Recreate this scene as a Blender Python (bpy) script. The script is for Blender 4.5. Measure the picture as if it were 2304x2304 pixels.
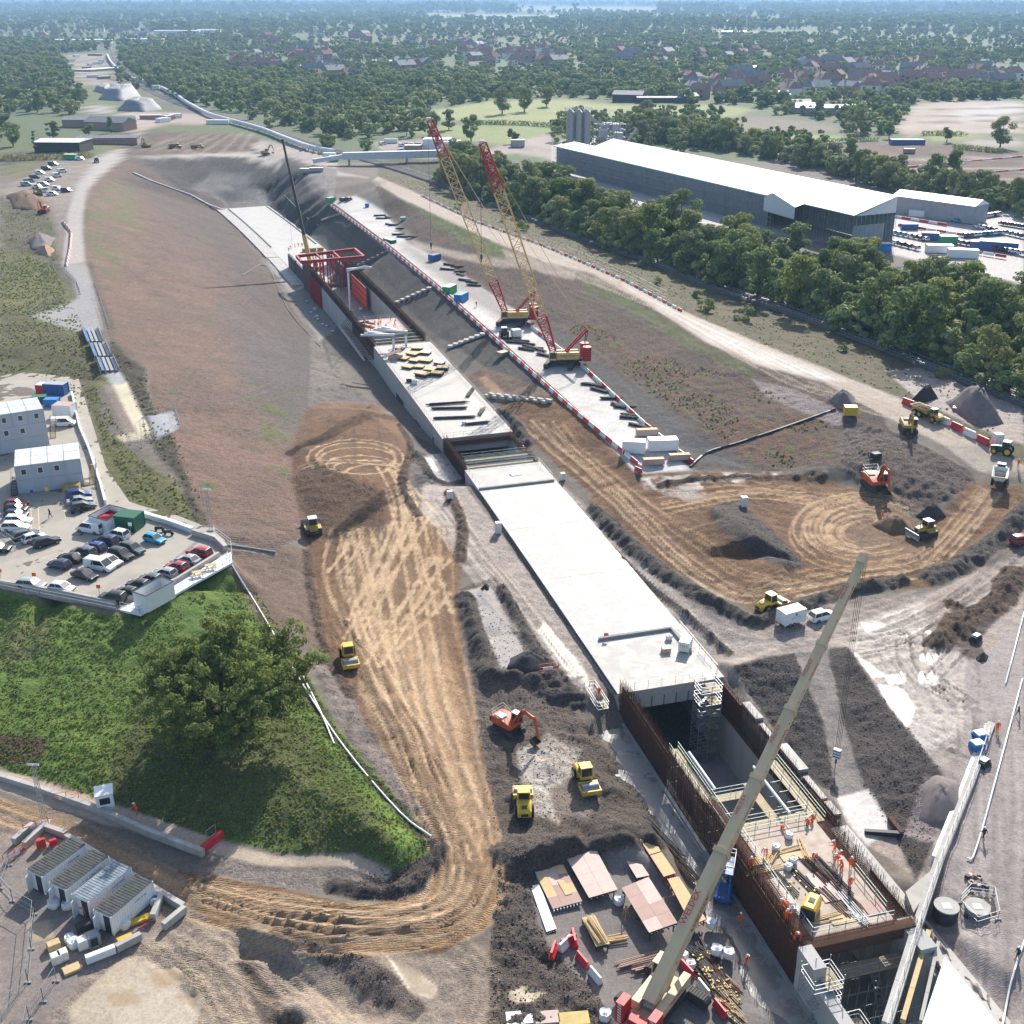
import bpy, bmesh, math, random
import numpy as np
from mathutils import Vector, Matrix
from mathutils.geometry import delaunay_2d_cdt
R=math.radians
for o in list(bpy.data.objects): bpy.data.objects.remove(o)
SC=bpy.context.scene
COL=SC.collection
F=2600.0; CAMH=94.0; TH=math.atan((1152+4)/F)
cam=bpy.data.cameras.new('camera'); camo=bpy.data.objects.new('camera',cam); COL.objects.link(camo)
cam.sensor_width=36; cam.sensor_height=36; cam.sensor_fit='HORIZONTAL'; cam.lens=36*F/2304
cam.clip_start=1; cam.clip_end=60000
camo.location=(0,0,CAMH); camo.rotation_euler=(math.pi/2-TH,0,R(-0.12)*0)
SC.camera=camo
SUN_AZ,SUN_EL=R(15),R(31)
w=bpy.data.worlds.new('World'); SC.world=w; w.use_nodes=True
nt=w.node_tree; sky=nt.nodes.new('ShaderNodeTexSky'); sky.sky_type='NISHITA'; sky.sun_disc=False
sky.sun_elevation=SUN_EL; sky.sun_rotation=SUN_AZ; sky.air_density=1.0; sky.dust_density=1.6; sky.altitude=60
nt.links.new(sky.outputs[0],nt.nodes['Background'].inputs[0]); nt.nodes['Background'].inputs[1].default_value=0.145
sl=bpy.data.lights.new('sun','SUN'); sl.energy=5.0; sl.angle=R(0.53); sl.color=(1,0.955,0.88)
so=bpy.data.objects.new('sun',sl); COL.objects.link(so)
sd=Vector((math.sin(SUN_AZ)*math.cos(SUN_EL),math.cos(SUN_AZ)*math.cos(SUN_EL),math.sin(SUN_EL)))
so.rotation_euler=sd.to_track_quat('Z','Y').to_euler()
SC.view_settings.view_transform='Standard'; SC.view_settings.look='None'; SC.view_settings.gamma=1
SC.view_settings.use_curve_mapping=False; SC.view_settings.exposure=0.6
SC.cycles.max_bounces=5; SC.cycles.diffuse_bounces=2; SC.cycles.glossy_bounces=2; SC.cycles.transmission_bounces=3
SC.cycles.transparent_max_bounces=6; SC.cycles.volume_bounces=0; SC.cycles.use_denoising=True; SC.cycles.use_adaptive_sampling=True
SC.cycles.sample_clamp_indirect=4.0; SC.cycles.sample_clamp_direct=9.0
CT,ST=math.cos(TH),math.sin(TH)
def ray(u,v):
    x=(u-1152)/F; y=-(v-1152)/F
    return np.array([x,CT+y*ST,-ST+y*CT])
def P(u,v,z=0.):
    d=ray(u,v); t=(z-CAMH)/d[2]; return Vector((d[0]*t,d[1]*t,z))
def proj(p):
    x,y,z=p[0],p[1],p[2]-CAMH
    zc=y*CT-z*ST; yc=y*ST+z*CT
    return 1152+F*x/zc,1152-F*yc/zc
CC=(-1.1302067648235214e-07,-3.564920746186277e-05,-0.26903799217460406,52.77780106318686)
def xl(y): return np.polyval(CC,y)
def Bn(y):
    s=np.polyval(np.polyder(np.array(CC)),y); h=math.hypot(1,s); return 1/h,-s/h
def B(y,t=0.,z=0.):                   
    n=Bn(y); return Vector((xl(y)+n[0]*t,y+n[1]*t,z))
def Brz(y):                           
    s=np.polyval(np.polyder(np.array(CC)),y); return math.atan(-s)
class MB:
    def __init__(s): s.v=[];s.f=[];s.m=[];s.c=0
    def add(s,vs,fs):
        o=len(s.v); s.v.extend([tuple(map(float,q)) for q in vs]); s.f.extend([tuple(i+o for i in f) for f in fs]); s.m.extend([s.c]*len(fs)); return s
    def box(s,x0,x1,y0,y1,z0,z1):
        return s.add([(x0,y0,z0),(x1,y0,z0),(x1,y1,z0),(x0,y1,z0),(x0,y0,z1),(x1,y0,z1),(x1,y1,z1),(x0,y1,z1)],
          [(3,2,1,0),(4,5,6,7),(0,1,5,4),(1,2,6,5),(2,3,7,6),(3,0,4,7)])
    def cbox(s,c,sz,rz=0.,rx=0.,ry=0.):
        M=Matrix.Translation(Vector(c))@Matrix.Rotation(rz,4,'Z')@Matrix.Rotation(ry,4,'Y')@Matrix.Rotation(rx,4,'X'); a,b,h=sz[0]/2,sz[1]/2,sz[2]/2
        vs=[M@Vector(q) for q in [(-a,-b,-h),(a,-b,-h),(a,b,-h),(-a,b,-h),(-a,-b,h),(a,-b,h),(a,b,h),(-a,b,h)]]
        return s.add(vs,[(3,2,1,0),(4,5,6,7),(0,1,5,4),(1,2,6,5),(2,3,7,6),(3,0,4,7)])
    def beam(s,p,q,w,h=None,w2=None,h2=None,up=(0,0,1)):
        p=Vector(p);q=Vector(q);d=(q-p)
        if d.length<1e-6: return s
        d.normalize(); h=h or w; w2=w2 or w; h2=h2 or h
        a=d.cross(Vector(up))
        if a.length<1e-3: a=d.cross(Vector((0,1,0)))
        a.normalize(); b=a.cross(d)
        vs=[]
        for c,W,Hh in ((p,w,h),(q,w2,h2)):
            vs+=[c-a*W/2-b*Hh/2,c+a*W/2-b*Hh/2,c+a*W/2+b*Hh/2,c-a*W/2+b*Hh/2]
        return s.add(vs,[(0,1,2,3),(7,6,5,4),(0,4,5,1),(1,5,6,2),(2,6,7,3),(3,7,4,0)])
    def tube(s,p,q,r,n=6,r2=None,cap=True):
        p=Vector(p);q=Vector(q);d=q-p
        if d.length<1e-6: return s
        d.normalize(); a=d.orthogonal().normalized(); b=d.cross(a); r2=r if r2 is None else r2
        vs=[]
        for c,rr in ((p,r),(q,r2)):
            for i in range(n):
                t=2*math.pi*i/n; vs.append(c+(a*math.cos(t)+b*math.sin(t))*rr)
        fs=[(i,(i+1)%n,n+(i+1)%n,n+i) for i in range(n)]
        if cap: fs+=[tuple(range(n))[::-1],tuple(range(n,2*n))]
        return s.add(vs,fs)
    def pipe(s,pts,r,n=6):
        for a,b in zip(pts[:-1],pts[1:]): s.tube(a,b,r,n)
        return s
    def prism(s,poly,a,b,ax='z'):
        n=len(poly)
        def mk(p,c): return {'z':(p[0],p[1],c),'y':(p[0],c,p[1]),'x':(c,p[0],p[1])}[ax]
        vs=[mk(p,a) for p in poly]+[mk(p,b) for p in poly]
        return s.add(vs,[tuple(range(n))[::-1],tuple(range(n,2*n))]+[(i,(i+1)%n,n+(i+1)%n,n+i) for i in range(n)])
    def quad(s,a,b,c,d): return s.add([a,b,c,d],[(0,1,2,3)])
    def loft(s,secs,cap=True):
        n=len(secs[0]); vs=[p for q in secs for p in q]; fs=[]
        for k in range(len(secs)-1):
            for i in range(n): fs.append((k*n+i,k*n+(i+1)%n,(k+1)*n+(i+1)%n,(k+1)*n+i))
        if cap: fs+=[tuple(range(n))[::-1],tuple(range((len(secs)-1)*n,len(secs)*n))]
        return s.add(vs,fs)
    def blob(s,c,r,sub=1,jit=.2,rnd=random,sq=1.):
        bm=bmesh.new(); bmesh.ops.create_icosphere(bm,subdivisions=sub,radius=1)
        vs=[(c[0]+v.co.x*r[0]*(1+rnd.uniform(-jit,jit)),c[1]+v.co.y*r[1]*(1+rnd.uniform(-jit,jit)),c[2]+v.co.z*r[2]*(1+rnd.uniform(-jit,jit))) for v in bm.verts]
        fs=[tuple(v.index for v in f.verts) for f in bm.faces]; bm.free(); return s.add(vs,fs)
    def mesh(s,name,mats,smooth=False):
        me=bpy.data.meshes.new(name); me.from_pydata(s.v,[],s.f)
        if not isinstance(mats,(list,tuple)): mats=[mats]
        for m in mats: me.materials.append(M(m))
        if len(mats)>1: me.polygons.foreach_set('material_index',s.m)
        bm=bmesh.new(); bm.from_mesh(me); bmesh.ops.recalc_face_normals(bm,faces=bm.faces); bm.to_mesh(me); bm.free()
        if smooth: smooth_by_angle(me,smooth if smooth is not True else 40)
        return me
    def build(s,name,mats,parent=None,loc=(0,0,0),rz=0.,smooth=False,rot=None):
        return link(name,s.mesh(name,mats,smooth),parent,loc,rz,rot)
def smooth_by_angle(me,deg):
    me.polygons.foreach_set('use_smooth',[True]*len(me.polygons))
    try: me.set_sharp_from_angle(angle=R(deg))
    except Exception: pass
def link(name,data,parent=None,loc=(0,0,0),rz=0.,rot=None):
    o=bpy.data.objects.new(name,data); COL.objects.link(o); o.location=loc; o.rotation_euler=rot if rot else (0,0,rz)
    if parent: o.parent=parent
    return o
def tag(o,label=None,cat=None,group=None,kind=None):
    if label: o['label']=label
    if cat: o['category']=cat
    if group: o['group']=group
    if kind: o['kind']=kind
    return o
def thing(name,label,cat,loc=(0,0,0),rz=0.,group=None,rot=None):
    return tag(link(name,None,None,loc,rz,rot),label,cat,group)
def copy_tree(o,parent=None,loc=None,rz=None,label=None,group=None,swap=None,rot=None):
    c=o.copy(); COL.objects.link(c)
    if parent: c.parent=parent
    if loc is not None: c.location=loc
    if rz is not None: c.rotation_euler=(0,0,rz)
    if rot is not None: c.rotation_euler=rot
    if label: c['label']=label
    if group: c['group']=group
    if swap and c.data:
        for sl_ in c.material_slots:
            if sl_.material and sl_.material.name in swap:
                m=M(swap[sl_.material.name]); sl_.link='OBJECT'; sl_.material=m
    for ch in o.children: copy_tree(ch,c,swap=swap)
    return c
MATS={}
def newmat(name):
    m=bpy.data.materials.new(name); m.use_nodes=True; MATS[name]=m
    return m,m.node_tree,m.node_tree.nodes['Principled BSDF']
def mk(name,col,rough=.7,metal=0.,var=.18,scale=1.2,bump=0.,bscale=20.,col2=None,spec=.4,streak=False):
    m,t,b=newmat(name); N=t.nodes; L=t.links
    b.inputs['Roughness'].default_value=rough; b.inputs['Metallic'].default_value=metal
    b.inputs['Specular IOR Level'].default_value=spec
    if var<=0 and bump<=0 and not col2:
        b.inputs['Base Color'].default_value=(*col,1); return m
    tc=N.new('ShaderNodeTexCoord'); no=N.new('ShaderNodeTexNoise'); no.inputs['Scale'].default_value=scale; no.inputs['Detail'].default_value=5; no.inputs['Roughness'].default_value=.62
    if streak:
        mp=N.new('ShaderNodeMapping'); mp.inputs['Scale'].default_value=(1,1,.12); L.new(tc.outputs['Object'],mp.inputs[0]); L.new(mp.outputs[0],no.inputs['Vector'])
    else: L.new(tc.outputs['Object'],no.inputs['Vector'])
    ra=N.new('ShaderNodeValToRGB'); ra.color_ramp.elements[0].position=.3; ra.color_ramp.elements[1].position=.72
    c2=col2 or tuple(min(1,c*(1+var)) for c in col); c1=tuple(c*(1-var) for c in col) if not col2 else col
    ra.color_ramp.elements[0].color=(*c1,1); ra.color_ramp.elements[1].color=(*c2,1)
    L.new(no.outputs[0],ra.inputs[0]); L.new(ra.outputs[0],b.inputs['Base Color'])
    if bump>0:
        n2=N.new('ShaderNodeTexNoise'); n2.inputs['Scale'].default_value=bscale; n2.inputs['Detail'].default_value=4; L.new(tc.outputs['Object'],n2.inputs['Vector'])
        bp=N.new('ShaderNodeBump'); bp.inputs['Strength'].default_value=bump; bp.inputs['Distance'].default_value=.05
        L.new(n2.outputs[0],bp.inputs['Height']); L.new(bp.outputs[0],b.inputs['Normal'])
    return m
def M(m): return m if not isinstance(m,str) else MATS[m]
mk('concrete',(.40,.375,.34),.8,var=.2,scale=.35,bump=.15)
mk('concrete_grey',(.27,.26,.25),.85,var=.2,scale=.5,bump=.15)
mk('concrete_wall',(.40,.39,.37),.8,var=.12,scale=.4,streak=True)
mk('white_paint',(.74,.75,.75),.5,var=.05,scale=.8)
mk('white_plastic',(.72,.70,.66),.5,var=.08)
mk('red_plastic',(.55,.03,.04),.45,var=.15)
mk('orange_plastic',(.75,.14,.03),.5,var=.15)
mk('crane_red',(.42,.015,.02),.45,var=.15)
mk('crane_yellow',(.62,.42,.15),.5,var=.1)
mk('boom_cream',(.56,.43,.26),.5,var=.08,scale=.6)
mk('mast_grey',(.05,.042,.035),.6)
mk('plant_yellow',(.62,.40,.035),.5,var=.15)
mk('dull_yellow',(.42,.29,.06),.55,var=.22)
mk('plant_orange',(.52,.1,.03),.5,var=.2)
mk('steel_dark',(.035,.035,.036),.65,var=.25)
mk('rubber',(.018,.018,.018),.85,var=.2)
mk('track_steel',(.055,.048,.042),.8,var=.3,scale=4)
mk('glass',(.015,.02,.024),.28,var=0,spec=.6)
mk('galv',(.30,.315,.325),.5,metal=.4,var=.12)
mk('galv_green',(.27,.33,.3),.55,metal=.2,var=.12)
mk('scaffold_board',(.42,.33,.2),.8,var=.2)
mk('rust',(.085,.036,.02),.9,var=.4,scale=3)
mk('timber',(.56,.40,.20),.75,var=.14,scale=2)
mk('ply_red',(.30,.17,.135),.6,var=.16,scale=.6)
mk('ply_pale',(.46,.33,.28),.6,var=.16,scale=.6)
mk('blue_paint',(.03,.1,.3),.5,var=.15)
mk('blue_bright',(.02,.2,.5),.5,var=.15)
mk('green_paint',(.02,.13,.07),.5,var=.15)
mk('green_bright',(.03,.3,.12),.5,var=.15)
mk('cabin_grey',(.40,.43,.47),.55,var=.06,scale=.6,streak=True)
mk('cabin_roof',(.60,.61,.61),.5,var=.12,scale=.7)
mk('shed_roof',(.78,.79,.80),.45,var=.05,scale=.05)
mk('shed_wall',(.30,.32,.35),.6,var=.15,scale=.3)
mk('shed_gable',(.62,.64,.66),.5,var=.05)
mk('teal_edge',(.3,.5,.46),.5)
mk('hivis',(.85,.12,.015),.7,var=.12,scale=6)
mk('navy_cloth',(.02,.025,.05),.8,var=.1)
mk('skin',(.45,.26,.18),.6,var=.05)
mk('black_boot',(.012,.012,.012),.7,var=0)
mk('helmet_white',(.8,.8,.78),.35,var=0)
mk('brick',(.34,.22,.17),.85,var=.2,scale=1.)
mk('render_cream',(.74,.72,.66),.8,var=.1)
mk('roof_tile',(.3,.175,.135),.85,var=.3,scale=.8)
mk('roof_slate',(.2,.2,.21),.7,var=.3,scale=.8)
mk('roof_pale',(.36,.37,.38),.6,var=.2)
mk('gravel_dark',(.035,.034,.036),.95,var=.5,scale=3,bump=.6,bscale=6)
mk('gravel_mauve',(.17,.14,.135),.95,var=.2,scale=1,bump=.5,bscale=6)
mk('soil_brown',(.14,.085,.05),.95,var=.3,scale=1,bump=.6,bscale=5)
mk('soil_dark',(.06,.05,.045),.95,var=.4,scale=1,bump=.8,bscale=5)
mk('soil_tan',(.32,.21,.13),.95,var=.2,scale=1,bump=.5,bscale=5)
mk('bag_white',(.68,.69,.71),.7,var=.1,scale=3,bump=.4,bscale=8)
mk('tarp_blue',(.06,.14,.35),.6,var=.3)
mk('pipe_black',(.02,.02,.02),.5,var=0)
mk('lamp_glass',(.8,.75,.6),.2,var=0)
mk('tail_red',(.4,.01,.01),.3,var=0)
mk('rim',(.3,.31,.32),.4,metal=.6,var=0)
mk('text_red',(.5,.02,.015),.5,var=0)
mk('text_blue',(.03,.05,.22),.5,var=0)
mk('text_dark',(.03,.03,.035),.5,var=0)
mk('bark',(.075,.055,.04),.95,var=.3,scale=3,bump=.4,bscale=8)
mk('deck_ply',(.34,.25,.19),.75,var=.3,scale=.9,col2=(.5,.42,.35))
mk('rebar_mat',(.045,.018,.01),.9,var=.5,scale=9,col2=(.17,.075,.04),bump=.6,bscale=14)
mk('ballast',(.10,.088,.08),.95,var=.3,scale=2,bump=.4,bscale=8)
mk('line_yellow',(.62,.5,.28),.7,var=.2)
def _hash(i,j,s):
    h=(i.astype(np.int64)*374761393+j.astype(np.int64)*668265263+s*974634777)&0xffffffff
    h=((h^(h>>13))*1274126177)&0xffffffff
    return ((h^(h>>16))&0xffff)/65535.0
def vnoise(x,y,s=0):
    i=np.floor(x);j=np.floor(y);fx=x-i;fy=y-j;fx=fx*fx*(3-2*fx);fy=fy*fy*(3-2*fy)
    i=i.astype(np.int64);j=j.astype(np.int64)
    return (_hash(i,j,s)*(1-fx)+_hash(i+1,j,s)*fx)*(1-fy)+(_hash(i,j+1,s)*(1-fx)+_hash(i+1,j+1,s)*fx)*fy
def fbm(x,y,sc,o=3,s=0):
    a=0;t=0;k=1.
    for q in range(o):
        a=a+k*(vnoise(x/sc*2**q+17.3*q,y/sc*2**q-9.1*q,s+q)-.5);t+=k;k*=.5
    return a/t*2
RD_L=[(840,408),(900,446),(1020,501),(1130,553),(1226,590),(1335,617),(1465,689),(1584,768),(1700,821),(1853,860),(1988,935),(2120,1000),(2205,1062)]
RD_R=[(850,398),(947,439),(1074,501-3),(1212,548),(1299,584),(1407,631),(1535,700),(1700,771),(1904,850),(2022,894),(2225,1006),(2330,1060),(2420,1100)]
RAILS=[(560,280),(700,325),(850,366),(954,398),(1103,452),(1200,489),(1335,541),(1494,595),(1628,651),(1800,705),(2096,818),(2304,899),(2440,955)]
LINES=[
 [(505,455,-4),(566,530,-4),(600,585,-4),(650,655,-4),(690,715,-3.4),(722,765,-2.2)],
 [(740,830,-.8),(722,870,1.5),(700,915,3),(655,1000,5),(655,1080,5.5),(690,1200,5),(700,1330,4.6),(740,1480,4.3),(790,1570,4.2),(860,1680,4),(960,1830,3.6),(1000,1900,3.3)],
 [(300,345,13.5),(255,372,14),(215,400,14.5),(200,460,14.5),(190,560,13.5),(210,650,12.8),(245,745,12.3),(330,830,12),(345,920,11.3),(392,990,11),(425,1090,10.5),(470,1180,9.5),(505,1250,8.2)],
 [(600,455,-4),(681,530,-4)],[(430,350,12),(520,345,12),(620,350,12),(700,385,11.5),(752,450,8)],[(470,432,1),(530,428,.5),(610,425,.5)],[(430,398,6),(520,392,5.5),(600,388,6.5)],[(640,372,10.5),(690,398,10.5),(735,440,8.8)],[(650,440,2.5),(690,490,2)],
 [(760,462,7),(820,520,7.2),(900,585,7.6),(1000,662,8),(1080,726,8),(1170,805,8),(1270,895,8),(1350,975,7.8),(1432,1062,7.6)],
 [(800,440,8),(870,480,7.6),(905,530,7.5),(1000,590,8),(1100,648,8.2),(1200,728,8.2),(1330,840,8),(1440,950,8),(1550,1056,7.6)],
 [(u,v,z) for (u,v),z in zip(RD_L,(12,12.8,13.6,14,14.2,14.2,14,13.7,13.4,13.1,12.3,11.4,9.6))],
 [(700,375,12.2)]+[(u,v,z) for (u,v),z in zip(RD_R,(12.4,13,13.8,14.3,14.4,14.4,14.2,13.8,13.2,12.8,11.4,11,11))],
 [(u,v+8,11) for u,v in RAILS],[(u,v-14,12) for u,v in RAILS],
 [(1130,925,5),(1200,1000,4.8),(1320,1135,4.8),(1450,1255,5.2),(1560,1350,5.6),(1660,1410,5.8)],
 [(1440,1070,7),(1600,1075,7),(1740,1068,7.2),(1850,1085,7.5)],
 [(1300,1000,6),(1400,1110,6.2),(1520,1200,6),(1620,1300,6),(1720,1385,6)],
 [(1590,1140,6.4),(1640,1125,6.6)],[(1612,1150,8.6),(1640,1160,9.4),(1700,1205,9.4),(1770,1255,8.4)],[(1600,1175,6.4),(1700,1250,6.3),(1790,1285,6.3)],[(1680,1130,6.6),(1760,1190,6.5),(1815,1270,6.4)],
 [(1850,1180,6.6),(1950,1250,6.5),(2080,1250,6.8),(2150,1200,7.3),(2230,1120,8.5)],[(1900,1045,10),(2000,1050,10.5),(2090,1080,10),(2150,1090,9)],[(1900,1090,7.6),(2000,1130,7.2),(2075,1190,7)],
 [(2304,1090,9.5),(2400,1120,9.5)],[(2304,1180,8),(2220,1250,7.2),(2110,1310,6.5),(2000,1330,6.2),(1880,1350,6)],
 [(2304,1240,6.4),(2200,1330,6.2),(2000,1440,6),(1850,1440,6),(1700,1430,5.9)],
 [(2304,1400,6),(2200,1500,5.7),(2304,1600,5.5),(2400,1700,5.5),(2304,2000,5.2),(2304,2304,5.2),(2150,1900,5.2),(2100,2100,5),(2160,2304,5),(2200,1750,5.4)],
 [(1650,1495,6),(1720,1475,6.2),(1785,1470,6)],[(1800,1480,5.6),(1850,1600,4.6),(1880,1700,3.8),(1900,1790,3.5)],[(1858,1470,5.8),(1905,1640,4.4),(1950,1775,3.6),(2005,1860,3.4),(2040,1950,3.3)],
 [(1905,1455,6.6),(2000,1580,6.6),(2060,1660,6.6),(2110,1730,6.4),(2150,1800,5.6)],[(2060,1990,4.6),(2110,1900,5.6)],
 [(1690,1560,4.4),(1760,1660,4),(1830,1760,3.6)],
 [(1352,1658,1.7),(1420,1770,1.7),(1490,1875,1.7),(1600,2012,1.7),(1700,2160,1.7),(1790,2304,1.7),(1850,2400,1.7)],
 [(1300,1655,3.6),(1380,1770,3.6),(1450,1860,3.4)],[(1180,1620,3.2),(1260,1650,3.1),(1310,1720,3),(1370,1810,3),(1290,1850,3),(1180,1850,3)],
 [(1130,1920,3.5),(1200,1925,4.2),(1300,1895,4.4),(1400,1870,4.4),(1462,1880,3.8)],
 [(1205,1960,2.4),(1440,1905,2.2),(1540,2000,2),(1640,2120,2),(1740,2290,2),(1300,2160,2.3),(1400,2304,2.3),(1500,2400,2.2),(1240,2080,2.4)],
 [(1090,1330,4.6),(1190,1490,4.6),(1120,1500,4.6),(1050,1340,4.5)],[(1040,1370,4),(1075,1500,3.6)],[(1100,1525,4.2),(1200,1510,4.2)],[(1090,1580,3.2),(1220,1575,3.2)],
 [(1000,1110,4.2),(1060,1200,4.3),(1180,1340,4.3),(1300,1500,4.2),(1345,1575,4)],
 [(820,920,4.5),(900,985,4.6),(920,1060,4.6),(960,1180,4.6),(1040,1300,4.4),(1060,1600,3.8),(1100,1800,3.4),(1118,1980,3.2),(1080,2090,3),(900,2140,2.9),(640,2120,2.9),(420,2060,2.9)],
 [(700,1010,6.6),(740,1050,7.2),(800,1075,7),(860,1100,5.6),(860,1150,5.2),(740,1150,5.6),(700,1100,6.2)],[(760,940,5),(830,1000,5)],
 [(880,1250,4.9),(900,1500,4.2),(960,1700,3.8),(1030,1900,3.4),(1000,2020,3.2),(880,2070,3),(640,2040,3)],
 [(960,1925,2.3),(900,1990,2),(840,2000,2),(760,1985,2.3)],
 [(620,2160,1.2),(700,2230,1),(800,2280,1.2),(850,2304,1.4)],[(560,2160,2.8),(660,2260,2.8),(760,2304,2.8)],[(860,2200,2.8),(900,2260,2.8)],
 [(540,2170,.8),(590,2260,.6),(640,2330,.6)],[(520,2160,2.7),(550,2260,2.6)],
 [(0,2304,3),(200,2200,3),(350,2150,3),(0,2000,3),(0,1850,3),(200,1880,3),(350,1960,3),(300,2304,2.8),(1000,2304,2.8),(1040,2200,2.9)],
 [(0,1722,3.5),(120,1760,3.4),(240,1805,3.3),(480,1890,3.1),(640,1928,3),(800,1920,3),(885,1965,2.8)],
 [(0,1350,8),(120,1370,8),(270,1392,8),(420,1330,8),(535,1275,7.8)],[(0,1500,6.8),(250,1520,6.8),(450,1480,7.2),(600,1450,6.6)],[(0,1640,5),(250,1700,5),(450,1720,5.6),(650,1740,5.8),(800,1830,5.5),(900,1905,4.6)],
 [(560,1290,7),(650,1460,5.6),(760,1650,5),(880,1800,4),(960,1890,3)],[(600,1330,6.4),(700,1500,5.2),(820,1680,4.6),(1000,1880,3.6)],
 [(-200,1330,10),(0,1316,10),(266,1370,10),(523,1268,10),(492,1195,10),(280,1120,10),(235,1050,10),(180,850,10),(100,840,10),(-60,850,10.2),(-200,1000,10),(120,1050,10),(0,1150,10),(250,1200,10)],
 [(230,870,11),(300,1010,11),(400,1130,10.4),(250,880,11.4),(280,830,11.8)],
 [(0,800,11.5),(150,790,11.6),(-200,800,12),(0,700,13),(100,700,12.6),(170,740,12.4),(-200,650,13.5),(0,560,14),(130,600,13.4),(60,710,12.7)],
 [(-200,400,14),(0,430,15),(120,460,14.5),(150,560,13.6),(0,340,14),(100,340,14),(220,340,14)],
]
pts=[]
for L_ in LINES:
    W=[P(*q) for q in L_]
    for a,b in zip(W[:-1],W[1:]):
        n=max(1,int((b-a).length/ (4+a.y*.02)))
        for k in range(n): q=a.lerp(b,k/n); pts.append((q.x,q.y,q.z))
    q=W[-1]; pts.append((q.x,q.y,q.z))
def prof(ys,zs,t):
    for y in np.arange(min(ys),max(ys)+.1,3.0):
        q=B(y,t); pts.append((q.x,q.y,float(np.interp(y,ys,zs))))
prof([50,136,139,215,221,238,245,261,289,312,370,410,450],[1.7,1.7,4.2,4.2,1.8,1.9,1.2,.2,-1.4,-.8,-3.8,-4.2,-4.3],-.4)
prof([50,136,139,215,221,238,245,261,289,312,370,410,450],[1.7,1.7,4.2,4.2,1.8,1.9,1.2,.2,-1.4,-.8,-3.8,-4.2,-4.3],-3.2)
prof([50,134,140,212,243,284,316,366,410,450],[3.6,3.9,4.3,4.5,4.2,3.2,1.5,-1,-2.4,-4],16.9)
for t_ in (-6,8,23): prof([436,602],[-4.4,-4.4],t_)
for x,y,z in [(-16000,60,12),(16000,60,10),(-16000,31000,12),(16000,31000,12),(-3000,31000,12),(3000,31000,12),(-75,50,3),(75,50,5),(0,50,2.5),(-200,60,5),(200,60,6),(300,250,10),(-300,250,13)]: pts.append((x,y,z))
for y,hw in [(700,320),(900,420),(1400,700),(2500,1400),(6000,3500),(15000,9000)]:
    for k in range(-4,5): pts.append((k*hw/4,y,12+ (1.5*math.sin(k*2.1+y) if y<3000 else 4*math.sin(k*1.7+y))))
_seen={}
for q in pts: _seen[(round(q[0],1),round(q[1],1))]=q[2]
keys=list(_seen); tv=[Vector(k) for k in keys]; tz=np.array([_seen[k] for k in keys])
ov,oe,of,ori,_,_=delaunay_2d_cdt(tv,[],[],0,1e-4)
ovz=np.array([tz[o_[0]] if o_ else 5. for o_ in ori]); ovx=np.array([(v_.x,v_.y) for v_ in ov])
def steps(a,b,s0,g):
    r=[a];s=s0
    while r[-1]<b: r.append(r[-1]+s); s*=g
    return r
xs=list(np.concatenate([np.arange(0,84,.35),np.arange(84,106,.6)])); xs+=steps(xs[-1]+.9,185,.9,1.0)[0:]; xs+=steps(xs[-1]+1.3,16500,1.5,1.085)
GX=np.array(sorted(set([-q for q in xs]+xs)))
ys=[60.]
while ys[-1]<640: ys.append(ys[-1]+max(.33,(.0026 if ys[-1]<265 else .0042)*ys[-1]))
while ys[-1]<31000: ys.append(ys[-1]*1.017)
GY=np.array(ys); NX,NY=len(GX),len(GY)
GZ=np.full((NY,NX),12.0)
for f in of:
    a,b,c=ovx[f[0]],ovx[f[1]],ovx[f[2]]; za,zb,zc=ovz[f[0]],ovz[f[1]],ovz[f[2]]
    i0,i1=np.searchsorted(GX,min(a[0],b[0],c[0])),np.searchsorted(GX,max(a[0],b[0],c[0]),'right')
    j0,j1=np.searchsorted(GY,min(a[1],b[1],c[1])),np.searchsorted(GY,max(a[1],b[1],c[1]),'right')
    if i1<=i0 or j1<=j0: continue
    X,Y=np.meshgrid(GX[i0:i1],GY[j0:j1]); d=(b[1]-c[1])*(a[0]-c[0])+(c[0]-b[0])*(a[1]-c[1])
    if abs(d)<1e-9: continue
    l1=((b[1]-c[1])*(X-c[0])+(c[0]-b[0])*(Y-c[1]))/d; l2=((c[1]-a[1])*(X-c[0])+(a[0]-c[0])*(Y-c[1]))/d; l3=1-l1-l2
    k=(l1>=-1e-6)&(l2>=-1e-6)&(l3>=-1e-6); GZ[j0:j1,i0:i1][k]=(l1*za+l2*zb+l3*zc)[k]
for _ in range(3):
    Z=GZ.copy(); Z[1:-1,1:-1]=(GZ[1:-1,1:-1]*2+GZ[:-2,1:-1]+GZ[2:,1:-1]+GZ[1:-1,:-2]+GZ[1:-1,2:])/6; GZ=Z
VX,VY=np.meshgrid(GX,GY)
zc_=VY*CT-(GZ-CAMH)*ST; VU=1152+F*VX/zc_; VV=1152-F*(VY*ST+(GZ-CAMH)*CT)/zc_
n_fine=fbm(VX,VY,1.6,3,3); n_mid=fbm(VX,VY,7,3,11); n_big=fbm(VX,VY,40,3,23); n_str=fbm(VX*3+VY*.9,VY*.3-VX*.1,9,3,31)
COLR=np.empty((NY,NX,3)); COLR[:]=(.085,.11,.042)
RGH=np.full((NY,NX),.25); WET=np.zeros((NY,NX)); DISP=np.full((NY,NX),.05)
near=(VY<660)&(np.abs(VX)<420); COLR[near]=(.15,.125,.10); FUR=np.zeros((NY,NX))
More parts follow.
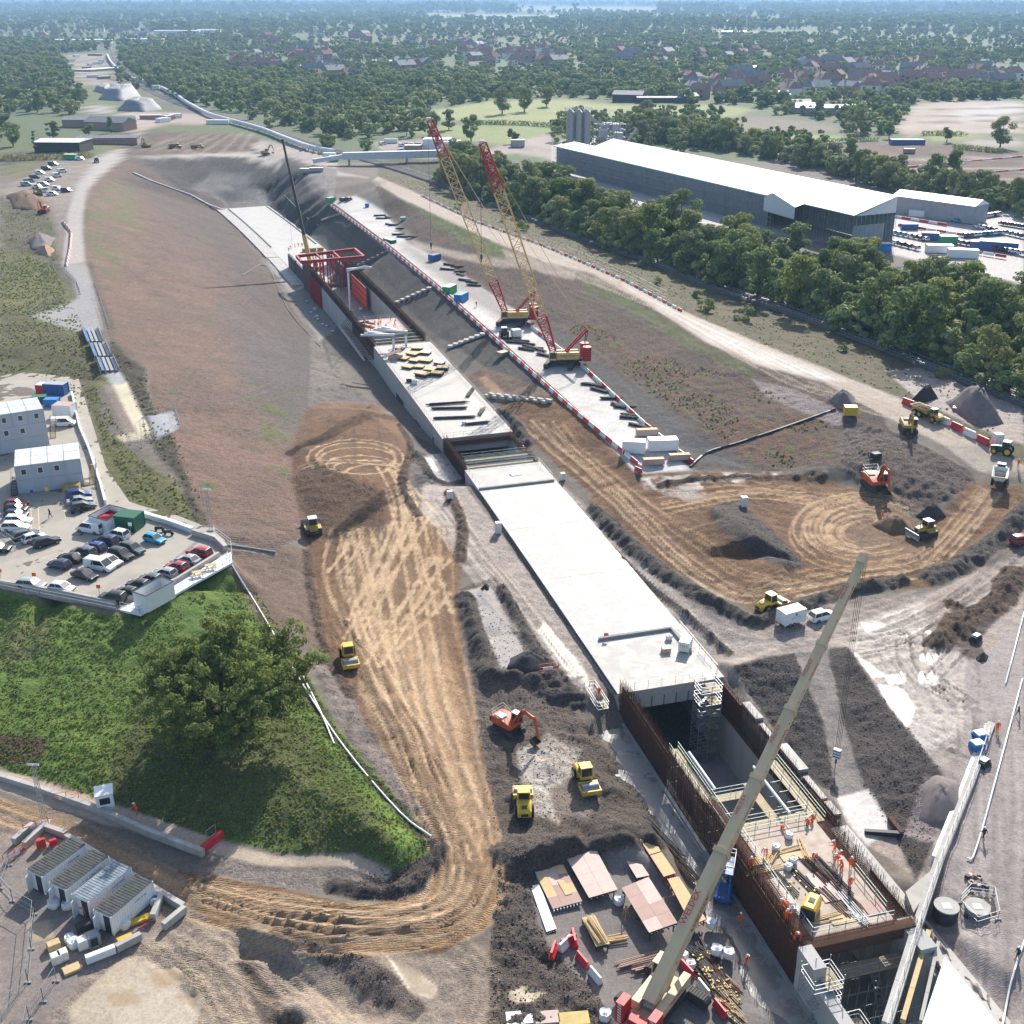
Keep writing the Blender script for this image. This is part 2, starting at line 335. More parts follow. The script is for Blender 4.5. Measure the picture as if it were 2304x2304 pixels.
def zone(poly,col,rough=None,wet=None,disp=None,amp=6.,soft=3.,alpha=1.,col2=None,nz=None,thr=None,fur=None):
    p=np.array(poly,float); m=amp*2+soft*2+4
    k=(VU>p[:,0].min()-m)&(VU<p[:,0].max()+m)&(VV>p[:,1].min()-m)&(VV<p[:,1].max()+m)&(VY<31000)
    if not k.any(): return
    u=VU[k]+n_mid[k]*amp*.7+n_fine[k]*amp*.5; v=VV[k]+n_mid[k][::-1]*0+fbm(VX[k]+50,VY[k]-30,5,3,7)*amp*.6
    ins=np.zeros(u.shape,bool); dist=np.full(u.shape,1e9)
    for (x0,y0),(x1,y1) in zip(p,np.roll(p,-1,0)):
        c=((y0>v)!=(y1>v));
        with np.errstate(divide='ignore',invalid='ignore'): xi=(x1-x0)*(v-y0)/((y1-y0) if y1!=y0 else 1e-9)+x0
        ins^=c&(u<xi)
        dx,dy=x1-x0,y1-y0; L2=dx*dx+dy*dy+1e-9; t=np.clip(((u-x0)*dx+(v-y0)*dy)/L2,0,1)
        dist=np.minimum(dist,np.hypot(u-x0-t*dx,v-y0-t*dy))
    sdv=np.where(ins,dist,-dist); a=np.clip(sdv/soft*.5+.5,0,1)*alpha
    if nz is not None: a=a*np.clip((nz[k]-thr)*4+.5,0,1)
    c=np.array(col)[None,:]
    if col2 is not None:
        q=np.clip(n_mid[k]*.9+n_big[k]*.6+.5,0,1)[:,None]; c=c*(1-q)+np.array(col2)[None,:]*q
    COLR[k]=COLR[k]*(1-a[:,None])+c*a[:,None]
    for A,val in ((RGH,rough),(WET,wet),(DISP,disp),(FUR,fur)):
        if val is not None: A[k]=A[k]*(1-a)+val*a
    return
TAN=(.42,.265,.142); TAN2=(.54,.375,.22); BROWN=(.13,.066,.03); BROWN2=(.185,.1,.047); DARK=(.052,.046,.043); PINK=(.285,.225,.185); PINK2=(.36,.32,.29); PALE=(.40,.38,.35)
FG=(.20,.22,.075); FG2=(.25,.26,.10)
zone([(855,262),(1000,245),(1110,226),(1270,224),(1400,236),(1690,242),(1640,262),(1450,258),(1330,268),(1180,285),(1060,270),(930,270)],FG,.1,col2=FG2,amp=2)
zone([(840,286),(1060,281),(1250,286),(1240,305),(1170,328),(1100,324),(960,302)],FG,.1,col2=(.17,.21,.06),amp=2)
zone([(1540,232),(1700,246),(1650,262),(1535,262)],FG,.1,amp=1)
zone([(1680,298),(1900,305),(1890,318),(1760,320),(1690,312)],(.17,.21,.06),.1,amp=1)
zone([(1560,268),(1700,262),(1880,282),(1890,296),(1750,296),(1570,282)],(.15,.12,.095),.2,amp=1)
zone([(1890,232),(1970,232),(1960,248),(1900,246)],FG,.1,amp=1)
zone([(2010,285),(2060,235),(2150,226),(2304,228),(2304,300),(2180,300),(2080,296),(2040,310)],(.36,.31,.27),.2,col2=(.3,.22,.17),amp=1.5)
zone([(2080,296),(2180,300),(2225,310),(2090,318)],FG,.1,amp=1)
zone([(2150,318),(2304,310),(2304,330),(2200,330)],(.28,.24,.21),.1,amp=1)
zone([(1800,330),(1950,318),(2200,330),(2304,345),(2304,410),(2130,400),(1900,360)],(.17,.115,.085),.6,col2=(.10,.065,.048),amp=2)
for k in range(6): zone([(1900+k*40,352+k*9),(2304,338+k*13),(2304,341+k*13),(1900+k*40,355+k*9)],(.36,.29,.24) if k%2 else (.08,.055,.042),amp=1.5,soft=1.2,alpha=.8)
zone([(2150,240),(2304,232),(2304,262),(2160,270)],(.40,.36,.34),amp=1)
for yy in (246,262,275): zone([(2060,yy),(2304,yy-6),(2304,yy-3),(2060,yy+3)],(.14,.1,.08),amp=.6,soft=1)
for (a,b,c,d) in [(960,32,1270,44),(1150,14,1480,26),(820,24,1000,30),(1480,38,1560,46)]: zone([(a,b),(c,b+2),(c,d),(a+60,d),(a,d-4)],(.30,.33,.2),amp=1,soft=1)
zone([(1560,70),(1800,70),(1900,78),(1700,80)],FG,amp=1,soft=1)
zone([(330,160),(410,164),(400,172),(340,170)],FG,amp=1,soft=1)
zone([(0,330),(90,340),(140,385),(60,400),(0,400)],(.14,.12,.05),col2=(.08,.09,.03),amp=3)
zone([(215,320),(320,310),(300,330),(230,345)],(.15,.14,.06),amp=2)
zone([(180,200),(230,195),(255,232),(205,235)],(.13,.15,.05),amp=2); zone([(330,210),(380,215),(350,235)],(.13,.16,.05),amp=2)
zone([(240,100),(262,100),(270,140),(330,195),(420,235),(520,260)]+[(u,v-9) for u,v in RAILS]+[(u,v+9) for u,v in RAILS[::-1]]+[(500,275),(400,245),(300,195),(245,140)],(.12,.105,.09),.2,amp=2)
zone([(u,v+8) for u,v in RAILS[2:]]+RD_R[::-1],(.125,.10,.058),.5,0,.12,col2=(.095,.088,.042),amp=5)
zone([(u,v-8) for u,v in RAILS[2:-1]]+[(2304,600),(1960,600),(1560,520),(1250,440),(1100,400),(1000,340)],(.05,.055,.025),.4,0,.2,amp=4)

zone([(1990,832),(2070,828),(2304,918),(2304,1002),(2180,955),(2060,895)],PINK,.4,.25,.1,col2=(.24,.2,.19),amp=4)
zone([(1240,365),(1300,420),(1560,500),(1950,560),(2304,640),(2304,470),(2000,470),(1980,440),(1300,300),(1240,330)],(.36,.33,.31),.1,.2,.0,amp=2)
zone([(840,320),(1010,310),(1080,340),(1240,300),(1250,360),(1160,345),(1000,360),(860,345)],(.33,.27,.24),.2,col2=(.25,.2,.18),amp=2)
zone([(0,430),(60,400),(140,355),(240,355),(170,420),(150,470),(130,600),(60,560),(0,560)],(.26,.21,.17),.4,0,.12,col2=(.2,.17,.14),amp=5)
zone([(0,440),(110,470),(130,540),(140,640),(60,700),(0,700)],(.085,.085,.04),.6,0,.2,col2=(.12,.10,.06),amp=8,soft=10)
zone([(0,560),(80,580),(160,640),(200,740),(250,840),(240,880),(170,850),(0,850)],(.10,.10,.04),.5,0,.15,col2=(.14,.13,.05),amp=8)
zone([(0,690),(70,720),(190,775),(215,860),(120,850),(0,800)],(.11,.10,.045),.5,0,.15,col2=(.075,.07,.035),amp=8,soft=8)
zone([(100,845),(215,862),(232,960),(300,1020),(400,1090),(440,1170),(420,1190),(290,1130),(235,1050),(205,930),(185,860)],(.125,.12,.04),.5,0,.12,col2=(.10,.095,.04),amp=4)
zone([(250,760),(320,830),(345,920),(400,990),(430,1100),(475,1190),(440,1180),(400,1080),(330,990),(290,880),(240,800)],(.07,.058,.04),.6,0,.25,amp=7,soft=6)
zone([(255,372),(300,345),(430,325),(720,335),(760,460),(690,540),(600,460),(510,462),(400,430)],(.05,.044,.04),.9,0,.4,col2=(.075,.066,.06),amp=4)
zone([(430,425),(470,395),(560,400),(610,458),(520,465)],(.24,.225,.21),.5,.1,.15,col2=(.13,.12,.11),amp=8,soft=8)
zone([(240,300),(430,290),(590,315),(560,345),(430,345),(290,350)],(.11,.072,.05),.9,0,.5,col2=(.17,.12,.085),amp=4)
for k in range(7): zone([(300+k*38,342),(420+k*24,300),(428+k*24,301),(312+k*38,343)],(.28,.22,.17),amp=2,soft=2,alpha=.7)
zone([(280,352),(560,342),(640,362),(830,400),(700,392),(620,376),(540,352),(290,358)],(.38,.33,.28),.2,.1,.02,amp=1.5)
zone([(360,290),(380,278),(520,283),(500,296),(400,300)],(.10,.12,.04),.4,amp=2)
zone([(265,255),(330,250),(470,258),(520,283),(380,278),(330,290)],(.34,.26,.22),.2,amp=2)
zone([(185,235),(245,240),(250,256),(205,252)],(.38,.34,.31),amp=2); zone([(150,130),(180,120),(235,120),(245,175),(260,190),(225,195),(180,190)],(.33,.28,.25),amp=2,col2=(.26,.18,.15))
zone([(265,255),(300,252),(320,290),(310,320),(285,330),(300,285)],(.40,.33,.27),amp=1.5)
zone([(0,345),(95,338),(100,352),(0,375)],(.05,.045,.03),amp=2)
zone([(590,315),(760,350),(760,395),(660,380),(560,330)],(.36,.30,.26),.2,amp=3,col2=(.28,.23,.2))
zone([(255,372),(300,348),(400,425),(515,468),(570,540),(640,650),(722,785),(700,915),(655,1060),(690,1200),(560,1270),(505,1250),(432,1110),(392,1000),(345,920),(335,832),(248,760),(212,660),(190,560),(190,480),(215,400)],(.185,.112,.08),.55,0,.09,col2=(.135,.09,.07),amp=4,fur=1.)
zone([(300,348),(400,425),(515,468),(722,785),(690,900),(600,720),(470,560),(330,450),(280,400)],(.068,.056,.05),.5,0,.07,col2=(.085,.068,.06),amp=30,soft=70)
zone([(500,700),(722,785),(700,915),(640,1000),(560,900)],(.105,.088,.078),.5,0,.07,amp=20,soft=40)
zone([(195,470),(260,395),(320,440),(320,560),(250,640),(205,600)],(.11,.105,.045),.4,0,.1,amp=10,soft=14,nz=n_mid+n_fine*.7,thr=-.05)
zone([(260,420),(420,480),(480,700),(420,900),(380,1000),(330,820),(240,700),(230,500)],(.19,.10,.068),amp=12,soft=30,alpha=.3,nz=n_mid+n_fine*.6,thr=.35)
zone([(330,520),(560,620),(600,900),(560,1050),(450,1150),(390,1000),(340,800)],(.08,.115,.035),amp=12,soft=30,nz=fbm(VX*.45,VY,3.2,3,77),thr=.62)
zone([(580,900),(680,880),(690,960),(660,1080),(600,1050)],(.10,.11,.04),amp=8,soft=12,nz=n_mid+n_fine*.8,thr=.05)
zone([(700,770),(760,800),(800,900),(740,925),(690,915),(700,830)],(.12,.10,.085),.7,.1,.25,amp=8,col2=(.18,.15,.125))
for w_,c_ in ((7,(.045,.038,.034)),(2.5,(.2,.185,.17))): zone([(505-w_,455),(566-w_,530),(650-w_,655),(722-w_,770),(742-w_,830),(742+w_,830),(722+w_,768),(650+w_,653),(566+w_,528),(505+w_,453)],c_,.6,0,.1,amp=3,soft=2,alpha=.8)
zone([(505,455),(566,530),(650,655),(722,770),(745,830),(760,860),(850,905),(930,1010),(1000,1090),(960,1150),(900,1010),(840,930),(760,920),(735,850),(690,740),(600,600),(500,470)],(.11,.09,.078),.6,.1,.2,amp=7,col2=(.16,.13,.11))
zone([(600,590),(680,560),(760,735),(720,770),(660,670)],(.20,.185,.17),.3,.2,.05,amp=5)
zone([(900,960),(990,1010),(1030,1080),(1000,1100),(940,1060)],(.11,.095,.085),.7,.1,.2,amp=6)
zone([(955,1030),(1000,1022),(1040,1080),(975,1085)],PALE,.2,.4,.02,amp=3)
zone([(640,350),(720,380),(760,460),(820,520),(1000,660),(1170,800),(1270,890),(1160,850),(1100,830),(960,740),(820,590),(700,480),(620,400)],DARK,.4,0,.08,col2=(.075,.066,.06),amp=4,fur=.5)
zone([(680,395),(720,375),(760,380),(750,450),(800,445),(770,470),(700,430)],(.19,.165,.15),.3,amp=3)
zone([(1050,840),(1090,830),(1160,850),(1250,895),(1200,905),(1130,880),(1070,870)],(.16,.10,.07),.5,0,.15,amp=5); zone([(1075,848),(1095,846),(1140,890),(1150,925),(1125,905)],TAN,amp=3,alpha=.8)
zone([(1120,905),(1260,890),(1350,975),(1430,1062),(1440,1110),(1330,1110),(1200,1000),(1130,930)],BROWN,.6,0,.12,col2=BROWN2,amp=5)
for k in range(6): zone([(800+k*75,545+k*62),(870+k*75,602+k*62),(872+k*75,606+k*62),(800+k*75,549+k*62)],(.12,.11,.06),amp=6,soft=5,alpha=.6)
zone([(745,455),(800,440),(862,472),(915,545),(1000,592),(1100,650),(1200,730),(1335,842),(1440,950),(1555,1058),(1432,1066),(1270,894),(1120,765),(1000,660),(870,560)],(.46,.44,.41),.15,.25,.01,col2=(.36,.335,.315),amp=2)
zone([(915,545),(1000,592),(1100,650),(1200,730),(1160,745),(1000,640),(900,560)],(.27,.24,.22),.3,.1,.02,amp=6,soft=12)
zone(RD_L[:11]+[(2010,1000),(1960,1040),(1740,1062),(1560,1056),(1440,948),(1330,838),(1200,725),(1000,588),(870,478)],(.13,.083,.058),.7,0,.12,col2=(.095,.068,.053),amp=4,fur=.5)
zone([(1200,725),(1330,838),(1440,948),(1560,1056),(1700,1060),(1560,960),(1400,830),(1260,740)],(.08,.074,.07),.4,0,.06,amp=10,soft=16)
zone([(1300,720),(1500,800),(1750,890),(1950,970),(1900,1040),(1700,1040),(1500,910),(1330,790)],(.17,.085,.05),amp=10,soft=14,alpha=.7,nz=n_mid+n_fine*.9,thr=.05)
zone([(1270,690),(1500,800),(1750,890),(1960,980),(1950,1050),(1700,1050),(1480,900),(1320,780)],(.105,.12,.035),amp=10,soft=14,nz=fbm(VX,VY,2.2,3,55),thr=.42)
zone(RD_L[1:4]+[(1180,600),(1100,580),(1000,520)],(.10,.12,.035),.5,0,.15,amp=4,soft=5)
zone([(1290,625),(1335,625),(1465,697),(1584,776),(1700,830),(1690,850),(1560,790),(1440,715),(1330,660)],(.085,.095,.03),.5,0,.15,amp=6,soft=6)
zone(RD_L+RD_R[::-1],(.34,.265,.205),.25,.1,.02,col2=(.38,.32,.26),amp=2)
zone([(1400,640),(1535,706),(1700,778),(1900,858),(1850,855),(1700,812),(1590,762),(1470,686)],(.46,.43,.395),.1,.25,amp=4,soft=6)
zone([(925,540),(1010,562),(1100,578),(1200,592),(1230,600),(1130,604),(1010,578),(940,556)],(.36,.275,.21),.2,amp=2)
zone([(1130,560),(1226,590),(1300,612),(1290,630),(1210,612),(1150,600)],(.36,.28,.215),.2,amp=3)
zone([(1900,930),(2050,990),(2180,1055),(2200,1090),(2120,1130),(2085,1185),(1990,1120),(1900,1060),(1880,1000)],(.15,.12,.105),.8,0,.25,col2=(.12,.09,.075),amp=6)
zone([(1690,850),(1800,880),(1900,930),(1890,960),(1790,920),(1720,890)],(.24,.2,.185),.6,0,.15,amp=5)
zone([(1340,1105),(1430,1066),(1740,1062),(1880,1085),(2000,1130),(2080,1190),(2180,1090),(2304,1095),(2304,1135),(2200,1250),(2100,1320),(1900,1335),(1720,1385),(1660,1350),(1450,1255),(1320,1132)],BROWN,.6,.05,.12,col2=BROWN2,amp=6)
zone([(1850,1110),(1960,1100),(2080,1200),(2100,1260),(1950,1290),(1800,1210),(1780,1150)],(.2,.125,.075),.5,.1,.08,amp=10,soft=20,alpha=.6)
zone([(1440,1075),(1600,1065),(1760,1062),(1730,1080),(1560,1105),(1450,1100)],(.40,.36,.32),.3,.4,.05,amp=4,nz=n_str+n_fine*.3,thr=0)
zone([(1490,1075),(1600,1120),(1560,1130),(1490,1110)],(.36,.32,.29),amp=5,soft=5)
zone([(1595,1140),(1650,1125),(1725,1180),(1815,1272),(1770,1285),(1690,1245),(1610,1180)],(.085,.068,.058),.7,0,.15,amp=4)
zone([(1190,1025),(1300,1120),(1450,1262),(1560,1352),(1660,1412),(1730,1440),(1880,1400),(2100,1330),(2304,1240),(2304,2304),(2060,2304),(2100,2000),(1950,1900),(1800,1700),(1660,1540),(1600,1500),(1430,1300),(1250,1090)],PINK,.4,.25,.06,col2=(.25,.205,.18),amp=5)
zone([(1480,1300),(1640,1430),(1780,1470),(2000,1380),(2100,1330),(1900,1345),(1730,1400),(1600,1370)],(.22,.175,.145),.5,.15,.1,amp=8,soft=8)
for k in range(9): zone([(1560+k*6,1345+k*9),(1700,1418+k*7),(1900,1368+k*8),(2060,1318+k*8),(2060,1321+k*8),(1900,1372+k*8),(1700,1422+k*7)],(.34,.285,.245) if k%2 else (.15,.115,.09),amp=5,soft=3,alpha=.55)
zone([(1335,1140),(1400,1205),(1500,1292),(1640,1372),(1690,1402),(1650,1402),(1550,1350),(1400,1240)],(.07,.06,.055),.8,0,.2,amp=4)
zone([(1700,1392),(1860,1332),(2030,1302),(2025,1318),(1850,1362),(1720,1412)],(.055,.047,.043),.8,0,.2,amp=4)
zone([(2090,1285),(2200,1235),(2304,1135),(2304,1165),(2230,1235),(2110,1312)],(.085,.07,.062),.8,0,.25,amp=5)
zone([(2100,1430),(2140,1400),(2230,1360),(2304,1270),(2304,1300),(2260,1380),(2200,1440),(2240,1500),(2180,1490),(2110,1470)],(.12,.09,.07),.8,.1,.2,amp=6)
zone([(1930,1400),(2080,1350),(2090,1420),(2200,1500),(2220,1560),(2180,1640),(2080,1700),(1980,1560),(1900,1470)],(.28,.235,.205),.5,.45,.08,col2=(.34,.30,.265),amp=8,soft=8)
for q in [[(1975,1540),(2030,1550),(2060,1590),(2040,1640),(2000,1600)],[(1990,1520),(2035,1515),(2035,1535),(2000,1540)],[(2066,1515),(2105,1518),(2105,1545),(2068,1545)],[(2180,1590),(2220,1560),(2225,1600),(2190,1610)],[(1920,1470),(1990,1520),(1960,1525)],[(2060,1480),(2110,1470),(2100,1500)],[(2080,1420),(2120,1430),(2095,1440)],[(1940,1400),(1990,1410),(1950,1425)]]:
    zone(q,(.42,.37,.31),.02,.97,0,amp=5,soft=3)
zone([(1650,1497),(1720,1478),(1790,1472),(1850,1610),(1885,1790),(1830,1760),(1690,1570)],(.052,.046,.043),.8,.05,.2,col2=(.065,.055,.05),amp=4)
zone([(1862,1462),(1905,1452),(2000,1588),(2110,1725),(2150,1800),(2060,1985),(2000,1850),(1945,1775),(1895,1620)],(.06,.047,.042),.7,.05,.14,col2=(.085,.07,.062),amp=4)
zone([(1790,1474),(1860,1466),(1900,1640),(1948,1778),(1885,1792),(1850,1620)],(.205,.178,.16),.4,.1,.04,amp=4)
zone([(1882,1795),(1955,1775),(2008,1862),(1950,1905),(1905,1850)],(.40,.36,.34),.1,.5,0,amp=2)
zone([(2080,1740),(2150,1760),(2160,1850),(2090,1900),(2030,1880),(2060,1800)],(.22,.18,.175),.6,0,.15,amp=4)
zone([(2170,1500),(2304,1400),(2304,2304),(2220,2304),(2120,2000),(2160,1800)],(.30,.255,.235),.3,.15,.03,col2=(.25,.21,.195),amp=6)
zone([(690,915),(740,905),(850,912),(905,960),(935,1020),(905,1120),(945,1170),(1005,1200),(1045,1250),(1032,1330),(1045,1500),(1065,1700),(1115,1850),(1125,2000),(1095,2085),(1000,2145),(880,2140),(640,2125),(500,2105),(400,2060),(340,1985),(370,1950),(480,1975),(640,2000),(800,2040),(950,2015),(990,1940),(950,1820),(855,1680),(785,1560),(735,1480),(700,1330),(690,1230),(655,1080),(660,990)],BROWN,.6,.05,.07,col2=BROWN2,amp=5)
zone([(700,1030),(760,1060),(860,1110),(870,1190),(760,1230),(700,1200),(660,1080)],(.125,.072,.04),.9,0,.14,amp=5,soft=5)
zone([(480,1215),(690,1235),(705,1330),(740,1480),(700,1450),(640,1400),(560,1290)],(.155,.105,.075),.5,0,.08,amp=5)
zone([(780,1270),(900,1230),(1000,1330),(1010,1500),(1060,1700),(1100,1850),(1112,2000),(1060,2085),(900,2120),(620,2100),(470,2055),(400,1990),(560,2010),(800,2055),(960,2035),(1025,1960),(1000,1850),(910,1660),(830,1520),(770,1450),(745,1340)],TAN,.4,.05,.03,col2=(.27,.18,.11),amp=8,soft=20,alpha=.3)
zone([(800,1400),(960,1420),(1010,1500),(1060,1700),(1100,1850),(1112,2000),(1060,2085),(900,2120),(620,2100),(470,2055),(560,2020),(800,2060),(980,2040),(1030,1960),(1010,1850),(930,1660),(850,1530)],TAN2,.35,.05,.03,col2=TAN,amp=14,soft=30,alpha=.7)
zone([(740,1480),(790,1560),(860,1690),(960,1830),(985,1900),(960,1880),(860,1760),(760,1620),(710,1500)],(.24,.19,.165),.8,.3,.2,amp=6,col2=(.13,.10,.085))
zone([(950,1092),(1040,1082),(1200,1300),(1340,1500),(1352,1570),(1290,1560),(1190,1420),(1080,1300),(1000,1200),(945,1150)],(.31,.26,.225),.6,.35,.08,col2=(.24,.19,.16),amp=6)
zone([(1035,1325),(1120,1300),(1200,1500),(1340,1650),(1490,1870),(1460,1905),(1180,1930),(1120,1870),(1085,1700),(1065,1560),(1045,1430)],(.095,.071,.055),.9,.1,.2,col2=(.14,.108,.086),amp=6)
zone([(1048,1328),(1105,1318),(1192,1490),(1130,1508),(1085,1400)],(.33,.295,.27),.2,.2,.02,amp=3)
zone([(1225,1400),(1310,1500),(1340,1560),(1280,1520),(1210,1420)],(.34,.28,.22),.2,.7,.02,amp=4)
zone([(1160,1690),(1240,1655),(1310,1690),(1275,1780),(1255,1850),(1195,1830),(1175,1760)],(.36,.31,.265),.9,.5,.15,col2=(.22,.175,.14),amp=8,soft=5)
zone([(1235,1770),(1300,1740),(1350,1800),(1320,1840),(1250,1840)],(.17,.13,.10),.5,.2,.05,amp=5,soft=6)
zone([(1125,1880),(1205,1930),(1205,2080),(1295,2165),(1395,2304),(1100,2304),(1098,2150),(1125,2000)],(.095,.073,.059),.95,.15,.32,col2=(.14,.11,.09),amp=7)
zone([(1205,1960),(1300,1925),(1440,1895),(1560,2030),(1690,2180),(1790,2310),(1395,2310),(1330,2225),(1235,2130),(1200,2050)],(.165,.145,.132),.2,.1,.01,col2=(.205,.18,.165),amp=3)
zone([(1140,2230),(1180,2220),(1225,2235),(1200,2258),(1150,2258)],(.36,.29,.18),0,.95,0,amp=3,soft=3)
zone([(-50,1790),(200,1850),(400,1960),(470,2075),(640,2130),(880,2150),(1000,2155),(1095,2150),(1100,2320),(-50,2320)],(.235,.185,.15),.5,.15,.10,col2=(.29,.22,.165),amp=6)
zone([(-50,1785),(100,1815),(300,1900),(420,1975),(470,2060),(380,2040),(280,1960),(100,1860),(-50,1810)],(.22,.155,.10),.4,.05,.02,amp=5)
zone([(0,1880),(160,1960),(340,2050),(330,2110),(200,2180),(100,2304),(0,2304)],(.205,.17,.15),.2,.05,.02,amp=6)
zone([(150,2265),(260,2165),(400,2125),(480,2195),(440,2310),(160,2310)],(.38,.30,.205),.2,.75,.02,col2=(.42,.35,.27),amp=8)
zone([(240,2110),(420,2130),(600,2200),(700,2310),(560,2310),(430,2230)],(.26,.2,.155),.8,.2,.15,amp=10,soft=12)
zone([(530,2165),(570,2160),(640,2270),(680,2310),(590,2310)],(.10,.075,.06),.9,.1,.15,amp=4)
zone([(640,2095),(760,2130),(840,2160),(900,2200),(960,2270),(930,2300),(850,2260),(760,2190),(700,2150)],(.13,.1,.08),.9,.15,.15,amp=6)
zone([(870,2150),(930,2180),(985,2220),(975,2250),(920,2230)],(.34,.265,.18),.1,.85,0,amp=3)
zone([(770,1975),(830,1985),(800,2000)],(.38,.29,.2),0,.9,0,amp=3)
zone([(700,1970),(880,1960),(960,1920),(995,1935),(960,2010),(880,2025),(760,2010)],(.075,.06,.052),.9,.1,.15,amp=5)
zone([(480,1925),(640,1960),(790,1950),(830,1985),(760,2005),(640,1995),(500,1975)],(.2,.165,.145),.7,.1,.1,amp=5)
zone([(-50,1320),(270,1385),(520,1262),(560,1290),(650,1440),(760,1640),(960,1870),(985,1905),(960,1925),(895,1962),(800,1915),(640,1920),(480,1885),(230,1800),(-50,1710)],(.14,.2,.036),.6,0,.16,col2=(.09,.15,.026),amp=4)
zone([(240,1720),(330,1560),(560,1540),(700,1650),(850,1830),(900,1950),(640,1905),(400,1865),(260,1805)],(.095,.085,.035),.6,0,.14,amp=12,soft=16,alpha=.8,col2=(.06,.07,.022))
zone([(560,1290),(650,1450),(760,1650),(970,1885),(960,1915),(880,1820),(730,1640),(620,1450)],(.055,.06,.022),.7,0,.2,amp=6)
zone([(0,1400),(120,1390),(110,1470),(0,1500)],(.13,.12,.06),.5,amp=12,soft=16,alpha=.7)
zone([(470,1220),(500,1250),(600,1440),(700,1600),(690,1500),(620,1340),(560,1270)],(.15,.10,.072),.5,0,.08,amp=4)
zone([(-20,1650),(108,1662),(100,1690),(80,1720),(-20,1720)],(.11,.065,.04),.6,0,.05,amp=3)
zone([(-50,1722),(100,1755),(230,1800),(480,1886),(620,1927),(800,1922),(885,1965),(872,1985),(780,1948),(600,1952),(450,1912),(230,1852),(-50,1760)],(.40,.315,.24),.15,0,.0,amp=2.5)
zone([(140,600),(152,480),(172,415),(222,352),(285,330),(272,360),(224,398),(195,430),(185,500),(190,590)],(.36,.32,.29),.2,0,.0,amp=2)
zone([(145,598),(192,592),(212,650),(232,742),(190,752),(70,712),(175,672),(165,630)],(.28,.265,.255),.2,0,.0,amp=2)
zone([(195,588),(212,640),(250,740),(262,742),(222,650),(205,590)],(.09,.068,.05),.6,0,.2,amp=3)
zone([(232,840),(268,835),(285,860),(255,868)],(.34,.34,.34),.1,0,0,amp=1)
zone([(253,866),(285,860),(340,972),(308,982)],(.55,.48,.34),.1,0,0,amp=1)
zone([(230,865),(250,866),(308,975),(285,985)],(.24,.18,.145),.4,0,0,amp=3)
zone([(330,935),(390,925),(405,965),(350,985)],(.30,.31,.33),.1,0,0,amp=1.5)
zone([(262,980),(330,968),(340,985),(275,995)],(.5,.43,.3),amp=1.5); zone([(430,1215),(520,1222),(620,1240),(625,1250),(520,1236),(440,1228)],(.3,.28,.26),amp=1.5)
rt=random.Random(5)
TRK=np.zeros((NY,NX))
def catmull(p,n=10):
    p=[np.array(q,float) for q in p]; q=[2*p[0]-p[1]]+p+[2*p[-1]-p[-2]]; out=[]
    for i in range(1,len(q)-2):
        for k in range(n):
            t=k/n; out.append(.5*((2*q[i])+(-q[i-1]+q[i+1])*t+(2*q[i-1]-5*q[i]+4*q[i+1]-q[i+2])*t*t+(-q[i-1]+3*q[i]-3*q[i+1]+q[i+2])*t**3))
    out.append(p[-1]); return out
def gz(x,y):
    i=min(max(np.searchsorted(GX,x)-1,0),NX-2); j=min(max(np.searchsorted(GY,y)-1,0),NY-2)
    fx=(x-GX[i])/(GX[i+1]-GX[i]); fy=(y-GY[j])/(GY[j+1]-GY[j]); fx=min(max(fx,0),1); fy=min(max(fy,0),1)
    return float((GZ[j,i]*(1-fx)+GZ[j,i+1]*fx)*(1-fy)+(GZ[j+1,i]*(1-fx)+GZ[j+1,i+1]*fx)*fy)
_tt=np.geomspace(70,30000,5200)
def at(u,v,dz=0.):                    
    d=ray(u,v); X=d[0]*_tt; Y=d[1]*_tt; Zr=CAMH+d[2]*_tt
    i=np.clip(np.searchsorted(GX,X)-1,0,NX-2); j=np.clip(np.searchsorted(GY,Y)-1,0,NY-2)
    fx=np.clip((X-GX[i])/(GX[i+1]-GX[i]),0,1); fy=np.clip((Y-GY[j])/(GY[j+1]-GY[j]),0,1)
    zg=(GZ[j,i]*(1-fx)+GZ[j,i+1]*fx)*(1-fy)+(GZ[j+1,i]*(1-fx)+GZ[j+1,i+1]*fx)*fy
    h=np.where(Zr<=zg)[0]
    if len(h)==0: return P(u,v,12)
    k=h[0]; k0=max(k-1,0); a=Zr[k0]-zg[k0]; b=zg[k]-Zr[k]; f=a/(a+b+1e-9); t=_tt[k0]+(_tt[k]-_tt[k0])*f
    return Vector((d[0]*t,d[1]*t,CAMH+d[2]*t+dz))
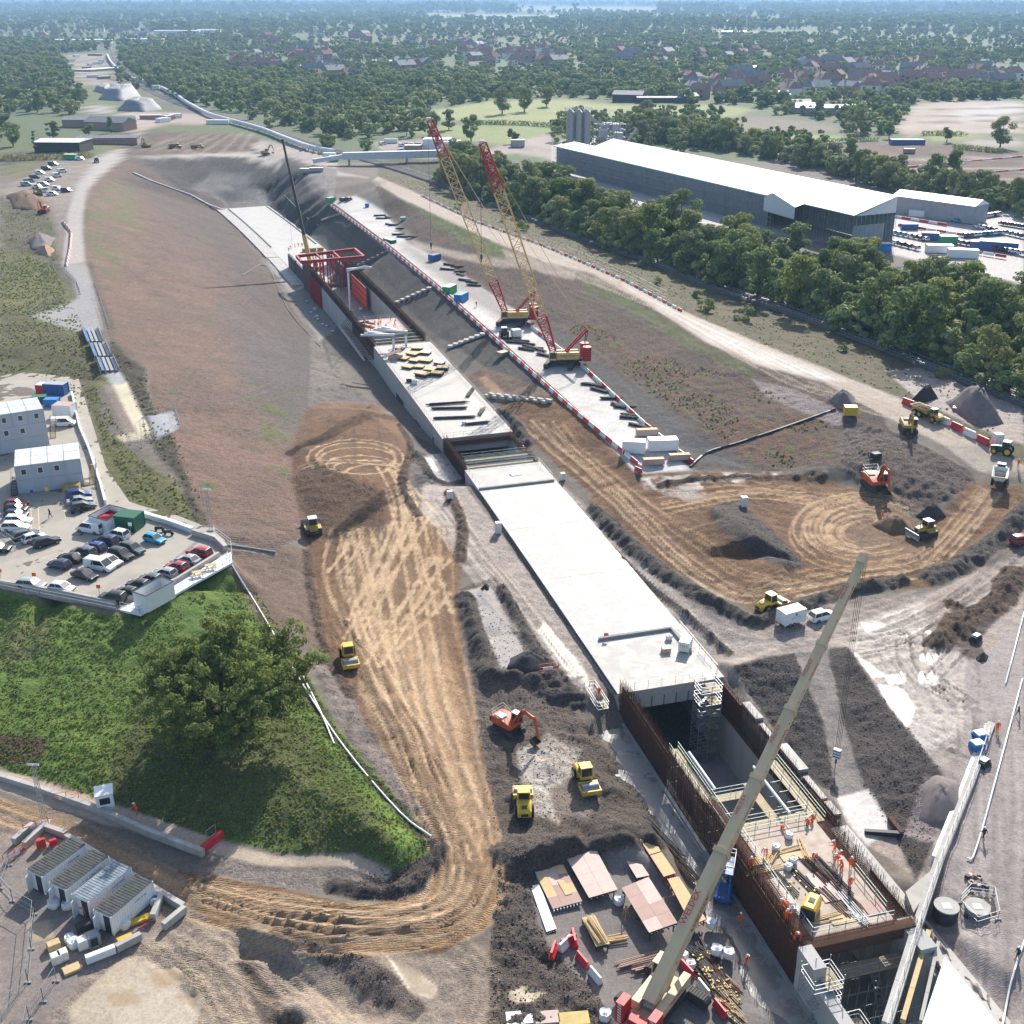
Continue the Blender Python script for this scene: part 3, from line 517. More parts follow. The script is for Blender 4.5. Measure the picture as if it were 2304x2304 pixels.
def rut(px,wid,col,alpha=.85,gauge=None,dep=.06,world=None):
    W=[at(*q) for q in px] if world is None else world
    pts_=np.array([(q[0],q[1]) for q in catmull([(q.x,q.y) for q in W],6)])
    lanes=[0.] if gauge is None else [-gauge/2,gauge/2]
    tg=np.gradient(pts_,axis=0); nrm=np.stack([-tg[:,1],tg[:,0]],1); nrm/=np.linalg.norm(nrm,axis=1)[:,None]+1e-9
    for l in lanes:
        q=pts_+nrm*l; m=wid*2
        i0,i1=np.searchsorted(GX,q[:,0].min()-m),np.searchsorted(GX,q[:,0].max()+m); j0,j1=np.searchsorted(GY,q[:,1].min()-m),np.searchsorted(GY,q[:,1].max()+m)
        X=VX[j0:j1,i0:i1];Y=VY[j0:j1,i0:i1]
        if X.size==0: continue
        D=np.full(X.shape,1e9)
        for (x0,y0),(x1,y1) in zip(q[:-1],q[1:]):
            a0,a1=np.searchsorted(GX[i0:i1],min(x0,x1)-m),np.searchsorted(GX[i0:i1],max(x0,x1)+m); b0,b1=np.searchsorted(GY[j0:j1],min(y0,y1)-m),np.searchsorted(GY[j0:j1],max(y0,y1)+m)
            if a1<=a0 or b1<=b0: continue
            xx=X[b0:b1,a0:a1];yy=Y[b0:b1,a0:a1]; dx,dy=x1-x0,y1-y0; L2=dx*dx+dy*dy+1e-9; t=np.clip(((xx-x0)*dx+(yy-y0)*dy)/L2,0,1)
            D[b0:b1,a0:a1]=np.minimum(D[b0:b1,a0:a1],np.hypot(xx-x0-t*dx,yy-y0-t*dy))
        nn=n_fine[j0:j1,i0:i1]
        a=np.clip((wid/2-D+nn*.25)/.2+.5,0,1)*alpha*np.clip(.97+nn*.45,.3,1)
        COLR[j0:j1,i0:i1]=COLR[j0:j1,i0:i1]*(1-a[...,None])+np.array(col)*a[...,None]
        TRK[j0:j1,i0:i1]=np.maximum(TRK[j0:j1,i0:i1],a)
        edge=np.exp(-((D-wid*.62)/.28)**2)
        ADD[j0:j1,i0:i1]+=-dep*np.clip(1-D/(wid*.6),0,1)+edge*dep*.8
ADD=np.zeros((NY,NX))
def fam(A,Bb,n,wid,cols,alpha=.8,gauge=2.2,jit=.06,seed=1,t0=0,t1=1,dep=.05):
    r=random.Random(seed); WA=[at(*q) for q in A]; WB=[at(*q) for q in Bb]
    for k in range(n):
        f=r.uniform(.02,.98); g=r.uniform(-.28,.28); m=len(A); i0=0;i1=m
        if r.random()<.6: i0=r.randrange(0,max(1,m-3)); i1=min(m,i0+r.randrange(3,m+1))
        W=[WA[i].lerp(WB[i],min(1,max(0,f+g*math.sin(i*.9+k)+r.uniform(-jit,jit)))) for i in range(i0,i1)]
        if len(W)<2: continue
        rut(None,wid*r.uniform(.8,1.2),r.choice(cols),alpha*r.uniform(.6,1),gauge if r.random()<.75 else None,dep,world=W)
HL=[(760,1190),(745,1290),(755,1400),(810,1540),(895,1700),(975,1860),(1000,1960),(940,2040),(780,2050),(600,2020),(440,1985)]
HR=[(1000,1180),(1020,1290),(1030,1400),(1050,1560),(1085,1730),(1110,1880),(1118,1990),(1060,2085),(900,2125),(660,2110),(440,2050)]
fam(HL,HR,20,.62,[TAN2,TAN,(.5,.36,.23)],.85,2.3,.05,3,dep=.06)
fam(HL,HR,16,.5,[(.17,.105,.06),(.2,.125,.07)],.7,2.3,.05,4,dep=.08)
for (cx,cy,rx,ry,a0,a1) in [(800,1030,98,38,150,395),(805,1035,86,28,160,390),(810,1045,75,20,150,400),(790,1060,120,22,200,330),(840,1075,70,30,200,330),(815,1052,64,15,0,360)]:
    rut([(cx+rx*math.cos(R(t)),cy-ry*math.sin(R(t)) *-1 if False else cy+ry*math.sin(R(t))) for t in np.linspace(a0,a1,14)],.55,TAN2,.85,1.9 if rx>90 else None,.05)
for q in [[(860,1050),(900,1130),(890,1200),(850,1300),(800,1400)],[(900,1060),(930,1150),(960,1250),(1000,1380)],[(905,1090),(920,1180),(890,1260),(850,1340),(790,1440)],[(880,1100),(910,1200),(930,1300),(960,1450),(990,1600)],[(840,1330),(900,1250),(960,1150)],[(920,1100),(990,1180),(1030,1240)],[(780,1200),(800,1280),(830,1400),(870,1500)],[(820,1190),(850,1300),(880,1420)],[(870,1420),(940,1340),(980,1260)],[(880,1460),(960,1380),(1000,1330)],[(750,1290),(790,1240),(800,1200)],[(1000,1260),(960,1300),(890,1420),(840,1500)]]:
    rut(q,.65,TAN2,.92,2.2,.06)
RL=[(1180,950),(1240,1010),(1330,1090),(1440,1190),(1560,1290),(1680,1350),(1820,1330),(1960,1310),(2080,1290),(2180,1200),(2240,1110)]
RR=[(1290,960),(1330,1020),(1420,1100),(1520,1180),(1620,1260),(1720,1300),(1850,1280),(1980,1260),(2080,1230),(2140,1170),(2210,1100)]
fam(RL,RR,8,.5,[TAN,TAN2,(.30,.215,.14)],.8,2.3,.05,8,dep=.07)
fam([(1480,1100),(1650,1085),(1800,1095),(1930,1120)],[(1500,1150),(1680,1115),(1820,1130),(1960,1165)],8,.6,[TAN,TAN2],.7,2.2,.05,9)
for k in range(9):
    f=k/9; cx,cy=1950+rt.uniform(-14,14),1195+rt.uniform(-8,8); rx,ry=70+95*f,30+58*f
    rut([(cx+rx*math.cos(R(t)),cy+ry*math.sin(R(t))) for t in np.linspace(80+rt.uniform(-30,60),300+rt.uniform(-60,30),14)],.5,TAN2 if k%2 else TAN,.75,2.0,.07)
fam([(1500,1080),(1600,1072),(1720,1068)],[(1500,1100),(1620,1098),(1740,1085)],6,.7,[(.45,.41,.37),BROWN],.8,2.2,.03,10)
fam([(420,2010),(300,1940),(120,1860),(-30,1800)],[(380,2060),(260,1990),(90,1890),(-30,1840)],8,.6,[TAN,(.2,.14,.09)],.5,2.2,.05,12)
fam([(400,2110),(500,2180),(600,2260),(660,2320)],[(520,2110),(640,2160),(760,2250),(840,2320)],9,.5,[(.30,.23,.18),(.14,.11,.09),(.36,.28,.2)],.7,2.2,.05,13,dep=.05)
fam([(1000,2140),(1060,2180),(1080,2240),(1040,2320)],[(1060,2120),(1090,2180),(1100,2240),(1090,2320)],7,.5,[(.36,.28,.2),(.16,.12,.09)],.7,2.2,.05,14,dep=.05)
fam([(330,2120),(420,2200),(440,2260),(480,2320)],[(420,2130),(490,2200),(540,2260),(580,2320)],8,.5,[(.38,.30,.21),(.17,.13,.1)],.7,2.2,.05,15,dep=.05)
fam([(1900,1420),(2000,1400),(2100,1360),(2200,1300),(2304,1200)],[(1950,1500),(2080,1470),(2180,1400),(2250,1350),(2304,1300)],12,.45,[(.13,.10,.08),(.4,.34,.29),(.17,.13,.1)],.75,2,.05,18,dep=.1)
fam([(1960,1440),(2020,1520),(2080,1600),(2120,1680)],[(2200,1440),(2220,1520),(2210,1600),(2180,1700)],10,.45,[(.14,.11,.09),(.38,.32,.28)],.7,2,.05,19,dep=.1)
fam([(2200,1600),(2190,1800),(2190,2000),(2200,2304)],[(2290,1600),(2300,1800),(2290,2000),(2300,2304)],10,.5,[(.2,.165,.15),(.38,.33,.3)],.5,2,.05,20,dep=.05)
fam([(1000,1120),(1080,1230),(1200,1380),(1300,1520)],[(960,1140),(1040,1260),(1150,1400),(1260,1540)],10,.45,[(.15,.115,.09),(.4,.34,.29)],.7,2,.05,21,dep=.07)
for q in [[(330,2190),(400,2180),(420,2210),(350,2225)],[(240,2240),(300,2225),(320,2260),(250,2270)],[(390,2240),(450,2235),(440,2270)],[(60,2080),(110,2070),(120,2110),(70,2120)],[(560,2080),(610,2090),(590,2105)]]: zone(q,(.36,.27,.17),0,.95,0,amp=6,soft=3)
fam([(1300,1150),(1420,1260),(1560,1370),(1700,1430),(1900,1390)],[(1270,1190),(1400,1300),(1540,1420),(1700,1460),(1900,1440)],9,.4,[(.38,.33,.29),(.17,.135,.11)],.6,2,.05,16,dep=.05)
for q in [[(2030,1440),(2040,1500),(2080,1540),(2150,1580)],[(2060,1430),(2075,1500),(2130,1550),(2180,1580)],[(2160,1460),(2100,1530),(2130,1560)]]: rut(q,.45,(.09,.07,.06),.9,2.0,.14)
fam([(u,v+3) for u,v in RD_R[:11:2]],[(u,v-2) for u,v in (RD_L[0],RD_L[2],RD_L[4],RD_L[6],RD_L[8],RD_L[10])],14,.6,[(.42,.35,.28),(.28,.21,.16)],.6,2.2,.05,17,dep=.03)
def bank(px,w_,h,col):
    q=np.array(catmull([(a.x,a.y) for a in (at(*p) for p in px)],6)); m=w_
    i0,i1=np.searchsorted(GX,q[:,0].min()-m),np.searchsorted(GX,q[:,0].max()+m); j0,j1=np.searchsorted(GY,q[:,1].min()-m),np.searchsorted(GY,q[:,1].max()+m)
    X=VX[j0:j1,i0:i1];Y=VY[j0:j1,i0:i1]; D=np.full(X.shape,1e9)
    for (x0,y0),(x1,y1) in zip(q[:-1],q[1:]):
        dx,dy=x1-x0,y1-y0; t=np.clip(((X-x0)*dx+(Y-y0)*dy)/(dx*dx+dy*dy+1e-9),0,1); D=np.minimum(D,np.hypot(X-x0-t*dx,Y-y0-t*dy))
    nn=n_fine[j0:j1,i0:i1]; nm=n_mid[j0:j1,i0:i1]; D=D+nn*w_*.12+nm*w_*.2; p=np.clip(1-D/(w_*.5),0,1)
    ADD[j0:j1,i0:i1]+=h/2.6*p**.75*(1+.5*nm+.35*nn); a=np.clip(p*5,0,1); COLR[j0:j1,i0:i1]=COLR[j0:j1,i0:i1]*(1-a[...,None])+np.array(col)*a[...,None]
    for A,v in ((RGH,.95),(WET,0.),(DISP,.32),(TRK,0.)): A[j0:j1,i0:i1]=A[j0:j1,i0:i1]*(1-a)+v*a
fam([(225,430),(350,480),(480,545),(610,640)],[(440,1130),(520,1125),(600,1070),(665,1000)],46,.4,[(.085,.064,.052),(.2,.145,.115),(.075,.06,.05)],.42,2.2,.03,31,dep=.03)
fam([(1000,525),(1250,640),(1480,735),(1720,850)],[(1210,735),(1340,830),(1460,950),(1570,1050)],26,.4,[(.06,.05,.042),(.15,.11,.085)],.4,2.2,.03,32,dep=.03)
fam([(700,400),(800,520),(960,655),(1100,780)],[(690,520),(800,600),(920,720),(1040,810)],16,.4,[(.035,.03,.028),(.09,.08,.072)],.45,2.2,.03,33,dep=.03)
SD=(.105,.086,.073); SB=(.125,.082,.055)
for b_ in [([(1335,1145),(1400,1208),(1500,1292),(1600,1352),(1690,1402)],3.4,1.4,SD),([(1705,1402),(1860,1345),(2028,1308)],3.6,1.5,SD),([(2095,1300),(2200,1245),(2304,1150),(2340,1120)],4.6,2.0,SD),([(2110,1450),(2150,1405),(2230,1370),(2290,1290)],5,1.4,SB),([(1140,1920),(1200,1925),(1300,1900),(1400,1878),(1462,1885)],4.4,1.3,SD),([(1045,1345),(1075,1440),(1100,1520),(1200,1530),(1250,1560)],3.6,1.6,SD),([(1130,1330),(1180,1420),(1230,1500),(1300,1580)],2.6,1.,SD),([(940,1025),(985,1085),(1060,1078)],2.6,1.2,SD),([(1010,1110),(1040,1180),(1035,1260)],2.6,.9,SB),([(690,1240),(700,1330),(735,1470),(790,1570)],1.6,.6,SB),([(760,1995),(860,2010),(950,1975),(990,1920)],3,1.1,SD),([(900,960),(925,1010),(905,1090),(940,1160)],2,.8,SB),([(1120,925),(1150,945),(1190,1000)],3,1.2,SD),([(1490,1092),(1600,1078),(1720,1075),(1850,1072)],2.6,.9,SB),([(1200,1240),(1260,1310),(1400,1450)],1.2,.5,SB),([(1260,1130),(1350,1210),(1450,1310),(1560,1400),(1640,1470)],1.5,.6,SD),([(2140,1360),(2180,1400),(2170,1430)],2.5,.8,SB)]: bank(*b_)
for k in range(9): rut([(690+k*26,930-((k-4)**2)*-.6),(680+k*29,985),(672+k*32,1040)],.7,BROWN2 if k%2 else (.105,.062,.036),.5,None,.02)
SL=np.sin((VX*.93+VY*.36)*2.6+n_mid*2)*.5
GZ=GZ+ADD*1.7+DISP*1.6*(n_fine*1.1+n_mid*1.3+fbm(VX,VY,.8,2,91)*.6)
GZ=GZ+np.where(VY>700,n_big*.6,0)
BT=np.zeros((NY,NX)); s_=np.polyval(np.polyder(np.array(CC)),VY); xx=VX-np.polyval(CC,VY); tt_=xx/np.sqrt(1+s_*s_)
inb=(tt_>.5)&(tt_<15.8)&(VY<428); GZ_OUT=GZ.copy(); GZ=np.where(inb,-8.,GZ)
vs=np.stack([VX,VY,GZ],-1).reshape(-1,3)
jj,ii=np.meshgrid(np.arange(NY-1),np.arange(NX-1),indexing='ij'); q0=(jj*NX+ii).ravel()
fc=np.stack([q0,q0+1,q0+NX+1,q0+NX],1)
me=bpy.data.meshes.new('ground'); me.vertices.add(len(vs)); me.vertices.foreach_set('co',vs.astype(np.float32).ravel())
me.loops.add(fc.size); me.loops.foreach_set('vertex_index',fc.astype(np.int32).ravel()); me.polygons.add(len(fc)); me.polygons.foreach_set('loop_start',np.arange(0,fc.size,4,dtype=np.int32)); me.polygons.foreach_set('loop_total',np.full(len(fc),4,np.int32))
me.polygons.foreach_set('use_smooth',np.ones(len(fc),bool)); me.update()
def attr(nm,arr,typ='FLOAT'):
    a=me.attributes.new(nm,typ,'POINT')
    if typ=='FLOAT_COLOR': a.data.foreach_set('color',np.concatenate([arr.reshape(-1,3),np.ones((arr.size//3,1))],1).astype(np.float32).ravel())
    else: a.data.foreach_set('value',arr.astype(np.float32).ravel())
attr('soil',COLR,'FLOAT_COLOR'); attr('rgh',RGH); attr('wet',WET); attr('trk',TRK); attr('fur',FUR)
m_,t_,b_=newmat('ground_soil'); N=t_.nodes; L=t_.links
def node(ty,**k):
    n=N.new(ty)
    for a,b in k.items(): setattr(n,a,b)
    return n
ac=node('ShaderNodeAttribute',attribute_name='soil'); ar=node('ShaderNodeAttribute',attribute_name='rgh'); aw=node('ShaderNodeAttribute',attribute_name='wet'); ak=node('ShaderNodeAttribute',attribute_name='trk')
tc=node('ShaderNodeTexCoord')
def noise(sc,det=5,ro=.6):
    n=node('ShaderNodeTexNoise'); n.inputs['Scale'].default_value=sc; n.inputs['Detail'].default_value=det; n.inputs['Roughness'].default_value=ro; L.new(tc.outputs['Object'],n.inputs['Vector']); return n
def mth(op,a,b=None,c=None):
    n=node('ShaderNodeMath',operation=op)
    for i,q in enumerate((a,b,c)):
        if q is None: continue
        if isinstance(q,(int,float)): n.inputs[i].default_value=q
        else: L.new(q,n.inputs[i])
    return n.outputs[0]
n1=noise(.8,6,.72); n2=noise(.09,4,.55); n3=noise(6.,4,.7); n4=noise(2.7,5,.75)
af=node('ShaderNodeAttribute',attribute_name='fur')
def wave(rot,sc,dist):
    mp=node('ShaderNodeMapping'); mp.inputs['Rotation'].default_value=(0,0,rot); L.new(tc.outputs['Object'],mp.inputs[0]); wv=node('ShaderNodeTexWave'); wv.inputs['Scale'].default_value=sc; wv.inputs['Distortion'].default_value=dist; wv.inputs['Detail'].default_value=3; wv.inputs['Detail Scale'].default_value=1.5; L.new(mp.outputs[0],wv.inputs[0]); return wv.outputs['Fac']
w1=wave(R(62),.5,9.); w2=wave(R(84),1.3,3.)
f=mth('ADD',mth('MULTIPLY',mth('SUBTRACT',n1.outputs[0],.5),1.5),mth('MULTIPLY',mth('SUBTRACT',n4.outputs[0],.5),2.6)); f=mth('ADD',f,mth('MULTIPLY',mth('SUBTRACT',n2.outputs[0],.5),.5)); f=mth('ADD',f,mth('MULTIPLY',mth('SUBTRACT',n3.outputs[0],.5),1.6))
f=mth('MULTIPLY',f,mth('ADD',mth('MULTIPLY',mth('MULTIPLY',ar.outputs['Fac'],1.),mth('SUBTRACT',1.,mth('MULTIPLY',ak.outputs['Fac'],.75))),.28))
f=mth('ADD',f,mth('MULTIPLY',mth('MULTIPLY',mth('SUBTRACT',w1,.5),af.outputs['Fac']),.26)); f=mth('ADD',f,mth('MULTIPLY',mth('MULTIPLY',mth('SUBTRACT',w2,.5),ak.outputs['Fac']),.4))
f=mth('MINIMUM',mth('MAXIMUM',mth('ADD',f,1.),.3),1.8)
mx=node('ShaderNodeVectorMath',operation='SCALE'); L.new(ac.outputs['Color'],mx.inputs[0]); L.new(f,mx.inputs['Scale'])
cl=mth('GREATER_THAN',n3.outputs[0],.62); cl=mth('MULTIPLY',mth('MULTIPLY',cl,ar.outputs['Fac']),.4)
mix=node('ShaderNodeMix',data_type='RGBA',blend_type='MULTIPLY'); L.new(cl,mix.inputs[0]); L.new(mx.outputs[0],mix.inputs[6]); mix.inputs[7].default_value=(.45,.42,.4,1)
wn=mth('MULTIPLY',aw.outputs['Fac'],mth('ADD',mth('MULTIPLY',n1.outputs[0],1.2),.45)); wn=mth('MINIMUM',wn,1.)
L.new(mix.outputs[2],b_.inputs['Base Color'])
ro=mth('SUBTRACT',.95,mth('MULTIPLY',wn,.62)); L.new(ro,b_.inputs['Roughness']); b_.inputs['Specular IOR Level'].default_value=.35
h=mth('ADD',mth('ADD',mth('MULTIPLY',n3.outputs[0],.3),n1.outputs[0]),mth('ADD',mth('MULTIPLY',n4.outputs[0],.8),mth('ADD',mth('MULTIPLY',mth('MULTIPLY',w1,af.outputs['Fac']),.2),mth('MULTIPLY',mth('MULTIPLY',w2,ak.outputs['Fac']),.35)))); bp=node('ShaderNodeBump'); bp.inputs['Distance'].default_value=.9
L.new(h,bp.inputs['Height']); L.new(mth('MULTIPLY',ar.outputs['Fac'],mth('SUBTRACT',1.,wn)),bp.inputs['Strength']); L.new(bp.outputs[0],b_.inputs['Normal'])
me.materials.append(m_)
ground=tag(link('ground',me),'bare earthworks, haul roads and grass of the construction site','ground',kind='structure')
GZ=GZ_OUT
def wetslab(name,c1,c2,sc,r1=.75,r2=.3,lo=.48,hi=.56):
    m,t,b=newmat(name); N=t.nodes; L=t.links
    tc=N.new('ShaderNodeTexCoord'); n=N.new('ShaderNodeTexNoise'); n.inputs['Scale'].default_value=sc; n.inputs['Detail'].default_value=7; n.inputs['Roughness'].default_value=.6; n.inputs['Distortion'].default_value=.6; L.new(tc.outputs['Object'],n.inputs['Vector'])
    r=N.new('ShaderNodeValToRGB'); e=r.color_ramp.elements; e[0].position=lo; e[1].position=hi; e[0].color=(0,0,0,1); e[1].color=(1,1,1,1); L.new(n.outputs[0],r.inputs[0])
    n2=N.new('ShaderNodeTexNoise'); n2.inputs['Scale'].default_value=sc*7; n2.inputs['Detail'].default_value=5; L.new(tc.outputs['Object'],n2.inputs['Vector'])
    m1=N.new('ShaderNodeMix'); m1.data_type='RGBA'; L.new(r.outputs[0],m1.inputs[0]); m1.inputs[6].default_value=(*c1,1); m1.inputs[7].default_value=(*c2,1)
    sc_=N.new('ShaderNodeVectorMath'); sc_.operation='SCALE'; ad=N.new('ShaderNodeMath'); ad.operation='MULTIPLY_ADD'; ad.inputs[1].default_value=.35; ad.inputs[2].default_value=.83; L.new(n2.outputs[0],ad.inputs[0])
    L.new(m1.outputs[2],sc_.inputs[0]); L.new(ad.outputs[0],sc_.inputs['Scale']); L.new(sc_.outputs[0],b.inputs['Base Color'])
    mr=N.new('ShaderNodeMapRange'); mr.inputs[3].default_value=r1; mr.inputs[4].default_value=r2; L.new(r.outputs[0],mr.inputs[0]); L.new(mr.outputs[0],b.inputs['Roughness'])
    return m
wetslab('roof_slab',(.43,.41,.38),(.335,.315,.29),.24,.75,.45,.5,.6)
wetslab('near_slab',(.36,.325,.285),(.42,.395,.36),.4,.6,.8,.4,.6)
wetslab('walk_slab',(.25,.235,.215),(.19,.175,.155),.35,.6,.22)
wetslab('car_park_slab',(.35,.31,.255),(.30,.265,.22),.06,.8,.75)
def bslab(mb,y0,y1,t0,t1,z0,z1,dy=4.):
    n=max(1,int(round((y1-y0)/dy))); ys=np.linspace(y0,y1,n+1)
    secs=[[B(y,t0,z0),B(y,t1,z0),B(y,t1,z1),B(y,t0,z1)] for y in ys]; mb.loft(secs); return mb
def rel(mb,o):
    mb.v=[(a-o[0],b-o[1],c-o[2]) for a,b,c in mb.v]; return mb
def part(mb,name,mats,root,smooth=False):
    return rel(mb,root.location).build(name,mats,root,smooth=smooth)
def rails(mb,pts,h=1.1,r=.03,post=2.0,n=4,levels=(.55,1.1)):
    pts=[Vector(p) for p in pts]
    for a,b in zip(pts[:-1],pts[1:]):
        k=max(1,int((b-a).length/post))
        for i in range(k+1):
            q=a.lerp(b,i/k); mb.tube(q,q+Vector((0,0,h)),r,n,cap=False)
        for l in levels: mb.tube(a+Vector((0,0,l)),b+Vector((0,0,l)),r,n,cap=False)
    return mb
rb=random.Random(7)
def rebar(y0,y1,ts,z0,z1,sp=.3,hs=.3,r=.022,tips=.6,lean=.0):
    mb=MB()
    for t in ts:
        for y in np.arange(y0,y1,sp):
            a=B(y,t,z0); b=B(y+rb.uniform(-.05,.05),t+lean+rb.uniform(-.05,.05),z1+rb.uniform(-tips,tips*.3)); mb.tube(a,b,r,3,cap=False)
        for z in np.arange(z0+.2,z1-tips,hs):
            seg=np.linspace(y0,y1,max(2,int((y1-y0)/12)+1))
            for a,b in zip(seg[:-1],seg[1:]): mb.tube(B(a,t,z),B(b,t,z),r,3,cap=False)
    return mb
def cage(y0,y1,t0,t1,z0,z1,sp=.35,r=.022):
    mb=MB()
    for y in np.arange(y0,y1,sp):
        for z in (z0,z1): mb.tube(B(y,t0,z),B(y,t1,z),r,3,cap=False)
    for t in np.arange(t0,t1,sp):
        for z in (z0,z1): mb.tube(B(y0,t,z),B(y1,t,z),r,3,cap=False)
    return mb
T=thing('concrete_tunnel','finished pale concrete tunnel roof, the long clean slab in the middle of the site','tunnel',B(180,8,4))
for k,(a,b,mt) in enumerate([(137.5,151.5,'near_slab'),(151.54,172,'roof_slab'),(172.04,192,'roof_slab'),(192.04,211,'roof_slab'),(211.04,221.5,'near_slab')]):
    part(bslab(MB(),a,b,0,16.3,3.7,5.0),'roof_slab',mt,T)
part(bslab(MB(),137,221,0.02,1.0,-6.5,3.7),'side_wall','concrete_wall',T); part(bslab(MB(),137,221,15.3,16.28,-6.5,3.7),'side_wall','concrete_wall',T)
part(bslab(MB(),137.5,139.1,1.0,15.3,2.0,3.69),'head_beam','concrete_wall',T)
for y in (151.2,152.6): pass
part(bslab(MB(),151.4,151.9,2.5,14.5,5.0,5.45),'upstand','concrete_grey',T); part(bslab(MB(),144.5,151.4,14.1,14.5,5.0,5.45),'upstand','concrete_grey',T)
part(bslab(MB(),210.8,211.3,.2,15.8,5.0,5.4),'upstand','concrete_grey',T)
for t in np.linspace(1.5,14.5,8): part(bslab(MB(),137.42,137.5,t-.05,t+.05,2.05,3.65),'joint_strip','steel_dark',T)
e=MB(); rails(e,[B(138,.6,5),B(138,15.2,5)]); part(e,'edge_railing','galv',T)
e=MB(); rails(e,[B(y,15.9,5) for y in (139,145,152)]); part(e,'edge_railing','galv',T)
for tt in (15.9,.4): e=MB(); rails(e,[B(y,tt,5) for y in (212,217,221.4)]); part(e,'edge_railing','galv',T)
e=MB();
for y in np.arange(140,210,1.0): e.tube(B(y,-.06,3.9),B(y,-.06,4.9),.04,4)
bslab(e,138,211,-.13,-.02,4.6,4.75); part(e,'waterproof_strip','steel_dark',T)
T2=thing('concrete_tunnel','tunnel roof section stacked with timber formwork tables and scaffold tubes','tunnel',B(278,8,4))
for a,b in ((240,258),(258.05,276),(276.05,294),(294.05,314)): part(bslab(MB(),a,b,0,16.3,3.7,5),'roof_slab','near_slab',T2)
part(bslab(MB(),240,314,0,1.0,-4.5,3.7),'side_wall','concrete_wall',T2); part(bslab(MB(),240,314,15.3,16.3,-4.5,3.7),'side_wall','concrete_wall',T2)
part(bslab(MB(),240.0,241.5,1.0,15.3,1.6,3.69),'head_beam','concrete_wall',T2)
part(bslab(MB(),248,248.9,-.12,-.02,-.5,2.2),'recess_shade','steel_dark',T2)  # raised dark plate, the shade of a wall recess is in its colour
for y0,y1 in ((261,266),(279,287)): part(bslab(MB(),y0,y1,-.1,.01,-1.4,.4),'opening_shade','steel_dark',T2)  # solid dark plates paint the shade of openings at the wall foot
e=MB(); rails(e,[B(y,.3,5) for y in (241,260,280,300,313)]); part(e,'edge_railing','galv',T2)
e=MB(); rails(e,[B(y,16,5) for y in (241,260,280,300,313)]); part(e,'edge_railing','galv',T2)
e=MB(); rails(e,[B(240.3,.5,5),B(240.3,15.8,5)]); part(e,'edge_railing','galv',T2)
tag(part(rebar(238.6,240,(.2,),2,5.2,.3,.3),'reinforcement','rust',T2),kind='stuff'); tag(part(cage(238.4,239.9,1,15.5,3.4,4.7,.3),'reinforcement','rust',T2),kind='stuff')
part(bslab(MB(),239.2,239.9,1,15.5,3.5,4.5),'stop_end','rebar_mat',T2)
T3=thing('tunnel_gap','open gap between roof slabs with rusty reinforcement walls and scaffold beams','tunnel gap',B(231,8,2))
part(bslab(MB(),221.6,239.9,.1,16.2,-6.9,-6.5),'floor_slab','concrete_grey',T3)
part(bslab(MB(),221.6,239.9,.05,.9,-6.5,1.9),'side_wall','concrete_wall',T3); part(bslab(MB(),221.6,239.9,15.4,16.25,-6.5,3.2),'side_wall','concrete_wall',T3)
tag(part(rebar(222,239.5,(.15,.8),1.9,6.2,.22,.25,.028),'reinforcement','rust',T3),kind='stuff')
tag(part(rebar(222,239.5,(15.5,16.1),3.2,5.8,.3,.3),'reinforcement','rust',T3),kind='stuff')
part(bslab(MB(),222,239.5,.45,.55,1.9,5.4),'wall_form','rebar_mat',T3)
for k,y in enumerate((222.6,224.4,226.2,228.2)):
    e=MB(); e.tube(B(y,.5,4.6),B(y,15.8,4.6),.13,6); part(e,'cross_beam','galv',T3)
    e=MB(); rails(e,[B(y,.9,4.7),B(y,15.6,4.7)],1.1,.035,2.2); part(e,'guard_rail','galv_green',T3)
for y in (223.5,227.2): e=MB(); bslab(e,y-.35,y+.35,1,15.5,4.55,4.62); part(e,'scaffold_boards','scaffold_board',T3)
e=MB(); rails(e,[B(222.0,.4,5),B(222.0,15.9,5)],1.1); part(e,'edge_railing','galv_green',T3)
T4=thing('open_tunnel_box','open near end of the tunnel box with rusty rebar walls and a dark deep floor','tunnel',B(112,8,0))
part(bslab(MB(),74,137,.1,16.2,-7,-6.5),'floor_slab','concrete_grey',T4)
part(bslab(MB(),88,137,.02,1.0,-6.5,1.7),'side_wall','concrete_wall',T4); part(bslab(MB(),106.1,137,15.3,16.28,-6.5,.4),'side_wall','concrete_wall',T4); part(bslab(MB(),84,106,13.6,14.4,-6.5,3.4),'side_wall','concrete_wall',T4); part(bslab(MB(),72,106,14.42,16.8,3.5,4.1),'side_slab','near_slab',T4); tag(part(rebar(88,106,(13.7,14.3),3.4,7.0,.22,.25,.03,.9),'reinforcement','rust',T4),kind='stuff')
part(bslab(MB(),106.5,137,15.2,16.3,.4,.75,),'wall_kicker','rebar_mat',T4)
tag(part(rebar(88,137.3,(.12,.5,.88),1.7,7.6,.2,.22,.03,1.1),'reinforcement','rust',T4),kind='stuff')
tag(part(rebar(106.2,137,(15.45,16.15),.4,5.4,.24,.4,.026,.9),'reinforcement','rust',T4),kind='stuff')
part(bslab(MB(),121.5,137,.42,.58,1.7,6.4),'wall_mat','rebar_mat',T4)
part(bslab(MB(),88,104,.42,.58,1.7,6.6),'wall_mat','rebar_mat',T4); part(bslab(MB(),88,97,13.9,14.05,3.4,6.0),'wall_mat','rebar_mat',T4)
part(bslab(MB(),107,113,15.7,15.9,.4,4.2),'wall_mat','rebar_mat',T4); part(bslab(MB(),131,137,15.5,15.8,.4,4.6),'wall_mat','rebar_mat',T4)
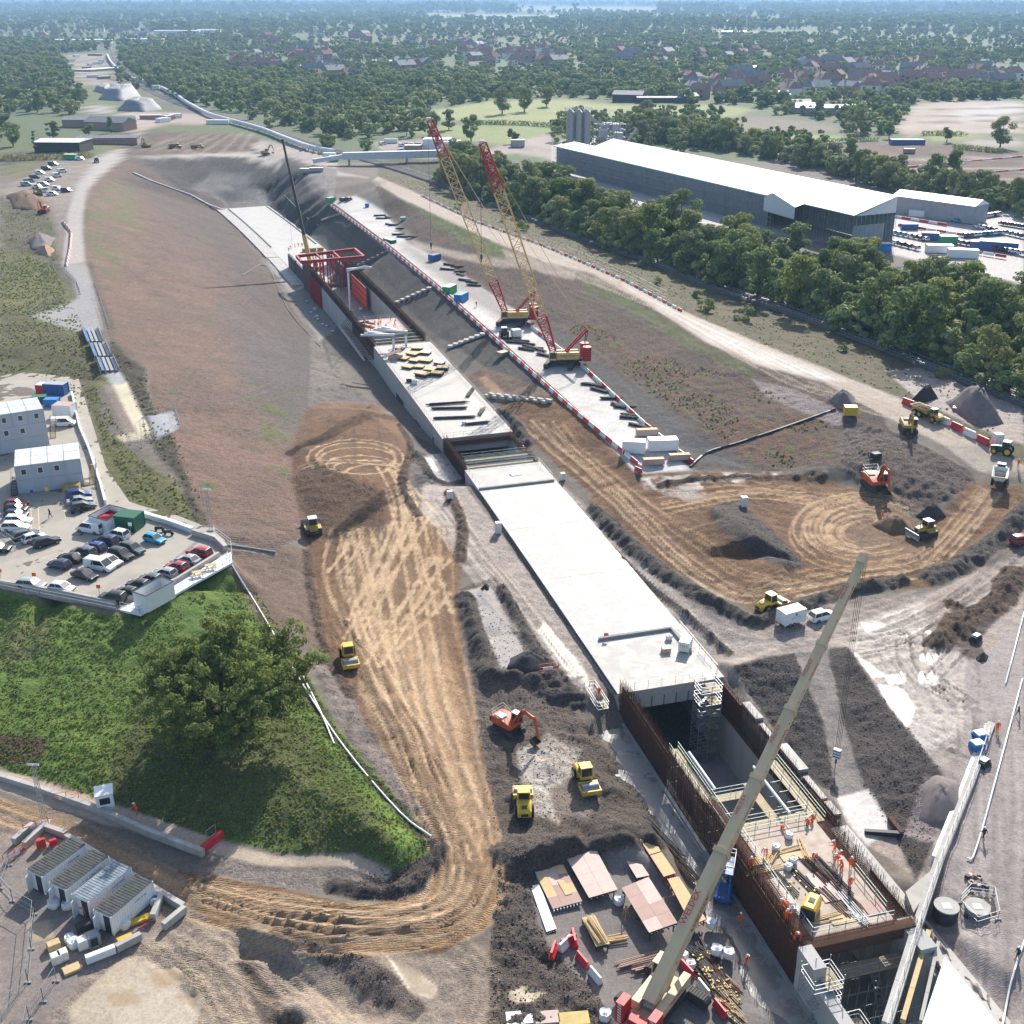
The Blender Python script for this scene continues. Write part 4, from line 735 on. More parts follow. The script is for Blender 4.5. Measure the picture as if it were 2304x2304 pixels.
for q_ in ((108,110.5,17.2),(111,115.5,17.1),(116.5,122,17.7),(123,127,17),(128,132,17.5)): part(bslab(MB(),q_[0],q_[1],16.32,q_[2],2.6,4.1+q_[0]%3*.08),'side_slab','near_slab',T4)
part(bslab(MB(),72,137,-.42,.0,1.55,1.95),'kerb','concrete_grey',T4)
part(bslab(MB(),139,158,-.3,.0,4.0,4.3),'kerb','concrete_grey',T4)
DZ=6.2
part(bslab(MB(),89.6,106,2.5,12.0,DZ-.25,DZ),'deck','deck_ply',T4)
part(bslab(MB(),89.6,106,12.05,13.55,DZ-1.5,DZ-1.1),'lower_deck','rebar_mat',T4); part(bslab(MB(),89.6,112,1.05,2.45,DZ-.5,DZ-.1),'edge_beam','rebar_mat',T4)
for q_ in ([B(89.8,2.6,DZ),B(105.8,2.6,DZ)],[B(89.8,2.6,DZ),B(89.8,12,DZ)],[B(91,11.9,DZ),B(97,11.9,DZ)],[B(105.8,2.6,DZ),B(105.8,11.9,DZ)]): e=MB(); rails(e,q_,1.15,.045,1.8); part(e,'guard_rail','galv_green',T4)
tag(part(cage(88.2,89.5,1,13.9,5.0,6.6,.22,.028),'reinforcement','rust',T4),kind='stuff'); part(bslab(MB(),88.3,89.4,1.1,13.8,5.0,6.2),'end_beam','rebar_mat',T4)
tag(part(cage(89.6,112,1.05,2.3,DZ+.25,DZ+.75,.25,.028),'reinforcement','rust',T4),kind='stuff')
for q_ in ((90,105.5,12.1,13.6),): tag(part(cage(*q_,DZ-1.0,DZ-.3,.25,.035),'reinforcement','rust',T4),kind='stuff')
for y in np.arange(90,105.5,2.2):
    e=MB()
    for t in np.arange(1.8,13.4,1.5): e.tube(B(y,t,-6.5),B(y,t,DZ-.3),.05,4,cap=False)
    for z in (-4,-1.5,1,3.5): e.tube(B(y,1.8,z),B(y,13.4,z),.035,4,cap=False)
    part(e,'falsework_frame','galv',T4)
for (y0,y1,t0,t1,z) in [(106.2,123,1.3,2.5,5.6),(106.2,118,12.4,13.8,5.2),(106.2,108,2.5,12.4,5.4),(112.2,113.4,2.5,8.0,5.4)]:
    e=MB(); bslab(e,y0,y1,t0,t1,z,z+.08); part(e,'walkway_boards','scaffold_board',T4)
    e=MB();
    if y1-y0>4: rails(e,[B(y0,t1,z),B(y1,t1,z)],1.1,.04); rails(e,[B(y0,t0,z),B(y1,t0,z)],1.1,.04)
    else: rails(e,[B(y0,t0,z),B(y0,t1,z)],1.1,.04); rails(e,[B(y1,t0,z),B(y1,t1,z)],1.1,.04)
    part(e,'guard_rail','galv_green',T4)
    e=MB()
    for y in np.arange(y0+.2,y1,2.0):
        for t in (t0+.1,t1-.1): e.tube(B(y,t,-6.5),B(y,t,z),.04,4,cap=False)
        for zz in (-4,-1.5,1,3.3): e.tube(B(y,t0,zz),B(y,t1,zz),.03,4,cap=False)
    part(e,'scaffold_frame','galv',T4)
for (y0,y1,t0,z) in [(113.5,121,3.1,6.4),(107,116,9.5,6.6)]:
    e=MB(); e.tube(B(y0,t0,z),B(y1,t0,z),.18,8); part(e,'drain_pipe','white_paint',T4)
e=MB(); bslab(e,107,116.5,8.6,9.8,3.6,3.75); part(e,'walkway_boards','scaffold_board',T4)
part(bslab(MB(),72,88.1,.0,1.4,-6.5,5.4),'abutment_wall','concrete_wall',T4); part(bslab(MB(),85.2,88.2,.02,1.5,5.4,7.0),'abutment_pier','concrete_wall',T4)
part(bslab(MB(),85.5,89.8,12.4,14.3,-6.5,6.0),'abutment_pier','concrete_wall',T4); pass
part(bslab(MB(),86.6,88.2,1.5,12.3,3.0,3.15),'front_walkway','scaffold_board',T4)
e=MB(); rails(e,[B(86.6,1.5,3.15),B(86.6,12.3,3.15)],1.2,.045,1.6,4,(.3,.7,1.2)); part(e,'guard_rail','galv',T4)
part(bslab(MB(),80.6,81.6,1.5,13.5,1.0,1.2),'front_walkway','scaffold_board',T4); e=MB(); rails(e,[B(80.6,1.5,1.2),B(80.6,13.5,1.2)],1.2,.045,1.6,4,(.3,.7,1.2)); part(e,'guard_rail','galv',T4)
e=MB()
for t in np.arange(2.5,13,1.1):
    for y in (82.5,85.5): e.tube(B(y,t,-6.5),B(y,t,3),.05,4,cap=False)
for z in (-4,-2,0,2):
    for y in (82.5,85.5): e.tube(B(y,2.5,z),B(y,13,z),.04,4,cap=False)
part(e,'shoring_props','galv_green',T4)
e=MB(); a,b=B(87,8.5,2.9),B(83,8.9,-6)
for s in (-.35,.35): e.beam(a+Vector((s,0,0)),b+Vector((s,0,0)),.07,.18)
for k in range(16): q=a.lerp(b,k/16); e.cbox((q.x,q.y,q.z),(.8,.25,.05))
part(e,'access_stair','galv',T4)
wk=MB(); secs=[]
for y in np.linspace(62,134.5,30):
    w_=float(np.interp(y,[62,134.5],[6.2,5.2])); secs.append([B(y,-w_,1.3),B(y,-.43,1.3),B(y,-.43,1.78),B(y,-w_,1.78)])
wk.loft(secs); tag(wk.build('walkway_slab','walk_slab'),'wet grey concrete walkway slab left of the rusty rebar wall','slab',kind='structure')
wk=MB(); bslab(wk,222.5,239,-5.5,-.43,1.5,1.98); tag(wk.build('base_slab','walk_slab'),'short wet concrete base slab beside the roof gap','slab',kind='structure')
T5=thing('open_tunnel_box','far open tunnel trough with pale concrete walls topped by rusty reinforcement','tunnel',B(370,8,-4))
part(bslab(MB(),314,430,-.3,16.6,-4.9,-4.35),'floor_slab','concrete_grey',T5)
part(bslab(MB(),345,412,.02,.9,-4.35,3.4),'side_wall','concrete_wall',T5); part(bslab(MB(),322,404,15.4,16.28,-4.35,3.2),'side_wall','concrete_wall',T5)
part(bslab(MB(),314.1,345,.02,.9,-4.35,.6),'side_wall','concrete_wall',T5); part(bslab(MB(),314.1,345,.25,.6,.6,5.6),'wall_form','rebar_mat',T5)
tag(part(rebar(314.5,425,(.2,.7),3.2,6.6,.35,.4,.035,.4),'reinforcement','rust',T5),kind='stuff')
tag(part(rebar(318,425,(15.5,16.1),3.0,6.4,.35,.4,.035,.4),'reinforcement','rust',T5),kind='stuff')
part(bslab(MB(),346,412,.42,.5,3.4,5.7),'wall_mat','rebar_mat',T5); part(bslab(MB(),320,412,15.7,15.8,3.2,5.6),'wall_mat','rebar_mat',T5)
part(bslab(MB(),412.2,428,.1,.8,-4.35,4.8),'wall_form','rebar_mat',T5); part(bslab(MB(),404.2,428,15.5,16.2,-4.35,4.8),'wall_form','rebar_mat',T5)
part(bslab(MB(),332,346,1.2,15.2,3.6,3.9),'working_deck','ply_pale',T5)
for y in (332,346): e=MB(); rails(e,[B(y,1.2,3.9),B(y,15.2,3.9)],1.2,.05); part(e,'guard_rail','galv_green',T5)
for y in (316,319,322,326,329): e=MB(); e.beam(B(y,.9,4.4),B(y,15.4,4.4),.25,.35); part(e,'cross_beam','dull_yellow' if y%2 else 'galv_green',T5)
part(bslab(MB(),314.3,316,1,15.3,2.4,3.6),'stop_end','steel_dark',T5)
e=MB(); e.tube(B(346,8.2,-4),B(400,8.2,-4),.12,6); part(e,'yellow_kicker','dull_yellow',T5)
FP=thing('formwork_platform','bracketed access platform with rusty struts beside the far left tunnel wall','platform',B(330,-1,0))
for y in np.arange(315.5,351,1.6):
    e=MB(); e.beam(B(y,-2.4,1.0),B(y,-.1,1.0),.12,.12); e.beam(B(y,-2.4,1.0),B(y,-.1,3.6),.1,.1); part(e,'strut','rust',FP)
part(bslab(MB(),315,351.5,-2.9,-2.3,.86,1.0),'platform_board','ply_pale',FP); e=MB(); rails(e,[B(315,-2.8,1),B(351,-2.8,1)],1.1,.05); part(e,'guard_rail','galv',FP)
T6=thing('base_slab','clean white base slab at the far end of the cutting with side kerbs','slab',B(540,8,-4))
part(bslab(MB(),430.1,600,0.5,22,-4.6,-3.85,8),'slab_pour','roof_slab',T6); part(bslab(MB(),480,600,-4.5,.4,-4.6,-3.8,8),'side_strip','concrete',T6)
part(bslab(MB(),500,598,1.0,1.5,-3.85,-3.5,8),'kerb','concrete_grey',T6); part(bslab(MB(),500,598,20.5,21,-3.85,-3.5,8),'kerb','concrete_grey',T6)
part(bslab(MB(),430,480,-4.0,.45,-4.6,-3.95,8),'side_strip','concrete',T6)
for y0 in (430,446): part(bslab(MB(),y0,y0+14,.6,1.4,-3.85,1.5),'wall_form','steel_dark',T6); part(bslab(MB(),y0,y0+14,16,16.8,-3.85,1.5),'wall_form','steel_dark',T6)
def hd(u1,v1,u2,v2,z=None):              
    a=at(u1,v1) if z is None else P(u1,v1,z); b=at(u2,v2) if z is None else P(u2,v2,z)
    return (a+b)/2,math.atan2(b.y-a.y,b.x-a.x)
def wheel(root,x,y,r,w,name='wheel',rim='rim',n=14):
    o=MB().tube((0,-w/2,0),(0,w/2,0),r,n).build(name,'rubber',root,(x,y,r),smooth=40)
    MB().tube((0,-w/2-.015,0),(0,w/2+.015,0),r*.58,n).build('hub',rim,o); return o
def paint(name,c,rough=.3):
    if name not in MATS:
        m,t,b=newmat(name); b.inputs['Base Color'].default_value=(*c,1); b.inputs['Roughness'].default_value=rough; b.inputs['Coat Weight'].default_value=.3; b.inputs['Coat Roughness'].default_value=.3
    return name
for n_,c_ in dict(white=(.72,.73,.74),black=(.012,.013,.015),grey=(.09,.1,.11),silver=(.32,.34,.36),blue=(.015,.05,.22),navy=(.015,.03,.08),red=(.32,.012,.02),teal=(.01,.33,.55),orange=(.5,.12,.02),dkgreen=(.01,.06,.04),brightred=(.5,.02,.02)).items(): paint('paint_'+n_,c_)
CARS={}
def car_parts(kind):
    K=dict(hatch=(4.1,1.76,1.46,-.3),suv=(4.6,1.88,1.68,-.1),saloon=(4.6,1.82,1.42,.0),estate=(4.7,1.84,1.47,-.25),van=(5.0,1.95,1.95,0))[kind]
    L_,W,Hh,_=K; hw=W/2; h=L_/2; s=MB(); belt=.62*Hh if kind!='van' else 1.12
    st=[(-h,.80,.36,belt-.22),(-h+.08,.93,.24,belt-.04),(-h*.5,1.0,.2,belt),(.2*h,1.0,.2,belt-.02),(.5*h,.99,.2,belt-.08),(.86*h,.94,.22,belt-.2),(.97*h,.85,.28,belt-.34),(h,.72,.36,belt-.44)]
    if kind=='van': st=[(-h,.93,.3,1.1),(-h+.05,.98,.25,1.14),(.3*h,1,.22,1.14),(.62*h,1,.22,1.1),(.93*h,.93,.25,.86),(h,.8,.35,.68)]
    secs=[]
    for x,k,zb,zt in st:
        w_=hw*k; secs.append([(x,-w_*.95,zb),(x,-w_,zb+.22),(x,-w_*.99,zt-.14),(x,-w_*.9,zt),(x,w_*.9,zt),(x,w_*.99,zt-.14),(x,w_,zb+.22),(x,w_*.95,zb)])
    s.loft(secs)
    g=MB(); rf=MB()
    pr={'hatch':(-.93*h,-.72*h,.06*h,.46*h),'suv':(-.95*h,-.82*h,.08*h,.46*h),'saloon':(-.74*h,-.42*h,.08*h,.48*h),'estate':(-.94*h,-.74*h,.06*h,.46*h),'van':(-.985*h,-.95*h,.36*h,.72*h)}[kind]
    zb=belt-.03; zt=Hh-.05; wb,wt=hw*.9,hw*.74
    if kind=='van': wb,wt=hw*.96,hw*.86
    a,b,c,d=pr
    g.add([(a,-wb,zb),(d,-wb*.94,zb-.05),(c,-wt,zt),(b,-wt,zt),(a,wb,zb),(d,wb*.94,zb-.05),(c,wt,zt),(b,wt,zt)],[(0,1,2,3),(4,7,6,5),(0,3,7,4),(1,5,6,2),(3,2,6,7)])
    rf.add([(b-.03,-wt-.02,zt-.01),(c+.04,-wt-.02,zt-.01),(c+.04,wt+.02,zt-.01),(b-.03,wt+.02,zt-.01),(b+.08,-wt+.1,zt+.05),(c-.1,-wt+.1,zt+.05),(c-.1,wt-.1,zt+.05),(b+.08,wt-.1,zt+.05)],[(0,1,5,4),(1,2,6,5),(2,3,7,6),(3,0,4,7),(4,5,6,7)])
    for s_ in (-1,1):                     
        for (x0,x1,t) in ((a,b,.12),(d,c,.08),((a+d)*.5-.1,(b+c)*.5-.12,.07)):
            rf.beam((x0,s_*(wb+.012),zb),(x1,s_*(wt+.012),zt),t,.05)
    if kind=='van':
        for s_ in (-1,1): rf.add([(a,s_*(wb+.015),zb),(a+1.5,s_*(wb+.015),zb),(b+1.5,s_*(wt+.02),zt),(b,s_*(wt+.02),zt)],[(0,1,2,3)])
    return s,g,rf,K,st
def make_car(kind,col,label,loc,rz,group=None,simple=False,name=None):
    key=(kind,simple)
    if key not in CARS:
        s,g,rf,K,st=car_parts(kind); h=K[0]/2; hw=K[1]/2; r=.33 if kind in('suv','van') else .31
        t=thing(name or 'parked_car','proto','car')
        if simple:
            t2=MB(); t2.v=s.v[:];t2.f=s.f[:];t2.m=[0]*len(s.f); t2.c=1; t2.add(g.v,g.f); t2.c=0; t2.add(rf.v,rf.f); t2.c=2
            for x in (-.6*h,.62*h):
                for y in (-hw+.1,hw-.1): t2.tube((x,y-.1,r),(x,y+.1,r),r,8)
            COL.objects.unlink(t); bpy.data.objects.remove(t); t=t2.build(name or 'parked_car',['paint_white','glass','rubber'],smooth=35); tag(t,'proto','car')
        else:
            s.build('body','paint_white',t,smooth=35); g.build('windows','glass',t); rf.build('roof','paint_white',t,smooth=30)
            for x in (-.6*h,.62*h):
                for y in (-hw+.1,hw-.1): wheel(t,x,y,r,.2)
            for y in (-hw*.66,hw*.66):
                MB().cbox((h*.97-.02,y,.6),(.16,.3,.13)).build('headlight','lamp_glass',t); MB().cbox((-h+.03,y*1.1,.78),(.1,.26,.14)).build('tail_light','tail_red',t)
        CARS[key]=[t,False]
    t,used=CARS[key]
    if not used: CARS[key][1]=True; c=t; c.location=loc; c.rotation_euler=(0,0,rz); recol(c,{'paint_white':'paint_'+col}); c['label']=label
    else: c=copy_tree(t,loc=loc,rz=rz,label=label); recol(c,{'paint_white':'paint_'+col},True)
    if group: c['group']=group
    elif 'group' in c: del c['group']
    return c
def recol(o,sw,force=False):
    if o.data:
        for i,sl_ in enumerate(o.material_slots):
            base=o.data.materials[i]
            if base and base.name in sw: sl_.link='OBJECT'; sl_.material=M(sw[base.name])
    for ch in o.children: recol(ch,sw,force)
def trackloop(mb,L_,hgt,w,y,n=8):         
    r=hgt/2; pl=[]
    for k in range(n+1): a=-math.pi/2+math.pi*k/n; pl.append((L_/2-r+r*math.cos(a),r+r*math.sin(a)))
    for k in range(n+1): a=math.pi/2+math.pi*k/n; pl.append((-L_/2+r+r*math.cos(a),r+r*math.sin(a)))
    mb.prism(pl,y-w/2,y+w/2,'y'); return mb
def tracks(root,L_,hgt,w,gauge):
    for s_ in (-1,1):
        o=trackloop(MB(),L_,hgt,w,s_*gauge/2).build('crawler_track','track_steel',root)
        e=MB(); nn=int(L_/.28)
        for k in range(nn): x=-L_/2+hgt*.3+(L_-hgt*.6)*k/(nn-1); e.box(x-.04,x+.04,s_*gauge/2-w/2-.01,s_*gauge/2+w/2+.01,hgt-.01,hgt+.035)
        e.build('track_shoe','steel_dark',o)
        e=MB()
        for x in np.linspace(-L_/2+hgt*.5,L_/2-hgt*.5,6): e.tube((x,s_*gauge/2-w/2-.03,hgt*.45),(x,s_*gauge/2+w/2+.03,hgt*.45),hgt*.22,8)
        e.build('track_roller','steel_dark',o)
def cab(root,x0,x1,y0,y1,z0,z1,frame,name='cab',roof=None):
    o=MB().add([(x0,y0,z0),(x1,y0,z0),(x1,y1,z0),(x0,y1,z0),(x0+.05,y0+.06,z1),(x1-.18,y0+.06,z1),(x1-.18,y1-.06,z1),(x0+.05,y1-.06,z1)],[(3,2,1,0),(4,5,6,7),(0,1,5,4),(1,2,6,5),(2,3,7,6),(3,0,4,7)]).build(name,'glass',root)
    e=MB(); c=[(x0,y0),(x1,y0),(x1,y1),(x0,y1)]; d=[(x0+.05,y0+.06),(x1-.18,y0+.06),(x1-.18,y1-.06),(x0+.05,y1-.06)]
    for (a,b),(p,q) in zip(c,d): e.beam((a,b,z0),(p,q,z1),.1)
    e.box(x0-.02,x1+.02,y0-.02,y1+.02,z0-.05,z0+.38); e.build('cab_frame',frame,o)
    MB().box(x0-.02,x1-.08,y0-.02,y1+.02,z1,z1+.12).build('cab_roof',roof or frame,o); return o
def make_roller(label,loc,rz,group=None):
    t=thing('soil_roller',label,'roller',loc,rz,group)
    MB().loft([[(x,-w_,zb),(x,w_,zb),(x,w_,zt-.15),(x,w_*.8,zt),(x,-w_*.8,zt),(x,-w_,zt-.15)] for x,w_,zb,zt in ((-3.0,.72,.75,1.35),(-2.8,.85,.6,1.55),(-1.2,.9,.6,1.85),(-.9,.9,.6,1.85))]).build('engine_hood','plant_yellow',t,smooth=35)
    MB().box(-3.03,-2.98,-.45,.45,.85,1.25).build('grille','steel_dark',t); MB().cbox((-2.3,0,1.72),(.5,.7,.12)).build('air_vent','steel_dark',t)
    for y in (-.9,.9): wheel(t,-1.75,y,.78,.55,rim='plant_yellow')
    cab(t,-.95,.45,-.75,.75,1.25,2.75,'plant_yellow',roof='plant_yellow')
    MB().box(-.95,.6,-.5,.5,.55,1.2).build('articulation','steel_dark',t)
    d=MB().tube((1.75,-1.05,.76),(1.75,1.05,.76),.76,20).build('drum','rim',t,smooth=40)
    e=MB(); e.box(.75,1.05,-1.25,1.25,.55,1.2); e.box(2.55,2.8,-1.25,1.25,.5,1.1)
    for y in (-1.25,1.12): e.box(.9,2.7,y,y+.13,.55,1.05)
    e.build('drum_frame','plant_yellow',t)
    for y in (-.55,.55): MB().cbox((2.83,y,.95),(.06,.2,.14)).build('headlight','lamp_glass',t)
    return t
def make_excavator(label,loc,rz,swing=0.,col='plant_orange',s=1.,boom=((1.0,1.9),(3.4,5.2),(5.6,4.4)),stick=(6.3,1.6),buck=-1.0,rail=True,name='excavator'):
    t=thing(name,label,'excavator',loc,rz); t.scale=(s,s,s)
    tracks(t,4.6,.95,.62,2.5); MB().box(-1.3,1.3,-.95,.95,.35,1.05).build('undercarriage','steel_dark',t)
    h=link('superstructure',None,t,(0,0,1.05),swing)
    MB().loft([[(x,-w_,.0),(x,w_,.0),(x,w_,zt-.15),(x,w_*.9,zt),(x,-w_*.9,zt),(x,-w_,zt-.15)] for x,w_,zt in ((-2.9,.95,.95),(-2.5,1.38,1.15),(-1.4,1.4,1.25),(.2,1.4,1.0),(1.3,1.3,.6))]).build('house',col,h,smooth=35)
    MB().box(-2.95,-2.2,-1.3,1.3,.05,.9).build('counterweight','steel_dark' if col=='plant_orange' else col,h)
    cab(h,.0,1.55,.45,1.4,.35,1.95,col,roof='white_paint' if col=='plant_orange' else None)
    MB().box(-2.2,-.6,-1.0,.2,1.22,1.34).build('engine_cover','white_plastic' if col=='plant_orange' else 'steel_dark',h)
    if rail: rails(MB(),[(-2.5,-1.3,1.15),(.3,-1.3,1.0),(.3,.3,1.1),(-2.5,1.3,1.15),(-2.5,-1.3,1.15)],.75,.03,1.2).build('handrail','galv_green' if col=='plant_orange' else 'steel_dark',h)
    (x0,z0),(x1,z1),(x2,z2)=boom; z0-=1.05; z1-=1.05; z2-=1.05
    e=MB(); e.beam((x0,-.2,z0),(x1,-.2,z1),.34,.5,.34,.75,up=(0,1,0) and (0,0,1)); e.beam((x1,-.2,z1),(x2,-.2,z2),.34,.75,.3,.4); e.build('boom',col,h)
    sx,sz=stick; sz-=1.05
    MB().beam((x2-.35,-.2,z2+.35),(sx,-.2,sz),.28,.5,.26,.28).build('stick',col,h)
    e=MB();
    for y in (-.5,.1): e.tube((x0+.5,y,z0+.3),(x1-.2,y,z1-.2),.09,8)
    e.tube((x1+.2,-.2,z1+.45),(x2-.5,-.2,z2+.6),.09,8); e.build('hydraulic_ram','steel_dark',h)
    e=MB(); pl=[]
    for k in range(8): a=math.pi*.15+math.pi*1.05*k/7; pl.append((sx+buck*.55+.75*math.cos(a),sz-.55-.65*math.sin(a)))
    pl2=[(sx+buck*.55+(q[0]-sx-buck*.55)*.85,(q[1]-sz+.55)*.85+sz-.55) for q in pl[::-1]]
    for y0,y1 in ((-.85,-.79),(.39,.45)): e.prism(pl,y0,y1,'y')
    e.prism(pl+pl2,-.8,.4,'y'); e.build('bucket','track_steel',h); return t
def make_dozer(label,loc,rz,col='dull_yellow',s=1.):
    t=thing('bulldozer',label,'bulldozer',loc,rz); t.scale=(s,s,s)
    tracks(t,3.9,1.1,.7,2.1)
    MB().box(-1.5,1.6,-.65,.65,.5,1.3).build('chassis','steel_dark',t)
    MB().loft([[(x,-w_,1.0),(x,w_,1.0),(x,w_,zt-.1),(x,w_*.85,zt),(x,-w_*.85,zt),(x,-w_,zt-.1)] for x,w_,zt in ((.2,.62,2.1),(1.2,.6,2.05),(1.85,.55,1.9))]).build('engine_hood',col,t)
    MB().box(1.85,1.9,-.45,.45,1.1,1.75).build('grille','steel_dark',t); MB().tube((.9,-.2,2.0),(.9,-.2,2.75),.07,8).build('exhaust','steel_dark',t)
    for y in (-1.05,1.05): MB().box(-1.6,.2,y-.38,y+.38,1.15,1.3).build('fender',col,t)
    cab(t,-1.3,.2,-.75,.75,1.3,2.95,col,roof='white_paint'); MB().box(-1.9,-1.3,-.7,.7,.9,1.9).build('fuel_tank',col,t)
    pl=[(2.55,.1),(2.75,.15),(2.62,.6),(2.66,1.05),(2.85,1.35),(2.72,1.38),(2.5,1.05),(2.46,.6)]
    MB().prism(pl,-1.75,1.75,'y').build('blade','galv',t); e=MB()
    for y in (-.75,.75): e.beam((.6,y,.55),(2.5,y,.6),.2,.25); e.tube((1.5,y*.6,1.3),(2.5,y*.6,.9),.07,6)
    e.build('push_arm',col,t)
    e=MB(); e.box(-2.5,-1.9,-.6,.6,.55,.85)
    for y in (-.5,0,.5): e.beam((-2.45,y,.8),(-2.7,y,.15),.12,.2)
    e.build('ripper','steel_dark',t); return t
def make_dumper(label,loc,rz,load=None,s=1.,body='dull_yellow'):
    t=thing('dump_truck',label,'dump truck',loc,rz); t.scale=(s,s,s)
    MB().loft([[(x,-w_,.9),(x,w_,.9),(x,w_,zt),(x,-w_,zt)] for x,w_,zt in ((2.0,1.2,2.0),(3.6,1.2,1.95),(4.4,1.0,1.7))]).build('engine_hood',body,t)
    cab(t,1.2,2.5,-.8,.8,1.7,3.1,body,roof='white_paint'); MB().box(-4.3,2.2,-.45,.45,.8,1.25).build('chassis','steel_dark',t)
    for x in (2.9,-1.6,-3.3):
        for y in (-1.2,1.2): wheel(t,x,y,.85,.6,rim=body)
    e=MB(); top=[(-5.0,-1.55,2.6),(.9,-1.55,2.75),(.9,1.55,2.75),(-5.0,1.55,2.6)]; bot=[(-4.1,-.8,1.35),(.5,-.95,1.35),(.5,.95,1.35),(-4.1,.8,1.35)]; ti=[(-4.8,-1.4,2.58),(.75,-1.4,2.7),(.75,1.4,2.7),(-4.8,1.4,2.58)]; bi=[(-4.0,-.7,1.5),(.4,-.85,1.5),(.4,.85,1.5),(-4.0,.7,1.5)]
    e.add(top+bot+ti+bi,[(7,6,5,4)]+[(i,(i+1)%4,4+(i+1)%4,4+i) for i in range(4)]+[(8+i,12+i,12+(i+1)%4,8+(i+1)%4) for i in range(4)]+[(12,13,14,15)]+[(i,8+i,8+(i+1)%4,(i+1)%4) for i in range(4)])
    e.build('dump_body',body if not load else 'render_cream',t)
    MB().blob((-2,0,1.9 if load else 2.2),(2.4,1.15,.45 if load else .7),2,.12,random.Random(3)).build('load','gravel_dark' if load else 'soil_brown',t,smooth=60); return t
def make_tractor(label,loc,rz,col='paint_dkgreen',rim='plant_yellow'):
    t=thing('farm_tractor',label,'tractor',loc,rz)
    for y in (-.9,.9): wheel(t,-.9,y,.95,.55,rim=rim); wheel(t,1.6,y*.95,.65,.42,rim=rim)
    MB().loft([[(x,-w_,.8),(x,w_,.8),(x,w_,zt-.1),(x,w_*.8,zt),(x,-w_*.8,zt),(x,-w_,zt-.1)] for x,w_,zt in ((.3,.45,1.75),(1.6,.42,1.68),(2.4,.36,1.5))]).build('engine_hood',col,t); MB().box(-1.2,2.2,-.35,.35,.55,.95).build('chassis','steel_dark',t)
    cab(t,-1.2,.35,-.75,.75,1.35,2.75,col,roof='white_paint')
    for y in (-.9,.9): e=MB(); e.prism([(-1.75,1.3),(-1.5,1.85),(-.9,2.02),(-.3,1.85),(-.1,1.4),(-.35,1.7),(-.9,1.9),(-1.4,1.7)],y-.3,y+.3,'y'); e.build('mudguard',col,t)
    MB().tube((.75,.35,1.7),(.75,.35,2.7),.05,6).build('exhaust','steel_dark',t); return t
def lattice(mb,p,q,w0,w1,n,r,up=(0,0,1),rr=.55):
    p=Vector(p);q=Vector(q); d=(q-p).normalized(); a=d.cross(Vector(up)).normalized(); b=a.cross(d)
    def C(f,i):
        w_=w0+(w1-w0)*f; c=p.lerp(q,f); return c+a*w_/2*(1 if i in(0,3) else -1)+b*w_/2*(1 if i in(0,1) else -1)
    for i in range(4): mb.tube(C(0,i),C(1,i),r,5,cap=False)
    for k in range(n):
        f0,f1=k/n,(k+1)/n
        for i in range(4):
            j=(i+1)%4; x,y=(C(f0,i),C(f1,j)) if k%2 else (C(f0,j),C(f1,i)); mb.tube(x,y,r*rr,4,cap=False); mb.tube(C(f1,i),C(f1,j),r*rr,4,cap=False)
    return mb
TXT={}
def text(s,size,parent,M4,mat='text_red',name='lettering'):
    k=(s,mat)
    if k not in TXT:
        cu=bpy.data.curves.new(name,'FONT'); cu.body=s; cu.size=1; cu.extrude=.008; cu.align_x='CENTER'; cu.align_y='CENTER'; cu.resolution_u=1
        o=bpy.data.objects.new('tmp',cu); COL.objects.link(o); m=bpy.data.meshes.new_from_object(o.evaluated_get(bpy.context.evaluated_depsgraph_get())); bpy.data.objects.remove(o); m.materials.clear(); m.materials.append(M(mat)); TXT[k]=m
    o=bpy.data.objects.new(name,TXT[k]); COL.objects.link(o)
    if parent: o.parent=parent
    o.matrix_local=M4@Matrix.Scale(size,4); return o
def frame(xa,ya,org):                     
    xa=Vector(xa).normalized(); ya=Vector(ya); ya=(ya-xa*ya.dot(xa)).normalized(); za=xa.cross(ya)
    m=Matrix((xa,ya,za)).transposed().to_4x4(); m.translation=Vector(org); return m
def onY(u,v,Y):
    d=ray(u,v); t=Y/d[1]; return Vector((d[0]*t,Y,CAMH+d[2]*t))
